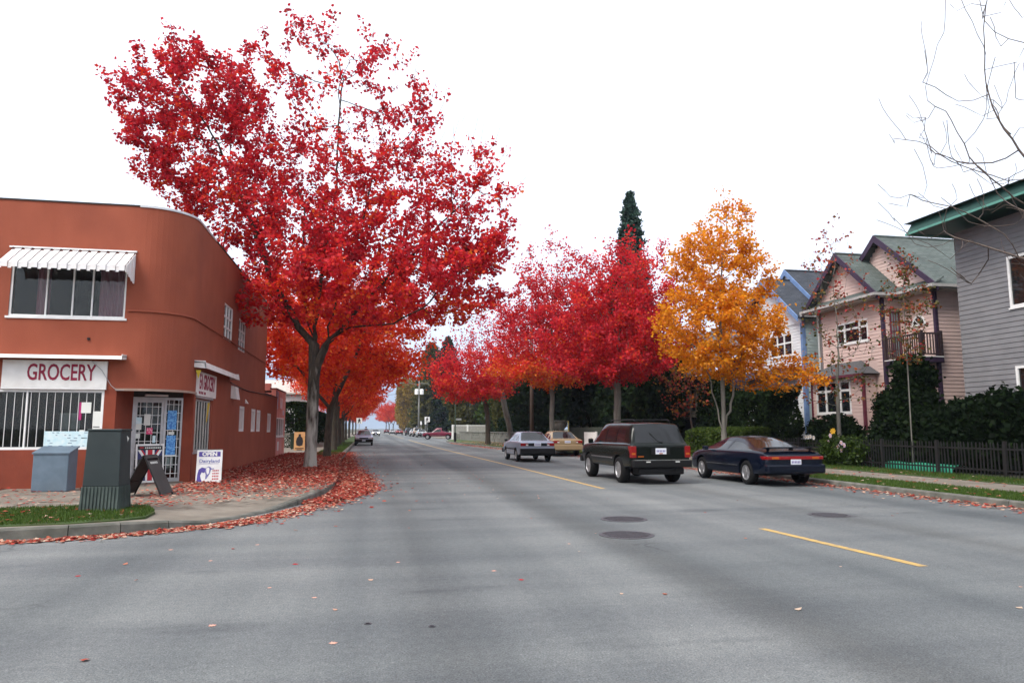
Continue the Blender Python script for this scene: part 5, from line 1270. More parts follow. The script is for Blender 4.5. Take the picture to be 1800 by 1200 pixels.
def sedan(name, label, pm, group=None, lower=M_trim, lamps=True):
    c = make_car(name, label, 'car', SED, SG, SWD, (-1.19, 1.24), .295, 1.42, pm, lower, wd=.18, spokes=8, w_out=.825, group=group)
    for s in (-1, 1):
        P(c, 'tail_light', (s*.61-.17, -2.175, .72), (s*.61+.17, -2.06, .855), M_tail, .008); P(c, 'reverse_lamp', (s*.49-.05, -2.178, .735), (s*.49+.05, -2.172, .80), M_clear)
        MB().obox((s*.83-(0 if s > 0 else .14), .62, .90), (.14, 0, 0), (0, .07, 0), (0, 0, .10)).build('wing_mirror', M_trim, c, local=True, bevel=.02)
        P(c, 'headlight', (s*.56-.15, 2.05, .60), (s*.56+.15, 2.175, .71), M_clear, .015); P(c, 'indicator', (s*.75-.035, 2.0, .60), (s*.75+.035, 2.12, .71), M_amber, .01)
        P(c, 'side_moulding', (s*.829-.008, -1.0, .55), (s*.829+.008, 1.0, .60), M_trim)
    P(c, 'rear_panel', (-.43, -2.17, .72), (.43, -2.1, .85), M_trim); plate(c, -2.172, .79, -1, 0, .31, .13)
    P(c, 'rear_bumper', (-.80, -2.27, .36), (.80, -2.05, .62), M_trim, .03); P(c, 'front_bumper', (-.80, 2.05, .34), (.80, 2.26, .56), M_trim, .03)
    P(c, 'grille', (-.38, 2.10, .61), (.38, 2.19, .70), M_trim); plate(c, 2.262, .46, 1, 0, .30, .13)
    return c
PT = paint('silver_blue', (.30, .34, .42), .55, .3)
S1 = sedan('sedan', 'silver-blue boxy sedan with black rear bumper in the right lane', PT)
S1.location = (7.42, 34.2, 0); S1.rotation_euler = (0, 0, R(.5))
MB().tube([(.3, -1.5, .96), (.34, -1.62, 1.35)], .006, 5).build('aerial', M_trim, S1, local=True)
# ---- gold sedan parked
S2 = sedan('sedan', 'gold sedan parked at the kerb beyond the silver-blue one', paint('gold_paint', (.34, .25, .145), .5, .3), lower=paint('gold_paint', (.34, .25, .145), .5, .3))
for c in list(S2.children):
    if c.name.split('.')[0] == 'rear_panel': bpy.data.objects.remove(c)
for c in list(S2.children):
    if c.name.split('.')[0] in ('rear_bumper',): c.data.materials[0] = MATS['gold_paint']
S2.location = (10.55, 40.4, 0); S2.scale = (1.06, 1.0, 1.0)
# ---- parked cars on the left kerb, facing the camera
S3 = sedan('sedan', 'pale blue sedan parked facing up the near kerb, nose to the red leaves', paint('pale_blue', (.34, .40, .52), .4, .3))
S3.location = (-.50, 68.2, 0); S3.rotation_euler = (0, 0, R(180))

# ---- maroon pickup crossing
PK = make_car('pickup', 'maroon pickup truck turning out of the far side street', 'pickup',
    [(-2.30, .50, .90, .93, .78, .6, .0, 'h'), (-2.24, .45, .92, .96, .82, .6, .0, 'h'), (-.62, .42, .93, .97, .83, .6, .0, 'h'), (-.56, .40, .97, 1.56, .83, .62, .02, 'c'), (-.44, .40, .97, 1.60, .83, .62, .02, 'c'), (.22, .40, .97, 1.58, .83, .61, .02, 'c'),
     (.85, .40, .93, .98, .83, .5, .02, 'h'), (1.1, .40, .92, .96, .82, .5, .02, 'h'), (1.95, .42, .85, .89, .80, .5, .01, 'h'), (2.16, .45, .78, .82, .74, .5, 0, 'h')],
    [(-.44, .22), (.22, .85)], [(-.62, -.56), (.22, .85)], (-1.45, 1.45), .33, 1.44, paint('maroon_paint', (.13, .012, .03), .3, .35), M_trim, wd=.2, spokes=5, w_out=.83)
for s in (-1, 1):
    P(PK, 'tail_light', (s*.74-.06, -2.33, .62), (s*.74+.06, -2.28, .85), M_tail); P(PK, 'headlight', (s*.58-.12, 2.1, .66), (s*.58+.12, 2.17, .78), M_clear)
    P(PK, 'side_moulding', (s*.835-.008, -.4, .60), (s*.835+.008, 1.0, .63), M_chrome)
P(PK, 'bed_floor', (-.72, -2.2, .955), (.72, -.68, .975), M_trim); P(PK, 'rear_bumper', (-.8, -2.42, .42), (.8, -2.28, .58), M_chrome, .02); P(PK, 'front_bumper', (-.8, 2.12, .42), (.8, 2.26, .58), M_chrome, .02); plate(PK, -2.425, .5, -1, 0)
PK.location = (9.6, 103.8, 0); PK.rotation_euler = (0, 0, R(78))

# ---- far traffic: copies in other colours
def recolour(root, m):
    for c in root.children:
        if c.name.split('.')[0] == 'body':
            c.material_slots[0].link = 'OBJECT'; c.material_slots[0].material = m
def far(src, label, x, y, rz, m, group):
    c = copy_tree(src); c.location = (x, y, 0); c.rotation_euler = (0, 0, R(rz)); c.scale = (1, 1, 1); recolour(c, m); c['label'] = label; c['group'] = group; c['category'] = 'car'; return c
g = 'cars parked along the far kerb'
far(S1, 'pale silver car parked nose out beside the maroon pickup', 8.75, 127, 2, paint('far_silver', (.42, .46, .46), .4), g)
far(SUV, 'beige SUV parked on the far kerb', 8.85, 139, 0, paint('far_beige', (.46, .40, .32), .3), g)
far(S1, 'white car half hidden beyond the beige SUV', 8.7, 148, 0, paint('far_white', (.6, .6, .6), .1), g)
far(SUV, 'black SUV parked farthest along the kerb', 8.5, 162, 0, paint('far_black', (.02, .022, .025), .2), g)
g = 'cars in the far lane'
far(S1, 'red car driving away far up the street', 7.0, 178, 0, paint('far_red', (.40, .05, .04), .2), g)
far(S1, 'white car driving away far up the street beside the red one', 5.9, 196, 0, paint('far_white', (.6, .6, .6), .1), g)
far(S1, 'dark red car farthest up the street', 5.3, 238, 0, paint('far_dred', (.20, .02, .03), .2), g)
S4 = far(S3, 'silver car parked behind the pale blue sedan', -.5, 75.5, 180, paint('far_grey', (.36, .36, .38), .4), 'cars along the left kerb')
oc = far(S3, 'oncoming grey car with lit headlights far up the street', 1.2, 150, 180, paint('far_grey2', (.25, .25, .26), .3), 'cars along the left kerb')
M_lit = mat('lit_lamp', (.9, .85, .7), .3, emit=((1, .9, .7), 6.0))
for c in oc.children:
    if c.name.split('.')[0] == 'headlight': c.material_slots[0].link = 'OBJECT'; c.material_slots[0].material = M_lit
# ================================================================ trees and planting
YAW = R(11.06)
M_bark = mat('maple_bark', (.085, .072, .055), .95, (.045, .038, .030), scale=5, detail=8, stretch=(3, 3, .7), bump=.9, bscale=26, dirt=(.05, .06, .03), dscale=1.4, damt=.5)
M_barkpale = mat('pale_bark', (.30, .29, .25), .95, (.13, .12, .09), scale=2.2, detail=9, stretch=(2, 2, .5), bump=.9, bscale=24, dirt=(.07, .075, .045), dscale=1.1, damt=.8, lo=.40, hi=.60)
def stained_bark():
    m = mat('stained_bark', (.060, .050, .038), .95, (.026, .022, .017), scale=5, detail=8, stretch=(3, 3, .7), bump=.9, bscale=26)
    t = m.node_tree; bs = t.nodes['Principled BSDF']; src = bs.inputs['Base Color'].links[0].from_socket
    tc = nd(t, 'ShaderNodeTexCoord'); sx = nd(t, 'ShaderNodeSeparateXYZ'); t.links.new(tc.outputs['Object'], sx.inputs[0])
    nz = nd(t, 'ShaderNodeTexNoise'); nz.inputs['Scale'].default_value = 3.2; nz.inputs['Detail'].default_value = 8
    mp = nd(t, 'ShaderNodeMapping'); mp.inputs['Scale'].default_value = (2.2, 2.2, .5); t.links.new(tc.outputs['Object'], mp.inputs[0]); t.links.new(mp.outputs[0], nz.inputs['Vector'])
    a = nd(t, 'ShaderNodeMath'); a.operation = 'MULTIPLY_ADD'; a.inputs[1].default_value = -.40; a.inputs[2].default_value = 1.05; t.links.new(sx.outputs['Z'], a.inputs[0])
    b = nd(t, 'ShaderNodeMath'); b.operation = 'MULTIPLY_ADD'; b.inputs[1].default_value = 3.4; b.inputs[2].default_value = -1.65; t.links.new(nz.outputs['Fac'], b.inputs[0])
    c = nd(t, 'ShaderNodeMath'); c.operation = 'ADD'; c.use_clamp = True; t.links.new(a.outputs[0], c.inputs[0]); t.links.new(b.outputs[0], c.inputs[1])
    mx = nd(t, 'ShaderNodeMix'); mx.data_type = 'RGBA'; t.links.new(c.outputs[0], mx.inputs['Factor']); t.links.new(src, mx.inputs['A']); mx.inputs['B'].default_value = (.36, .35, .31, 1); t.links.new(mx.outputs['Result'], bs.inputs['Base Color'])
    return m
M_barkstain = stained_bark()
M_twig = mat('twig_bark', (.10, .075, .060), .9, (.06, .045, .04), scale=8)
M_greybark = mat('grey_bark', (.20, .19, .165), .95, (.12, .115, .10), scale=4, detail=8, stretch=(2, 2, .5), bump=.6)
L_red = leaf_mat('leaf_crimson', [(0, (.17, .006, .014)), (.35, (.52, .016, .036)), (.62, (.72, .030, .030)), (.82, (.76, .090, .016)), (1, (.80, .24, .03))], .5)
L_ored = leaf_mat('leaf_orange_red', [(0, (.30, .010, .016)), (.4, (.66, .036, .020)), (.7, (.80, .090, .012)), (1, (.84, .26, .03))], .5)
L_org = leaf_mat('leaf_amber', [(0, (.36, .09, .006)), (.35, (.70, .24, .008)), (.65, (.82, .38, .016)), (.85, (.74, .15, .012)), (1, (.62, .36, .05))], .5)
L_grn = leaf_mat('leaf_dark_green', [(0, (.004, .009, .004)), (.5, (.011, .023, .007)), (1, (.032, .058, .013))], .3, gloss=.006)
L_hdg = leaf_mat('leaf_hedge', [(0, (.020, .040, .006)), (.5, (.050, .088, .010)), (1, (.10, .14, .02))], .35)
L_con = leaf_mat('needles', [(0, (.014, .034, .026)), (.5, (.034, .078, .058)), (1, (.075, .125, .085))], .15)
L_olv = leaf_mat('leaf_olive', [(0, (.03, .034, .009)), (.5, (.085, .085, .020)), (1, (.19, .16, .03))], .4)
L_yel = leaf_mat('leaf_gold', [(0, (.13, .08, .010)), (.5, (.32, .20, .018)), (1, (.52, .34, .04))], .45)
L_mix = leaf_mat('leaf_mixed', [(0, (.05, .07, .02)), (.4, (.14, .11, .03)), (.55, (.35, .03, .04)), (.8, (.42, .14, .02)), (1, (.3, .25, .05))], .4)

def grow(trunk, attr, step, kill, infl, rng, maxit=140, up=0.06, wob=.10):
    lines = trunk if isinstance(trunk[0], list) else [trunk]
    nodes = [np.array(lines[0][0], float)]; par = [-1]
    for li, ln in enumerate(lines):
        cur = 0 if li == 0 else int(np.argmin([np.linalg.norm(q-np.array(ln[0], float)) for q in nodes]))
        for b in ln[1:]:
            a, b = nodes[cur].copy(), np.array(b, float); n = max(1, int(np.linalg.norm(b-a)/step))
            for k in range(1, n+1):
                nodes.append(a+(b-a)*k/n+(rng.normal(0, .035, 3) if li else 0)); par.append(cur); cur = len(nodes)-1
    NN = np.array(nodes); P_ = list(par)
    A = np.asarray(attr, float)
    d = np.linalg.norm(A[:, None, :]-NN[None, -max(1, len(NN)):, :], axis=2); ni = d.argmin(1); ndist = d.min(1)
    alive = np.ones(len(A), bool); nch = np.zeros(60000, int)
    inf = infl*6
    for it in range(maxit):
        act = alive & (ndist < inf)
        if not act.any(): break
        if it > 25: inf = infl*2.5
        idx = ni[act]; v = A[act]-NN[idx]; v /= (np.linalg.norm(v, axis=1, keepdims=True)+1e-9)
        u, inv = np.unique(idx, return_inverse=True)
        s = np.zeros((len(u), 3)); np.add.at(s, inv, v)
        s /= (np.linalg.norm(s, axis=1, keepdims=True)+1e-9)
        s += rng.normal(0, wob, s.shape); s[:, 2] += up
        s /= (np.linalg.norm(s, axis=1, keepdims=True)+1e-9)
        ok = nch[u] < 4
        u, s = u[ok], s[ok]
        if len(u) == 0: break
        new = NN[u]+s*step; nch[u] += 1
        st = len(NN); NN = np.vstack([NN, new]); P_ += list(u)
        ai = np.where(alive)[0]
        dd = np.linalg.norm(A[ai][:, None, :]-new[None], axis=2); m = dd.min(1); k = dd.argmin(1)
        better = m < ndist[ai]; bi = ai[better]; ndist[bi] = m[better]; ni[bi] = st+k[better]
        alive &= ndist > kill
        if len(NN) > 9000: break
    return NN, np.array(P_)

def radii(par, tip, expo=2.4, cap=None):
    n = len(par); acc = np.zeros(n); r = np.zeros(n)
    for i in range(n-1, -1, -1):
        r[i] = max(tip, acc[i]**(1/expo)) if acc[i] > 0 else tip
        if par[i] >= 0: acc[par[i]] += r[i]**expo
    return r

def skeleton(NN, par, r, kmax=9, flare=1.0, base_r=None, min_r=0):
    V = []; F = []; n = len(NN)
    dirs = np.zeros_like(NN)
    for i in range(n):
        dirs[i] = NN[i]-NN[par[i]] if par[i] >= 0 else np.array([0, 0, 1.])
    dirs /= (np.linalg.norm(dirs, axis=1, keepdims=True)+1e-9)
    best = {}
    for i in range(n):
        p = par[i]
        if p >= 0 and (p not in best or r[i] > r[best[p]]): best[p] = i
    ring = {}
    def mk(c, d, rad, k):
        a = np.array([1., 0, 0]) if abs(d[2]) > .6 else np.array([0, 0, 1.])
        x = np.cross(d, a); x /= np.linalg.norm(x)+1e-9; y = np.cross(d, x); st = len(V)
        for q in range(k):
            t = 2*math.pi*q/k; V.append(c+(x*math.cos(t)+y*math.sin(t))*rad)
        return st
    K = lambda rad: 10 if rad > .10 else (6 if rad > .03 else 4 if rad > .012 else 3)
    for i in range(n):
        p = par[i]
        if p < 0: continue
        if r[i] < min_r: continue
        k = K(r[i])
        if best[p] == i and p in ring and ring[p][1] == k: s0 = ring[p][0]
        else: s0 = mk(NN[p], dirs[i], r[i]*1.08 if best[p] != i else max(r[i], r[p]*.97), k)
        s1 = mk(NN[i], dirs[i], r[i], k); ring[i] = (s1, k)
        for q in range(k):
            F.append((s0+q, s0+(q+1) % k, s1+(q+1) % k, s1+q))
    return np.array(V), np.array(F)

def leaves(C, size, rng, flat=.35, tint=None, lo=.7, hi=1.3, droop=0.0, aspect=.8):
    """one bent diamond per leaf centre; returns V, F, tint per vertex"""
    n = len(C); s = size*rng.uniform(lo, hi, n)[:, None]
    a = rng.normal(0, 1, (n, 3)); a[:, 2] = a[:, 2]*(1-flat)-droop; a /= np.linalg.norm(a, axis=1, keepdims=True)+1e-9
    b = rng.normal(0, 1, (n, 3)); b -= a*(a*b).sum(1, keepdims=True); b /= np.linalg.norm(b, axis=1, keepdims=True)+1e-9
    c = np.cross(a, b)
    V = np.empty((n, 4, 3)); V[:, 0] = C-a*s*.5; V[:, 1] = C+b*s*.5*aspect+c*s*.12+a*s*.06; V[:, 2] = C+a*s*.5; V[:, 3] = C-b*s*.5*aspect+c*s*.12+a*s*.06
    F = np.arange(n*4).reshape(n, 4)
    if tint is None: tint = rng.uniform(0, 1, n)
    return V.reshape(-1, 3), F, np.repeat(tint, 4)

def ell(rng, n, c, r, hollow=0.0):
    p = rng.normal(0, 1, (n, 3)); p /= np.linalg.norm(p, axis=1, keepdims=True); q = rng.uniform(hollow**3, 1, n)**(1/3.)
    return np.array(c)+p*q[:, None]*np.array(r)

def trunk_top(t):
    l = t[0] if isinstance(t[0], list) else t
    return l[-1][2]

def make_tree(name, label, base, trunk, shapes, lmat, barkm, seed, n_attr=700, step=.38, kill=.55, infl=1.4, tip=.007, leaf=.15, per=14, spread=.24, leaf_p=None, tint_fn=None, group=None, base_r=None, twigs=True, up=.05, cat='tree', leaf_r=.022, trunk_mat=None, expo=2.4, whip=2, thick=1, wob=.10):
    """shapes: [(weight, centre, radii)] in local metres; leaf_p(p)->0..1 keeps leaves there"""
    rng = np.random.default_rng(seed); W = np.array([s[0] for s in shapes], float); W /= W.sum()
    attr = np.vstack([ell(rng, max(4, int(n_attr*w)), s[1], s[2], .25) for w, s in zip(W, shapes)])
    NN, par = grow(trunk, attr, step, kill, infl, rng, up=up, wob=wob)
    # whips: every shoot end runs on outwards and up for a few joints
    if whip:
        ch = np.zeros(len(NN), int); np.add.at(ch, par[par >= 0], 1); tips = np.where(ch == 0)[0]
        cen = np.array([s[1] for s in shapes], float).mean(0); cen[2] = max(trunk_top(trunk), 1.0)
        add = []; ap = []
        for t_ in tips:
            d = NN[t_]-NN[par[t_]]; d /= np.linalg.norm(d)+1e-9; q = NN[t_]-cen; q /= np.linalg.norm(q)+1e-9
            d = d*.5+q*.7+np.array([0, 0, .45]); cur = t_; p = NN[t_].copy()
            for k in range(rng.integers(1, whip+1)):
                d = d/np.linalg.norm(d)+rng.normal(0, .12, 3); d /= np.linalg.norm(d); p = p+d*step*.8; add.append(p.copy()); ap.append(cur); cur = len(NN)+len(add)-1
        NN = np.vstack([NN, np.array(add)]); par = np.concatenate([par, np.array(ap, dtype=par.dtype)])
    r = radii(par, tip, expo)
    if base_r is not None:
        tr = r[0]; r = np.where(r > .03, .03+(r-.03)*(base_r-.03)/max(tr-.03, 1e-3), r)
    if thick != 1: r = np.where((r > .011) & (r < .16), r*thick, r)
    # root flare
    r = r*(1+.28*np.exp(-np.maximum(NN[:, 2], 0)/.16)*(r > .05))
    root = thing(name, label, cat, base, group)
    V, F = skeleton_tri(NN, par, r)
    isT = None
    o = np_mesh('trunk', V+np.array(base), F, barkm, root, smooth=True)
    # leaves cluster round thin shoots
    thin = np.where(r < leaf_r)[0]
    cnt = rng.poisson(per*rng.uniform(.45, 1.6, len(thin)))
    if leaf_p is not None:
        pl = leaf_p(NN[thin]); cnt = np.where(rng.uniform(0, 1, len(thin)) < .25+.75*pl, cnt*np.clip(pl*1.25, 0, 1), 0).astype(int)
    seg = NN[thin]-NN[np.maximum(par[thin], 0)]
    C = np.repeat(NN[thin], cnt, axis=0)-np.repeat(seg, cnt, axis=0)*rng.uniform(0, 1, (cnt.sum(), 1))+rng.normal(0, spread*.72, (cnt.sum(), 3))*np.array([1, 1, .8])
    t = rng.normal(.5, .17, len(C)) if tint_fn is None else tint_fn(C, rng)
    t = t+np.repeat(rng.normal(0, .09, len(thin)), cnt)
    V, F, T = leaves(C, leaf, rng, tint=np.clip(t, 0, 1))
    np_mesh('crown', V+np.array(base), F, lmat, root, attr=T)
    return root

def skeleton_tri(NN, par, r):
    V, F4 = skeleton_mixed(NN, par, r); return V, F4
def skeleton_mixed(NN, par, r):
    return skeleton(NN, par, r)

RT, DP = np.array([math.cos(YAW), -math.sin(YAW), 0]), np.array([math.sin(YAW), math.cos(YAW), 0])
def loc(rr_, d, z): return tuple(RT*rr_+DP*d+np.array([0, 0, z]))
# ---------------- the big maple at the corner
def ellr(w, r_, d, z, rr_, rd, rz): return (w, loc(r_, d, z), (rr_, rd, rz))
shp = [ellr(1.5, -4.7, .3, 12.4, 2.7, 2.9, 3.3), ellr(.55, -3.0, .2, 9.3, 1.9, 2.4, 1.9), ellr(1.2, .2, .3, 12.4, 4.0, 3.6, 4.4), ellr(1.0, 4.2, .0, 9.6, 2.9, 3.2, 3.2), ellr(1.5, 2.6, -.2, 6.4, 4.4, 4.2, 1.8), ellr(1.0, 0.0, .2, 8.6, 3.0, 3.4, 2.3), ellr(.35, -1.8, -.4, 6.0, 1.7, 2.2, 1.2), ellr(.25, 6.0, 0, 8.2, 1.3, 1.6, 1.5)]
def lp_big(C):
    rr_ = C@RT; z = C[:, 2]
    p = np.ones(len(C))*.95
    up_ = np.clip((z-8.2)/4.5, 0, 1); rt = np.clip((rr_+2.6)/2.0, 0, 1)
    p -= .52*up_*rt
    p -= .30*np.clip((rr_-3.5)/2.5, 0, 1)*np.clip((z-6.8)/1.5, 0, 1)
    return np.clip(p, .12, 1)
def tn_big(C, rng):
    z = C[:, 2]; rr_ = C@RT
    return rng.normal(.46, .13, len(C)) + .20*np.clip((6.8-z)/2.5, 0, 1) - .05*np.clip((z-9)/4, 0, 1) + .10*np.sin(C[:, 0]*1.3+C[:, 2]*.9)*np.sin(C[:, 1]*1.1)
limbs = [[(0, 0, 0), (.02, 0, 1.6), (.03, .02, 3.2), (.0, .03, 4.3)],
 [loc(.03, 0, 2.9), loc(.42, -.1, 4.2), loc(1.3, -.3, 4.85), loc(2.8, -.5, 4.95), loc(4.2, -.7, 5.7)],
 [loc(0, 0, 4.3), loc(-.9, .2, 5.3), loc(-1.7, .4, 6.6), loc(-2.4, .5, 8.4), loc(-3.3, .6, 10.6), loc(-4.4, .6, 12.6)],
 [loc(0, 0, 4.3), loc(.0, .3, 6.0), loc(.35, .5, 8.6), loc(.5, .6, 11.6), loc(.55, .6, 14.4)],
 [loc(.40, -.1, 4.2), loc(.8, -.1, 6.0), loc(1.5, -.2, 8.2), loc(2.1, -.2, 11.0)],
 [loc(.5, -.1, 4.3), loc(1.9, .4, 6.2), loc(3.6, .7, 8.0), loc(5.0, .8, 9.6)],
 [loc(-.1, .1, 4.5), loc(-.5, 1.2, 6.0), loc(-.9, 2.2, 8.2)], [loc(.1, 0, 4.4), loc(-.2, -1.3, 6.2), loc(.2, -2.3, 8.6)],
 [loc(-.6, .2, 5.0), loc(-1.4, -.7, 5.9), loc(-2.9, -1.1, 7.0)]]
BM = make_tree('maple_tree', 'huge crimson maple with pale-stained trunk beside the corner store', (-2.0, 26.25, .15), limbs, shp, L_red, M_barkstain, 11,
    n_attr=2000, step=.34, kill=.44, infl=1.3, tip=.0065, leaf=.145, per=20, spread=.175, leaf_p=lp_big, tint_fn=tn_big, base_r=.205, up=.08, leaf_r=.0125*1.3, expo=2.85, whip=4, thick=1.3)
# ---------------- maples in a row along the left kerb
def tn_low(C, rng): return rng.normal(.5, .15, len(C))+.15*np.clip((5.5-C[:, 2])/3, -.6, 1)
rowlab = ['orange-red maple standing right behind the huge crimson one', 'orange-red maple, third trunk along the left kerb', 'orange-red maple, fourth along the left kerb', 'orange-red maple beside the pale blue parked sedan', 'orange-red maple beyond the parked sedans on the left', 'red maple far along the left kerb', 'red maple farthest along the left kerb']
g = 'maples along the left kerb'
t1 = make_tree('maple_tree', rowlab[0], (-2.0, 36.2, .15), [[(0, 0, 0), (.05, 0, 1.6), (.10, 0, 2.3)], [(.10, 0, 2.3), (-.7, .3, 3.2), (-1.9, .5, 4.8)], [(.10, 0, 2.3), (.7, -.2, 3.6), (1.4, -.2, 5.2), (1.8, 0, 7)]], [(1, (-1.5, 0, 7), (3.4, 3.6, 3.2)), (1, (1.6, 0, 6.4), (3.6, 3.8, 3.0)), (.6, (0, 0, 4.6), (4.6, 4.2, 1.4))], L_ored, M_bark, 21, n_attr=800, step=.42, kill=.62, leaf=.17, per=26, spread=.30, tint_fn=tn_low, base_r=.17, group=g)
t2 = make_tree('maple_tree', rowlab[1], (-2.15, 46, .15), [(0, 0, 0), (-.05, 0, 2.4), (0, 0, 2.9)], [(1, (0, 0, 7.0), (4.3, 4.2, 3.4)), (.6, (1.2, 0, 4.8), (4.0, 4.2, 1.5))], L_ored, M_bark, 22, n_attr=650, step=.46, kill=.68, leaf=.20, per=24, spread=.34, tint_fn=tn_low, base_r=.20, group=g)
for k, (x, y, rz, sc) in enumerate(((-2.4, 55.5, 80, .92), (-2.5, 64, 200, .86), (-2.6, 74, 310, .84), (-2.8, 90, 120, .82), (-3.0, 112, 20, .82))):
    c = copy_tree(t2 if k % 2 == 0 else t1); c.location = (x, y, .15); c.rotation_euler = (0, 0, R(rz)); c.scale = (sc, sc, sc); c['label'] = rowlab[k+2]
# ---------------- right-hand street trees
g2 = 'red maples along the right kerb'
def lp_top(z0, z1, lo_): return lambda C: np.clip(1-(1-lo_)*np.clip((C[:, 2]-z0)/(z1-z0), 0, 1), 0, 1)
make_tree('maple_tree', 'dense scarlet maple rising behind the dark green SUV', (13.2, 37.7, .14), [(0, 0, 0), (0, 0, 2.2), (.05, 0, 2.9)], [(1, (.1, 0, 6.4), (3.7, 3.4, 2.5)), (.8, (.5, 0, 8.9), (2.9, 2.6, 2.7)), (.5, (-.3, 0, 4.7), (3.4, 3.2, 1.1))], L_red, M_greybark, 31, n_attr=850, step=.36, kill=.52, leaf=.155, per=34, spread=.27, base_r=.19, group=g2, whip=4, leaf_p=lp_top(8, 11.5, .45), tint_fn=lambda C, r_: r_.normal(.47, .13, len(C)))
make_tree('maple_tree', 'tall red and orange maple with twiggy top and a slim pale trunk', (13.2, 52.2, .14), [(0, 0, 0), (0, 0, 2.4), (.05, 0, 3.3)], [(1, (.2, 0, 8.2), (4.4, 4.0, 3.3)), (.8, (.3, 0, 12.2), (3.0, 2.8, 3.3)), (.6, (-.4, 0, 5.6), (4.2, 3.8, 1.3))], L_red, M_greybark, 32, n_attr=950, step=.42, kill=.58, leaf=.19, per=26, spread=.32, base_r=.17, group=g2, whip=5, leaf_p=lp_top(9, 14.5, .28), tint_fn=lambda C, r_: r_.normal(.44, .14, len(C))+.45*np.clip((7.6-C[:, 2])/2.5, 0, 1))
make_tree('maple_tree', 'half-bare red maple leaning beside the sheared hedge', (13.0, 66.5, .14), [(0, 0, 0), (-.25, 0, 1.6), (-.7, 0, 3.4), (-1.0, 0, 4.8)], [(1, (-1.6, 0, 9), (4.0, 3.6, 4.0)), (.5, (1.0, 0, 8.0), (3, 3, 2.4))], L_red, M_greybark, 33, n_attr=700, step=.45, kill=.6, leaf=.19, per=15, spread=.32, base_r=.26, group=g2, whip=5, thick=1.3, leaf_p=lambda C: np.full(len(C), .42), tint_fn=lambda C, r_: r_.normal(.42, .13, len(C)))
make_tree('maple_tree', 'scarlet maple with dark trunk near the maroon pickup', (10.05, 62.3, .14), [(0, 0, 0), (0, 0, 2.2), (-.1, 0, 2.9)], [(1, (-2.0, 0, 6.2), (3.4, 3.0, 2.3)), (.8, (.6, 0, 6.4), (2.6, 2.8, 2.4)), (.5, (-1.4, 0, 4.4), (3.2, 3.0, 1.0))], L_red, M_bark, 34, n_attr=650, step=.42, kill=.58, leaf=.19, per=24, spread=.32, base_r=.22, group=g2, leaf_p=lp_top(6.5, 9, .5), tint_fn=lambda C, r_: r_.normal(.55, .13, len(C))+.12*np.clip((5-C[:, 2])/2, -.5, 1))
# amber maple by the coupe
def tn_org(C, rng): return rng.normal(.48, .14, len(C))+.28*np.clip((C[:, 2]-8.3)/2, 0, 1)+.18*np.clip((C[:, 0]-1.6)/1.6, 0, 1)*rng.uniform(-1, 1.3, len(C))
make_tree('maple_tree', 'amber yellow maple with forked pale trunk beside the navy coupe', (13.1, 25.4, .14), [[(0, 0, 0), (0, 0, 1.2), (.02, 0, 2.1), (.02, 0, 2.9), (0, 0, 4.6), (.05, 0, 6.6)], [(0, 0, 1.25), (.25, -.05, 2.1), (.42, -.1, 3.1), (.9, -.2, 4.6)], [(0, 0, 1.25), (-.20, .05, 2.0), (-.36, .08, 3.0), (-.8, .1, 4.4)]],
    [(1.5, (-.1, 0, 5.2), (2.55, 2.4, 1.7)), (1.1, (-.05, 0, 7.2), (2.0, 1.9, 1.9)), (.35, (.4, 0, 9.3), (1.15, 1.1, 1.3)), (.4, (0, 0, 3.9), (1.9, 1.8, .7)), (.3, (2.5, -.9, 3.4), (1.5, .7, .7))], L_org, M_greybark, 35,
    n_attr=1000, step=.25, kill=.34, infl=1.1, leaf=.12, per=25, spread=.18, base_r=.105, leaf_p=lp_top(7.8, 10.5, .4), tint_fn=tn_org, leaf_r=.014)
# two young, nearly bare trees in the pink house garden
g3 = 'young street trees before the pink house'
make_tree('young_tree', 'young nearly bare tree with a few crimson leaves before the pink bay window', (17.8, 25.2, .15), [(0, 0, 0), (.02, 0, 2.0), (.05, 0, 3.4)], [(1, (.1, 0, 5.2), (1.7, 1.7, 2.2)), (.7, (.2, 0, 7.6), (1.2, 1.2, 2.0)), (.4, (0, 0, 3.0), (1.9, 1.9, 1.0))], L_mix, M_greybark, 41, n_attr=330, step=.22, kill=.36, infl=1.2, leaf=.13, per=5, spread=.13, base_r=.075, group=None, leaf_p=lambda C: np.full(len(C), .55), tint_fn=lambda C, r_: np.where(C[:, 2] > 6.6, r_.normal(.56, .06, len(C)), r_.normal(.38, .2, len(C))), tip=.006, leaf_r=.012)
make_tree('young_tree', 'slim young tree with bronze leaves in front of the balcony', (17.4, 20.9, .15), [(0, 0, 0), (.03, 0, 3.0), (.05, 0, 5.6)], [(1, (.05, 0, 5.0), (1.0, 1.0, 1.6)), (.5, (.05, 0, 6.6), (.6, .6, 1.0))], L_mix, M_greybark, 42, n_attr=160, step=.18, kill=.3, infl=1.1, leaf=.10, per=8, spread=.11, base_r=.035, leaf_p=lambda C: np.full(len(C), .8), tint_fn=lambda C, r_: r_.normal(.30, .16, len(C))+.3*(r_.uniform(0, 1, len(C)) < .3), tip=.005, leaf_r=.011, up=.0)
# bare tree whose branches reach in from the right
make_tree('bare_tree', 'bare grey tree reaching its thin branches over the pink house', (13.2, 10.3, .14), [(0, 0, 0), (.05, 0, 2.2), (.1, .1, 3.4)], [(1, (-.3, 1.6, 7.2), (2.6, 3.0, 3.4)), (.4, (0, .5, 6), (3, 3, 2))], L_red, M_twig, 43, n_attr=420, step=.28, kill=.45, infl=1.6, leaf=.10, per=1, spread=.1, base_r=.13, leaf_p=lambda C: np.full(len(C), .04), tip=.0075, up=.02, leaf_r=.009, wob=.045, whip=4)

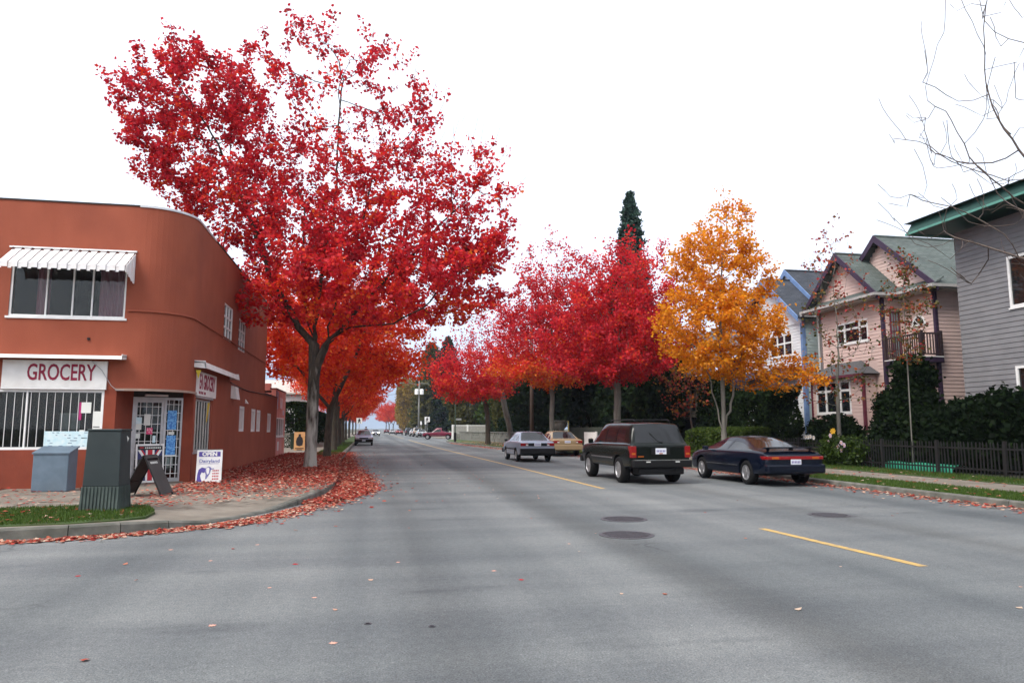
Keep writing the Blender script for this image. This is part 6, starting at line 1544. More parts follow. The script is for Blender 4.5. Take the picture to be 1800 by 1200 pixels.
# ---------------- conifers
def conifer(name, label, base, h, rb, seed, n=9000, m=L_con, lsize=.42, z0=.08, taper=.9, group=None, barkm=M_bark):
    rng = np.random.default_rng(seed); root = thing(name, label, 'tree', base, group)
    b = np.array(base)
    MB().tube([(base[0], base[1], base[2]-.1), (base[0]+.1, base[1], base[2]+h*.5), (base[0], base[1], base[2]+h*.97)], [h*.016, h*.010, .02], 8).build('trunk', barkm, root, smooth=True)
    # boughs
    lim = MB(); C = []; nb = int(h*15)
    for k in range(nb):
        t = z0+(1-z0)*(k/nb); z = h*t; R_ = rb*(1-t)**taper*rng.uniform(.72, 1.12)+.12; a = k*2.4+rng.normal(0, .4)
        end = np.array([math.cos(a)*R_, math.sin(a)*R_, z-R_*.22+rng.normal(0, .1)])
        st = np.array([0, 0, z]); 
        lim.tube([b+st, b+(st+end)*.5+np.array([0, 0, R_*.05]), b+end], [.035, .02, .008], 4, cap=False)
        k2 = max(6, int(n/nb*(.3+1.4*R_/rb)/1.0))
        q = rng.uniform(.12, 1, k2)**.7
        pts = st+(end-st)*q[:, None]+rng.normal(0, 1, (k2, 3))*np.array([.16, .16, .10])*(.6+R_*.28)
        C.append(pts)
    lim.build('branchwork', barkm, root, kind='stuff')
    C = np.vstack(C)
    V, F, T = leaves(C, lsize, rng, flat=.3, tint=np.clip(rng.normal(.45, .22, len(C)), 0, 1), aspect=.42, droop=.3)
    np_mesh('crown', V+b, F, m, root, attr=T)
    return root
conifer('spruce_tree', 'tall dark spruce spiring above the scarlet maples', (24.6, 65.5, .1), 24.5, 3.3, 51, n=30000, lsize=.46, taper=.66)
conifer('cedar_tree', 'shorter dark cedar at the foot of the tall spruce', (23.2, 66.0, .1), 16.8, 2.6, 52, n=14000, lsize=.5, taper=.6, m=L_grn)
conifer('cedar_tree', 'broad dark cedar beyond the utility pole and far cars', (15.0, 182, .1), 23, 6.0, 53, n=12000, lsize=1.0, taper=.45, m=L_olv)
conifer('cedar_tree', 'dark cedar with pointed top right of the far utility pole', (18.6, 178, .1), 24, 5.5, 54, n=12000, lsize=1.0, taper=.55, m=L_grn)

def bush(name, label, base, shapes, n, leaf, m, seed, group=None, stems=4, cat='shrub', tn=(.45, .2), flat=.2):
    rng = np.random.default_rng(seed); root = thing(name, label, cat, base, group); b = np.array(base)
    st = MB()
    C = []; tot = sum(s[1][0]*s[1][1]*s[1][2] for s in shapes)
    for c, r_ in shapes:
        C.append(ell(rng, int(n*r_[0]*r_[1]*r_[2]/tot), c, r_, .55)+rng.normal(0, .07, (int(n*r_[0]*r_[1]*r_[2]/tot), 3)))
        for k in range(stems):
            e = ell(rng, 1, c, np.array(r_)*.8)[0]; st.tube([b+np.array([c[0]*.5+rng.normal(0, .06), c[1]*.5+rng.normal(0, .06), -.05]), b+(np.array(c)+e)*.5*np.array([1, 1, .8]), b+e], [.03, .02, .008], 5, cap=False)
    st.build('branchwork', M_twig, root, kind='stuff')
    C = np.vstack(C); C = C[C[:, 2] > .0]
    # lumpy outline
    ph = rng.uniform(0, 6, 3); C += (np.sin(C[:, [1, 2, 0]]*3.1+ph)*.10)
    V, F, T = leaves(C, leaf, rng, flat=flat, tint=np.clip(rng.normal(tn[0], tn[1], len(C)), 0, 1))
    np_mesh('foliage', V+b, F, m, root, attr=T)
    return root
# broadleaf evergreens massed behind the fence on the right
g4 = 'dark evergreen trees behind the fence'
def bigbush(label, base, rx, ry, h, seed, m=L_grn, n=16000, leaf=.34, tn=(.4, .2)):
    rng = random.Random(seed); S = [((0, 0, h*.48), (rx*.8, ry*.8, h*.46))]
    for k in range(7):
        a = rng.uniform(0, 6.28); q = rng.uniform(.4, .75); S.append(((math.cos(a)*rx*q, math.sin(a)*ry*q, h*rng.uniform(.25, .8)), (rx*rng.uniform(.3, .5), ry*rng.uniform(.3, .5), h*rng.uniform(.14, .24))))
    t = bush('evergreen_tree', label, base, S, n, leaf, m, seed, g4, stems=2, cat='tree', tn=tn); return t
bigbush('broad dark evergreen behind the stone urns', (18.8, 58, .1), 4.0, 5, 9.5, 61)
bigbush('dark evergreen behind the slim pale maple trunk', (18.0, 48.5, .1), 2.8, 4.2, 8.4, 62)
bigbush('dark evergreen with lighter green tips behind the green board fence', (17.6, 42.5, .1), 1.7, 3.2, 6.4, 63, tn=(.5, .25))
bigbush('dark evergreen behind the sheared hedge', (17.2, 72, .1), 3.4, 6, 8.5, 64)
bigbush('dark olive tree behind the white gate', (17.5, 88, .1), 3.5, 4.5, 8.0, 65, m=L_olv, tn=(.3, .2))
bigbush('round olive tree across the far side street', (17.6, 128, .1), 5.0, 6, 9.5, 66, m=L_olv, tn=(.35, .22), leaf=.5, n=9000)
bigbush('green shrubby tree beside the far cedar', (21.5, 126, .1), 5, 6, 10.5, 67, m=L_hdg, tn=(.3, .2), leaf=.5, n=9000)
bigbush('golden olive tree far along the right side', (13.6, 262, .1), 5.0, 7, 22, 68, m=L_yel, tn=(.3, .22), leaf=.6, n=10000)
bigbush('ochre tree farther along the right side', (13.5, 290, .1), 5.0, 7, 17, 69, m=L_yel, tn=(.45, .22), leaf=.6, n=9000)
# small tree with bare orange leaves before the dark house
make_tree('small_tree', 'small loose tree with rusty leaves before the dark house porch', (17.6, 37.8, .15), [(0, 0, 0), (0, 0, 1.4)], [(1, (0, 0, 3.4), (2.0, 2.6, 1.7)), (.5, (-.3, 1.2, 4.6), (1.4, 1.6, 1.0))], L_mix, M_twig, 71, n_attr=260, step=.25, kill=.4, leaf=.16, per=7, spread=.2, base_r=.06, leaf_p=lambda C: np.full(len(C), .55), tint_fn=lambda C, r_: r_.normal(.62, .14, len(C)), tip=.006, leaf_r=.012)
# hedges
def hedge(label, x0, x1, y0, y1, z1, n, leaf, m, seed, tn=(.45, .2), name='hedge', lump=.12):
    rng = np.random.default_rng(seed); base = ((x0+x1)/2, (y0+y1)/2, .12); root = thing(name, label, 'hedge', base)
    C = rng.uniform(0, 1, (n, 3)); f = rng.integers(0, 6, n); d = np.abs(rng.normal(0, .06, n))
    C[f == 0, 0] = d[f == 0]; C[f == 1, 2] = 1-d[f == 1]*.8; C[f == 2, 1] = d[f == 2]*.3; C[f == 3, 2] = 1-d[f == 3]*.6; C[f == 4, 0] = d[f == 4]*2
    C = C*np.array([x1-x0, y1-y0, z1-.12])+np.array([x0, y0, .12])
    C += np.sin(C[:, [1, 2, 0]]*np.array([2.3, 3.1, 2.7])+seed)*lump
    V, F, T = leaves(C, leaf, rng, flat=.2, tint=np.clip(rng.normal(tn[0], tn[1], n), 0, 1)); np_mesh('foliage', V, F, m, root, attr=T)
    st = MB()
    for k in range(int((y1-y0)/.7)+1): st.tube([((x0+x1)/2, y0+.35+.7*k, .05), ((x0+x1)/2+.1, y0+.35+.7*k+.1, z1*.8)], [.04, .015], 5)
    st.build('branchwork', M_twig, root, kind='stuff'); return root
hedge('bright green clipped hedge behind the SUV', 16.3, 17.6, 29.5, 36.0, 1.45, 9000, .13, L_hdg, 81)
hedge('tall dark hedge beside the white house', 17.6, 19.2, 29.6, 34.8, 3.2, 16000, .17, L_grn, 82, tn=(.45, .25), lump=.22)
hedge('dark hedge behind the navy coupe', 16.95, 17.6, 22.0, 29.0, 1.05, 9000, .12, L_grn, 83)
hedge('sheared dark hedge above the stone wall', 14.0, 16.2, 62, 80, 2.6, 12000, .24, L_grn, 84, tn=(.35, .2), lump=.05)
hedge('tall clipped green hedge behind the wooden board on the left', -12.0, -4.6, 54.5, 57, 3.4, 16000, .2, L_grn, 85, tn=(.55, .25), lump=.05)
hedge('long dark hedge behind the left pavement under the maples', -5.6, -4.5, 58, 130, 3.1, 26000, .3, L_grn, 86, tn=(.35, .2), lump=.1)
bush('laurel_bush', 'tall dark laurel at the corner of the dark house', (18.7, 36.6, .15), [((0, 0, 1.9), (1.1, 1.6, 2.1)), ((.3, .8, 3.0), (.9, 1.1, 1.4))], 15000, .17, L_grn, 95, tn=(.4, .22), cat='shrub')
bush('garden_shrub', 'dark shrub under the pink bay window', (18.9, 26.6, .15), [((0, 0, .8), (.7, 1.4, 1.1)), ((0, 1.2, .7), (.6, .9, 1.0))], 9000, .14, L_grn, 96, tn=(.35, .22))
# garden shrubs before the pink house
bush('conifer_shrub', 'dark feathery conifer shrub in the pink house garden', (18.9, 22.3, .15), [((0, 0, 1.4), (1.0, 1.2, 1.5)), ((.2, .4, 3.0), (.7, .8, 1.1)), ((-.3, -.8, 1.0), (.8, .9, 1.1))], 15000, .16, L_grn, 91, tn=(.35, .22))
bush('rhododendron', 'broad dark shrub filling the garden corner', (18.6, 19.6, .15), [((0, 0, 1.0), (1.1, 1.6, 1.3)), ((.2, -1.0, 1.2), (1.0, 1.2, 1.3))], 13000, .17, L_grn, 92, tn=(.25, .18))
bush('garden_shrub', 'dark arching shrub before the pink house door', (18.9, 23.7, .15), [((0, 0, 1.1), (.8, .8, 1.2)), ((.1, .2, 2.0), (.6, .6, .8))], 9000, .15, L_grn, 93, tn=(.3, .2))
bush('flower_bush', 'low green flower bush poking through the black fence', (16.75, 23.3, .15), [((0, 0, .5), (.45, .9, .5)), ((-.1, .8, .6), (.4, .6, .5))], 5000, .10, L_hdg, 94, tn=(.2, .2))
M_pet = mat('pale_petals', (.62, .40, .62), .7, (.7, .6, .7), scale=20); M_pety = mat('yellow_petals', (.72, .42, .03), .7); M_petw = mat('white_petals', (.75, .75, .75), .7)
def flower(x, y, z, m, lab, s=.075):
    t = thing('flower', lab, 'flower', (x, y, z), 'flowers on the fence bush'); 
    for k in range(6):
        a = k*1.047; MB().slab([(x-.01, y, z), (x-.02, y+s*math.cos(a-.35), z+s*math.sin(a-.35)), (x-.03, y+s*1.2*math.cos(a), z+s*1.2*math.sin(a)), (x-.02, y+s*math.cos(a+.35), z+s*math.sin(a+.35))], (-.008, 0, 0)).build('petal', m, t)
    MB().lathe([(.02, 0), (.015, .02)], (x-.04, y, z), 8, axis='x').build('centre', M_pety, t); MB().tube([(x, y, z), (x+.1, y+.05, z-.5)], .006, 4).build('stem', L_hdg if False else M_turf, t)
for (y, z) in ((23.9, 1.02), (23.7, .84), (23.55, .84), (23.4, .86), (23.35, .87), (23.15, 1.0), (23.0, .92), (23.15, .75), (23.75, 1.25)): flower(16.45, y, z, M_pet, 'pale lilac flower on the bush at the black fence')
for (y, z) in ((23.6, 1.40), (23.5, 1.42)): flower(16.42, y, z, M_pety, 'yellow flower on the bush at the black fence', .09)
for (y, z) in ((25.2, 1.18), (25.05, 1.20), (25.35, 1.18), (24.85, 1.16)): flower(16.5, y, z, M_petw, 'white flower above the black fence behind the coupe')
# far red maples up the street, both kerbs
g5 = 'far red maples'
for k, (x, y, sc, rz) in enumerate(((10.4, 335, 1.35, 40), (10.4, 400, 1.5, 190), (10.4, 480, 1.6, 300))):
    c = copy_tree(t1); c.location = (x, y, .1); c.rotation_euler = (0, 0, R(rz)); c.scale = (sc, sc, sc); c['group'] = g5; c['label'] = ('red maple beyond the ochre trees far up the right side', 'second red maple far up the right side', 'third red maple far up the right side')[k]
for k, (y, rz) in enumerate(((135, 60), (160, 150), (195, 260))):
    c = copy_tree(t2); c.location = (-3.6, y, .1); c.rotation_euler = (0, 0, R(rz)); c.scale = (.85, .85, .85); c['group'] = g5; c['label'] = ('red maple far up the left kerb', 'second red maple far up the left kerb', 'third red maple far up the left kerb')[k]
# ================================================================ street furniture, leaves, grass, mountain, haze
M_pole = mat('pole_wood', (.11, .075, .060), .9, (.07, .05, .042), scale=4, stretch=(3, 3, .3)); M_poleg = mat('pole_grey', (.20, .20, .18), .8); M_pgreen = mat('pole_green', (.05, .08, .05), .6)
t = thing('utility_pole', 'brown wooden utility pole behind the silver-blue sedan', 'pole', (13.35, 59.6, 0)); MB().tube([(13.35, 59.6, 0), (13.35, 59.6, 11)], [.19, .13], 10).build('shaft', M_pole, t, smooth=True); MB().box((12.2, 59.55, 10.2), (14.5, 59.68, 10.34)).build('crossarm', M_pole, t)
FPX, FPY = 10.45, 160
t = thing('utility_pole', 'grey utility pole with white transformers beyond the pickup', 'pole', (FPX, FPY, 0)); MB().tube([(FPX, FPY, 0), (FPX, FPY, 12.0)], [.2, .14], 10).build('shaft', M_poleg, t, smooth=True); MB().box((FPX-.2, FPY-.08, 11.3), (FPX+2.0, FPY+.06, 11.45)).build('crossarm', M_poleg, t)
for dx in (-.55, .55): MB().lathe([(.2, 0), (.42, .05), (.42, 1.05), (.3, 1.2)], (FPX+dx, FPY-.4, 8.9), 14).build('transformer', M_white, t)
MB().tube([(FPX, FPY, 10.9), (FPX-2.2, FPY, 11.5), (FPX-4.2, FPY, 11.4)], .06, 6).build('lamp_arm', M_poleg, t); MB().box((FPX-4.9, FPY-.15, 11.3), (FPX-4.1, FPY+.15, 11.45)).build('lamp_head', M_white, t)
wr_ = thing('overhead_wire', 'thin overhead wires strung from the far utility pole', 'wire', (FPX, FPY, 11)); 
for k, z in enumerate((11.6, 9.6)):
    MB().tube([(FPX, FPY, z), (0, FPY+12, z-.8), (-14, FPY+30, z)], .025, 4).build('strand', M_trim, wr_)
def ped_sign(label, x, y, s=.62, h=2.9, z0=.13):
    t = thing('pedestrian_sign', label, 'sign', (x, y, 0), 'pedestrian crossing signs')
    MB().tube([(x, y, 0), (x, y, h+s)], .035, 8).build('post', M_alu, t); pl = MB().box((x-s/2, y-.06, h), (x+s/2, y-.04, h+s)).build('plate', M_white, t)
    yy = y-.064
    def q(pts): MB().slab([(x+a*s, yy, h+b*s) for a, b in pts], (0, .003, 0)).build('pictogram', M_black, pl)
    q([(-.09, .76), (.07, .76), (.07, .92), (-.09, .92)]); q([(-.16, .42), (.12, .42), (.14, .75), (-.13, .75)]); q([(-.16, .43), (0, .43), (-.14, .08), (-.28, .10)]); q([(-.02, .43), (.12, .43), (.26, .10), (.12, .08)]); q([(.12, .72), (.28, .52), (.22, .46), (.10, .6)]); q([(-.13, .72), (-.28, .5), (-.22, .46), (-.12, .58)])
ped_sign('white pedestrian sign on a post above the pale blue sedan', -1.15, 82, .62, 2.05)
ped_sign('white pedestrian sign on a post beside the maroon pickup', 10.35, 134.5, .95, 2.7)
for k, (x, y) in enumerate(((10.3, 150), (10.3, 138))):
    t = thing('parking_sign', ('small white parking sign at the foot of the grey utility pole', 'small white parking sign beside the pedestrian sign')[k], 'sign', (x, y, 0)); MB().tube([(x, y, 0), (x, y, 3.0)], .03, 6).build('post', M_alu, t); MB().box((x-.16, y-.04, 2.3), (x+.16, y-.02, 3.0)).build('plate', M_white, t)
x, y = 8.62, 74.5
t = thing('sign_post', 'green street-name post at the corner by the maroon pickup', 'sign', (x, y, 0)); MB().tube([(x, y, 0), (x, y, 4.9)], .06, 8).build('post', M_pgreen, t); MB().box((x, y-.02, 2.35), (x+.62, y+.02, 2.55)).build('name_plate', mat('plate_grey', (.3, .32, .3), .5), t); MB().box((x-.11, y-.13, .05), (x+.11, y+.13, 1.1)).build('post_wrap', M_trim, t)
x, y = -2.35, 51.5
t = thing('meter_post', 'dark post with poster scraps between the left maples', 'post', (x, y, 0)); MB().tube([(x, y, 0), (x, y, 4.6)], .12, 8).build('shaft', M_trim, t); MB().box((x-.13, y-.14, 1.2), (x+.10, y-.12, 1.6)).build('notice', M_paper, t); MB().box((x-.05, y-.145, .95), (x+.14, y-.125, 1.15)).build('notice', M_lblue, t)
# thin support wire stake beside the second maple
# white garage beyond the left hedge
t = thing('white_garage', 'low white building behind the clipped hedge on the left', 'building', (-9, 66, 0)); MB().box((-15, 62, 0), (-4.8, 70, 4.3)).build('wall', M_white, t); MB().slab([(-15.4, 61.6, 4.3), (-4.4, 61.6, 4.3), (-4.4, 66, 5.6), (-15.4, 66, 5.6)], (0, 0, .12)).build('roof', mat('pale_roof', (.5, .46, .42), .8), t); MB().slab([(-15.4, 70.4, 4.3), (-4.4, 70.4, 4.3), (-4.4, 66, 5.6), (-15.4, 66, 5.6)], (0, 0, .12)).build('roof', mat('pale_roof', (.5, .46, .42), .8), t)
for k in range(3): window(t, (-15, 62, 0), (1, 0, 0), (0, -1, 0), 1.5+3*k, 3+3*k, 1.5, 2.8, M_wood_w, M_dglass, cols=(.5,), fw=.1, recess=-.03)
# lattice fence below the hedge
t = thing('lattice_fence', 'pale lattice fence at the foot of the clipped hedge', 'fence', (-5, 53.8, .15))
for k in range(12):
    for s in (-1, 1): MB().obox((-7.6+.25*k, 53.8, .2), (s*.9, 0, .9), (0, .02, 0), (.05, 0, 0)).build('lath', mat('lath_grey', (.24, .23, .19), .8), t)
MB().box((-7.7, 53.78, 1.1), (-4.6, 53.85, 1.18)).build('rail', mat('lath_grey', (.24, .23, .19), .8), t)

# pedestrian far up the left kerb
def person(label, loc_, h=1.72, face=0):
    root = thing('person', label, 'person', (0, 0, 0))
    J = [(0, 0, .95, .13), (0, 0, 1.15, .135), (0, 0, 1.38, .15), (0, 0, 1.5, .06), (0, .01, 1.62, .085), (0, 0, 1.70, .07), (.19, 0, 1.42, .06), (.25, .02, 1.15, .05), (.24, .10, .92, .04), (-.19, 0, 1.42, .06), (-.25, -.02, 1.15, .05), (-.24, .05, .92, .04), (.09, 0, .88, .09), (.10, .10, .5, .07), (.10, .06, .08, .05), (.10, .18, .04, .045), (-.09, 0, .88, .09), (-.10, -.06, .5, .07), (-.10, -.18, .10, .05), (-.10, -.07, .04, .045)]
    E = [(0, 1), (1, 2), (2, 3), (3, 4), (4, 5), (2, 6), (6, 7), (7, 8), (2, 9), (9, 10), (10, 11), (0, 12), (12, 13), (13, 14), (14, 15), (0, 16), (16, 17), (17, 18), (18, 19)]
    me = bpy.data.meshes.new('body'); me.from_pydata([j[:3] for j in J], E, []); o = bpy.data.objects.new('body', me); link(o)
    sk = o.modifiers.new('skin', 'SKIN'); 
    for i, v in enumerate(me.skin_vertices[0].data): v.radius = (J[i][3], J[i][3]*.85); v.use_root = (i == 0)
    o.modifiers.new('sub', 'SUBSURF').levels = 2
    dg = bpy.context.evaluated_depsgraph_get(); dg.update(); m2 = bpy.data.meshes.new_from_object(o.evaluated_get(dg)); bpy.data.objects.remove(o)
    m2.materials.clear(); m2.materials.append(mat('dark_coat', (.02, .02, .028), .8)); m2.materials.append(mat('skin_tone', (.45, .25, .17), .6)); m2.materials.append(mat('dark_jeans', (.03, .04, .07), .8))
    for p in m2.polygons:
        z = p.center.z; p.use_smooth = True
        p.material_index = 1 if z > 1.5 else (2 if z < .93 and abs(p.center.x) < .2 else 0)
    ob = bpy.data.objects.new('body', m2); link(ob); ob.parent = root
    MB().lathe([(.04, .0), (.10, .03), (.105, .08), (.07, .13), (.02, .15)], (0, -.015, 1.60), 12).build('hair', mat('dark_hair', (.015, .012, .01), .7), root, smooth=True, local=True)
    root.location = loc_; root.rotation_euler = (0, 0, face); return root
person('person in a dark coat walking by the pale blue sedan', (-.42, 84.5, 0), face=math.pi)

# ---------------- unseen street behind the camera, added to darken reflections and low sky light
gb = 'unseen maples added behind the camera against low sky light'
for k, (src, x, y, rz, sc) in enumerate(((t1, -3.2, -16, 20, 1.0), (t2, -3.4, -27, 140, 1.05), (t2, 13.4, -14, 250, 1.0), (t1, 13.6, -26, 70, 1.0), (t1, -24, -8, 300, .9), (t2, 25, -9, 10, .9))):
    c = copy_tree(src); c.location = (x, y, .1); c.rotation_euler = (0, 0, R(rz)); c.scale = (sc,)*3; c['group'] = gb; c['label'] = 'unseen red maple added behind the camera against low sky light'
for k, (src, x, y, rz, lab) in enumerate(((HH, -12, -26, 180, 'unseen dark house added behind the camera against low sky light'), (WH, 24, -19, 0, 'unseen white house added behind the camera against low sky light'), (WH, -14, -40, 180, 'unseen white house added farther behind the camera against low sky light'), (HH, 24, -36, 0, 'unseen dark house added farther behind the camera against low sky light'))):
    c = copy_tree(src); c.location = (x, y, 0); c.rotation_euler = (0, 0, R(rz)); c['label'] = lab

# ---------------- fallen leaves
L_fal = leaf_mat('fallen_leaf', [(0, (.06, .018, .012)), (.25, (.19, .024, .018)), (.5, (.35, .045, .034)), (.7, (.38, .12, .07)), (.85, (.48, .27, .20)), (1, (.50, .38, .29))], .15)
def litter(name, label, pts, size, seed, z, tn=(.45, .22), lift=.02):
    rng = np.random.default_rng(seed); n = len(pts); C = np.column_stack([pts, z+np.abs(rng.normal(0, lift, n))])
    s = size*rng.uniform(.6, 1.3, n)[:, None]; a = rng.uniform(0, 2*math.pi, n)
    ax = np.column_stack([np.cos(a), np.sin(a), rng.normal(0, .22, n)]); bx = np.column_stack([-np.sin(a), np.cos(a), rng.normal(0, .22, n)]); up_ = np.array([0, 0, 1.])
    V = np.empty((n, 6, 3)); 
    V[:, 0] = C-ax*s*.5; V[:, 1] = C-ax*s*.12+bx*s*.5+up_*s*.12; V[:, 2] = C+ax*s*.20+bx*s*.36; V[:, 3] = C+ax*s*.55+up_*s*.10; V[:, 4] = C+ax*s*.20-bx*s*.36; V[:, 5] = C-ax*s*.12-bx*s*.5+up_*s*.12
    V[:, :, 2] = np.maximum(V[:, :, 2], C[:, 2:3]-.0+.003)
    T = np.repeat(np.clip(rng.normal(tn[0], tn[1], n), 0, 1), 6)
    o = np_mesh(name, V.reshape(-1, 3), np.arange(n*6).reshape(n, 6), L_fal, None, attr=T, kind='stuff'); tag(o, label, 'leaves'); return o
rg = np.random.default_rng(77)
KLx = np.array([k[0] for k in KL]); KLy = np.array([k[1] for k in KL])
def kerb_x(y): return np.interp(y, KLy, KLx)
def cloud(n, f, x0, x1, y0, y1):
    out = np.zeros((0, 2))
    while len(out) < n:
        p = rg.uniform((x0, y0), (x1, y1), (n*2, 2)); out = np.vstack([out, p[rg.uniform(0, 1, len(p)) < f(p)]])
    return out[:n]
def dens_carpet(p):
    x, y = p[:, 0], p[:, 1]
    kx = kerb_x(y)
    d = np.clip((y-15.6)/3.0, 0, 1)*(x < kx+.03)
    d *= np.clip(.22+.9*np.clip((y-19.0+.8*(x+2))/3.5, 0, 1), 0, 1)
    d *= (x > -4.42)
    return d*np.where(y > 33, .4, 1)
litter('leaf_carpet', 'thick carpet of fallen red leaves under the huge maple', cloud(42000, dens_carpet, -4.42, -.8, 15.5, 42), .075, 1, .162, tn=(.46, .27))
litter('gutter_leaves', 'drift of fallen red leaves spread over the asphalt by the kerb', np.vstack([cloud(15000, lambda p: 1/(1+np.exp((p[:, 0]-kerb_x(p[:, 1])-np.interp(p[:, 1], [15, 18, 23, 32, 45], [.45, .95, .85, .55, .15]))/.10))*(p[:, 0] > kerb_x(p[:, 1])+.02)*np.where(p[:, 1] < 25, 1, .6), -1.4, 1.0, 15.2, 48), cloud(700, lambda p: np.exp(-np.clip(p[:, 0]-kerb_x(p[:, 1])-.5, 0, 9)/.45)*(p[:, 0] > kerb_x(p[:, 1])+.02), -1.4, 2.6, 14, 48)]), .075, 2, .004, tn=(.46, .27))
# along the corner gutter
pp = []
rr = np.random.default_rng(9)
Q = [(-8, 10.45), (-5.6, 10.8), (-4.1, 11.15), (-3.4, 11.4), (-2.85, 11.82), (-2.35, 12.3), (-1.9, 13.05), (-1.5, 14.0), (-1.1, 15.2), (-.75, 16.4)]
for k in range(5200):
    i = rr.integers(0, len(Q)-1); a = rr.uniform(0, 1); p = np.array(Q[i])*(1-a)+np.array(Q[i+1])*a; d = np.array(Q[i+1])-np.array(Q[i]); d = np.array([d[1], -d[0]])/np.linalg.norm(d)
    w_ = abs(rr.normal(0, .15 if p[0] < -2.5 else .30)); pp.append(p+d*(w_-.03))
litter('gutter_leaves', 'fallen leaves gathered in the gutter round the shop corner', np.array(pp), .06, 3, .003, tn=(.60, .32), lift=.007)
litter('pavement_leaves', 'fallen leaves scattered over the shop corner pavement', cloud(2000, lambda p: ((p[:, 1] > 12.6+(p[:, 0]+5)*.6) & (p[:, 1] > 11.9) & (p[:, 1] < 19.2)).astype(float)*(.35+.65*(p[:, 0] > -4.5)), -9, -1.3, 11.8, 19.2), .065, 4, .166, tn=(.55, .28))
KRx = np.array([k[0] for k in KR if k[1] < 90]); KRy = np.array([k[1] for k in KR if k[1] < 90])
def kr_x(y): return np.interp(y, KRy, KRx)
litter('gutter_leaves', 'fallen pinkish leaves along the right-hand kerb', np.vstack([cloud(4200, lambda p: np.exp(-np.clip(kr_x(p[:, 1])-p[:, 0], 0, 9)/.22)*(p[:, 0] < kr_x(p[:, 1])-.01), 8.0, 12, 10, 75)]), .075, 5, .004, tn=(.66, .25))
litter('verge_leaves', 'fallen leaves over the right-hand grass and pavement', cloud(3400, lambda p: (p[:, 0] > kr_x(p[:, 1])+.1).astype(float)*np.where(p[:, 1] < 24, .5, 1), 8.6, 16.6, 9, 75), .08, 6, .165, tn=(.70, .24))
litter('turf_leaves', 'few fallen leaves on the grass round the utility cabinet', cloud(90, lambda p: ((p[:, 1] > 11.6) & (p[:, 1] < 13.6)).astype(float), -6.5, -3.5, 11.5, 13.8), .062, 8, .178, tn=(.5, .3), lift=.01)
litter('road_leaves', 'few small fallen leaves scattered over the asphalt', np.vstack([cloud(60, lambda p: np.exp(-np.abs(p[:, 0]+2)/6), -5, 11, 5, 20), cloud(160, lambda p: np.ones(len(p)), -1, 4, 15, 45)]), .05, 7, .003, tn=(.72, .2), lift=.002)
# single large leaves on the near asphalt
ML = [leaf_mat('single_red', [(0, (.42, .02, .03)), (1, (.42, .02, .03))], .1), leaf_mat('single_pale', [(0, (.60, .33, .26)), (1, (.60, .33, .26))], .1)]
lf = [(0, -.5), (.08, -.22), (.30, -.34), (.26, -.12), (.52, .02), (.28, .12), (.30, .34), (.12, .26), (0, .56), (-.12, .26), (-.30, .34), (-.28, .12), (-.52, .02), (-.26, -.12), (-.30, -.34), (-.08, -.22)]
def single(x, y, s, k, rz):
    b = MB(); b.add([(0, 0, .007)]+[(s*p[0], s*p[1], .003+.5*s*(p[0]**2)*.2) for p in lf], [(0, i+1, (i+1) % 16+1) for i in range(16)])
    o = b.build('fallen_leaf', ML[k]); o.location = (x, y, 0); o.rotation_euler = (0, 0, rz)
    tag(o, ('single bright red leaf lying on the bare asphalt', 'single pale pink leaf lying on the bare asphalt')[k], 'leaf', 'single leaves on the near asphalt')
for (x, y, s, k) in ((1.52, 7.30, .085, 0), (1.33, 7.80, .075, 1), (-1.15, 6.1, .09, 1), (-.22, 5.45, .09, 1), (-.78, 8.6, .10, 0), (-1.4, 10.1, .08, 1), (-.45, 6.9, .07, 1), (-1.75, 9.0, .07, 1), (-2.4, 9.9, .08, 1), (.35, 8.5, .07, 1), (-2.9, 8.35, .08, 0), (2.6, 9.4, .06, 1), (-.9, 7.4, .06, 1)): single(x, y, s*.8, k, rnd.uniform(0, 6))

# ---------------- grass blades
L_grass = leaf_mat('grass_blade', [(0, (.025, .05, .008)), (.5, (.055, .105, .014)), (1, (.10, .15, .035))], .3)
def grass(name, label, pts, z, hgt, seed):
    rng = np.random.default_rng(seed); n = len(pts); a = rng.uniform(0, 2*math.pi, n); h = hgt*rng.uniform(.5, 1.3, n); w = .007
    C = np.column_stack([pts, np.full(n, z)]); d = np.column_stack([np.cos(a), np.sin(a), np.zeros(n)])
    V = np.empty((n, 3, 3)); V[:, 0] = C-d*w; V[:, 1] = C+d*w; V[:, 2] = C+np.column_stack([rng.normal(0, .35, n)*h, rng.normal(0, .35, n)*h, h])
    o = np_mesh(name, V.reshape(-1, 3), np.arange(n*3).reshape(n, 3), L_grass, None, attr=np.repeat(np.clip(rng.normal(.5, .2, n), 0, 1), 3), kind='stuff'); tag(o, label, 'grass')
def inpoly(p, poly):
    x, y = p[:, 0], p[:, 1]; r_ = np.zeros(len(p), bool); j = len(poly)-1
    for i in range(len(poly)):
        xi, yi = poly[i]; xj, yj = poly[j]; c = ((yi > y) != (yj > y)) & (x < (xj-xi)*(y-yi)/(yj-yi+1e-12)+xi); r_ ^= c; j = i
    return r_
TP = [(-7.5, 11.6), (-5.4, 11.35), (-4.2, 11.55), (-3.62, 11.85), (-3.35, 12.2), (-3.4, 12.9), (-3.75, 13.75), (-4.3, 14.0), (-5.2, 13.9), (-7.5, 13.4)]
grass('grass', 'green grass round the utility cabinet', cloud(14000, lambda p: inpoly(p, TP).astype(float), -7.5, -3.3, 11.3, 14.0), .172, .05, 1)
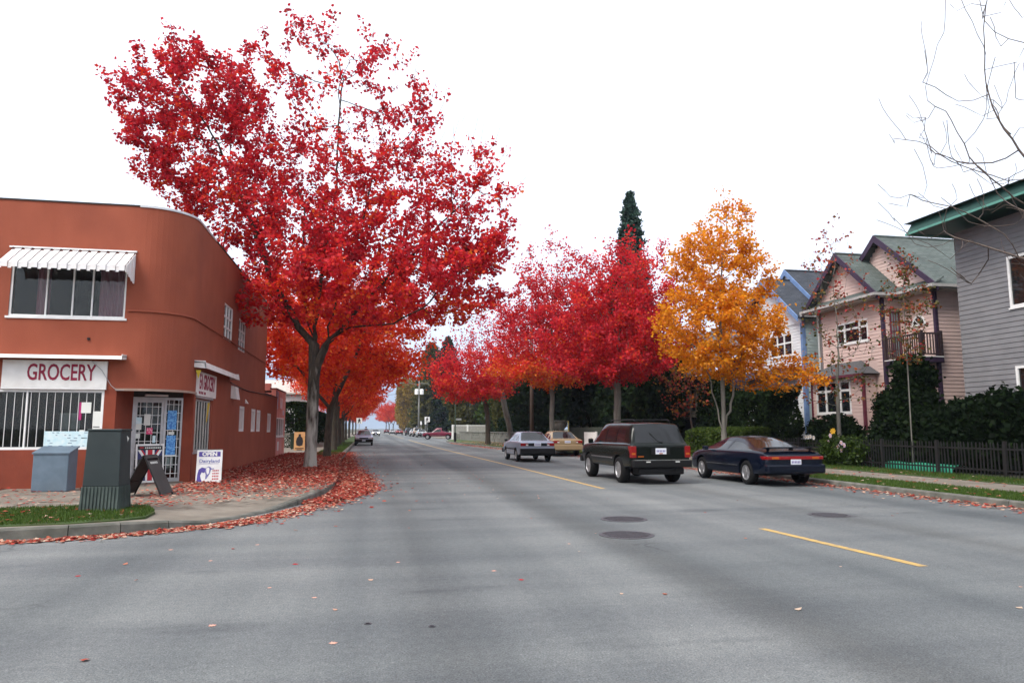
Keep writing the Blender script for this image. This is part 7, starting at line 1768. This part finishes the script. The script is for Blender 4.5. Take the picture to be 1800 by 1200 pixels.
grass('grass', 'green grass strip along the right-hand kerb', cloud(42000, lambda p: (p[:, 0] > kr_x(p[:, 1])+.15).astype(float)*np.exp(-(p[:, 1]-10)/18), 9, 13.68, 10, 60), .135, .06, 2)
grass('grass', 'rough grass at the foot of the black fence', cloud(14000, lambda p: np.exp(-(p[:, 1]-10)/20), 15.45, 16.8, 10, 38), .165, .09, 3)
grass('grass', 'green grass strip beside the left maples', cloud(9000, lambda p: np.exp(-(p[:, 1]-38)/14), -2.85, -1.55, 37.5, 80), .155, .09, 4)

# ---------------- distant mountain and the air in front of it
rng = np.random.default_rng(5); nx, ny = 120, 40
X = np.linspace(-2300, 2300, nx); Y = np.linspace(3300, 4700, ny); SC = 2.2; Hm = np.zeros((ny, nx))
for j, yv in enumerate(Y):
    ridge = np.exp(-((yv-4100)/380)**2)
    prof = 330*np.exp(-((X-170)/330)**2)+300*np.exp(-((X+520)/420)**2)+230*np.exp(-((X-1150)/500)**2)+230*np.exp(-((X+1500)/500)**2)
    Hm[j] = prof*ridge*(1+.18*np.sin(X/90+yv/130)+.10*np.sin(X/41+yv/57+1))
Hm += rng.normal(0, 4, Hm.shape)*(Hm > 12); Hm -= 7
V = np.array([(X[i]*SC, Y[j]*SC, Hm[j, i]*SC) for j in range(ny) for i in range(nx)]); F = np.array([(j*nx+i, j*nx+i+1, (j+1)*nx+i+1, (j+1)*nx+i) for j in range(ny-1) for i in range(nx-1)])
o = np_mesh('mountain', V, F, mat('forest_slope', (.045, .07, .065), .95, (.03, .05, .05), scale=.02), None, smooth=True); o['kind'] = 'structure'
hz = bpy.data.materials.new('haze_air'); hz.use_nodes = True; t = hz.node_tree; t.nodes.clear()
pv = nd(t, 'ShaderNodeVolumePrincipled'); pv.inputs['Color'].default_value = (.62, .74, .95, 1); pv.inputs['Density'].default_value = .00019; pv.inputs['Anisotropy'].default_value = .0
mo = nd(t, 'ShaderNodeOutputMaterial'); t.links.new(pv.outputs[0], mo.inputs['Volume'])
o = MB().box((-5600, -3200, -21), (5600, 10600, 1010)).build('haze', hz, kind='stuff'); o['label'] = 'pale blue haze in the distant air'; o['category'] = 'haze'
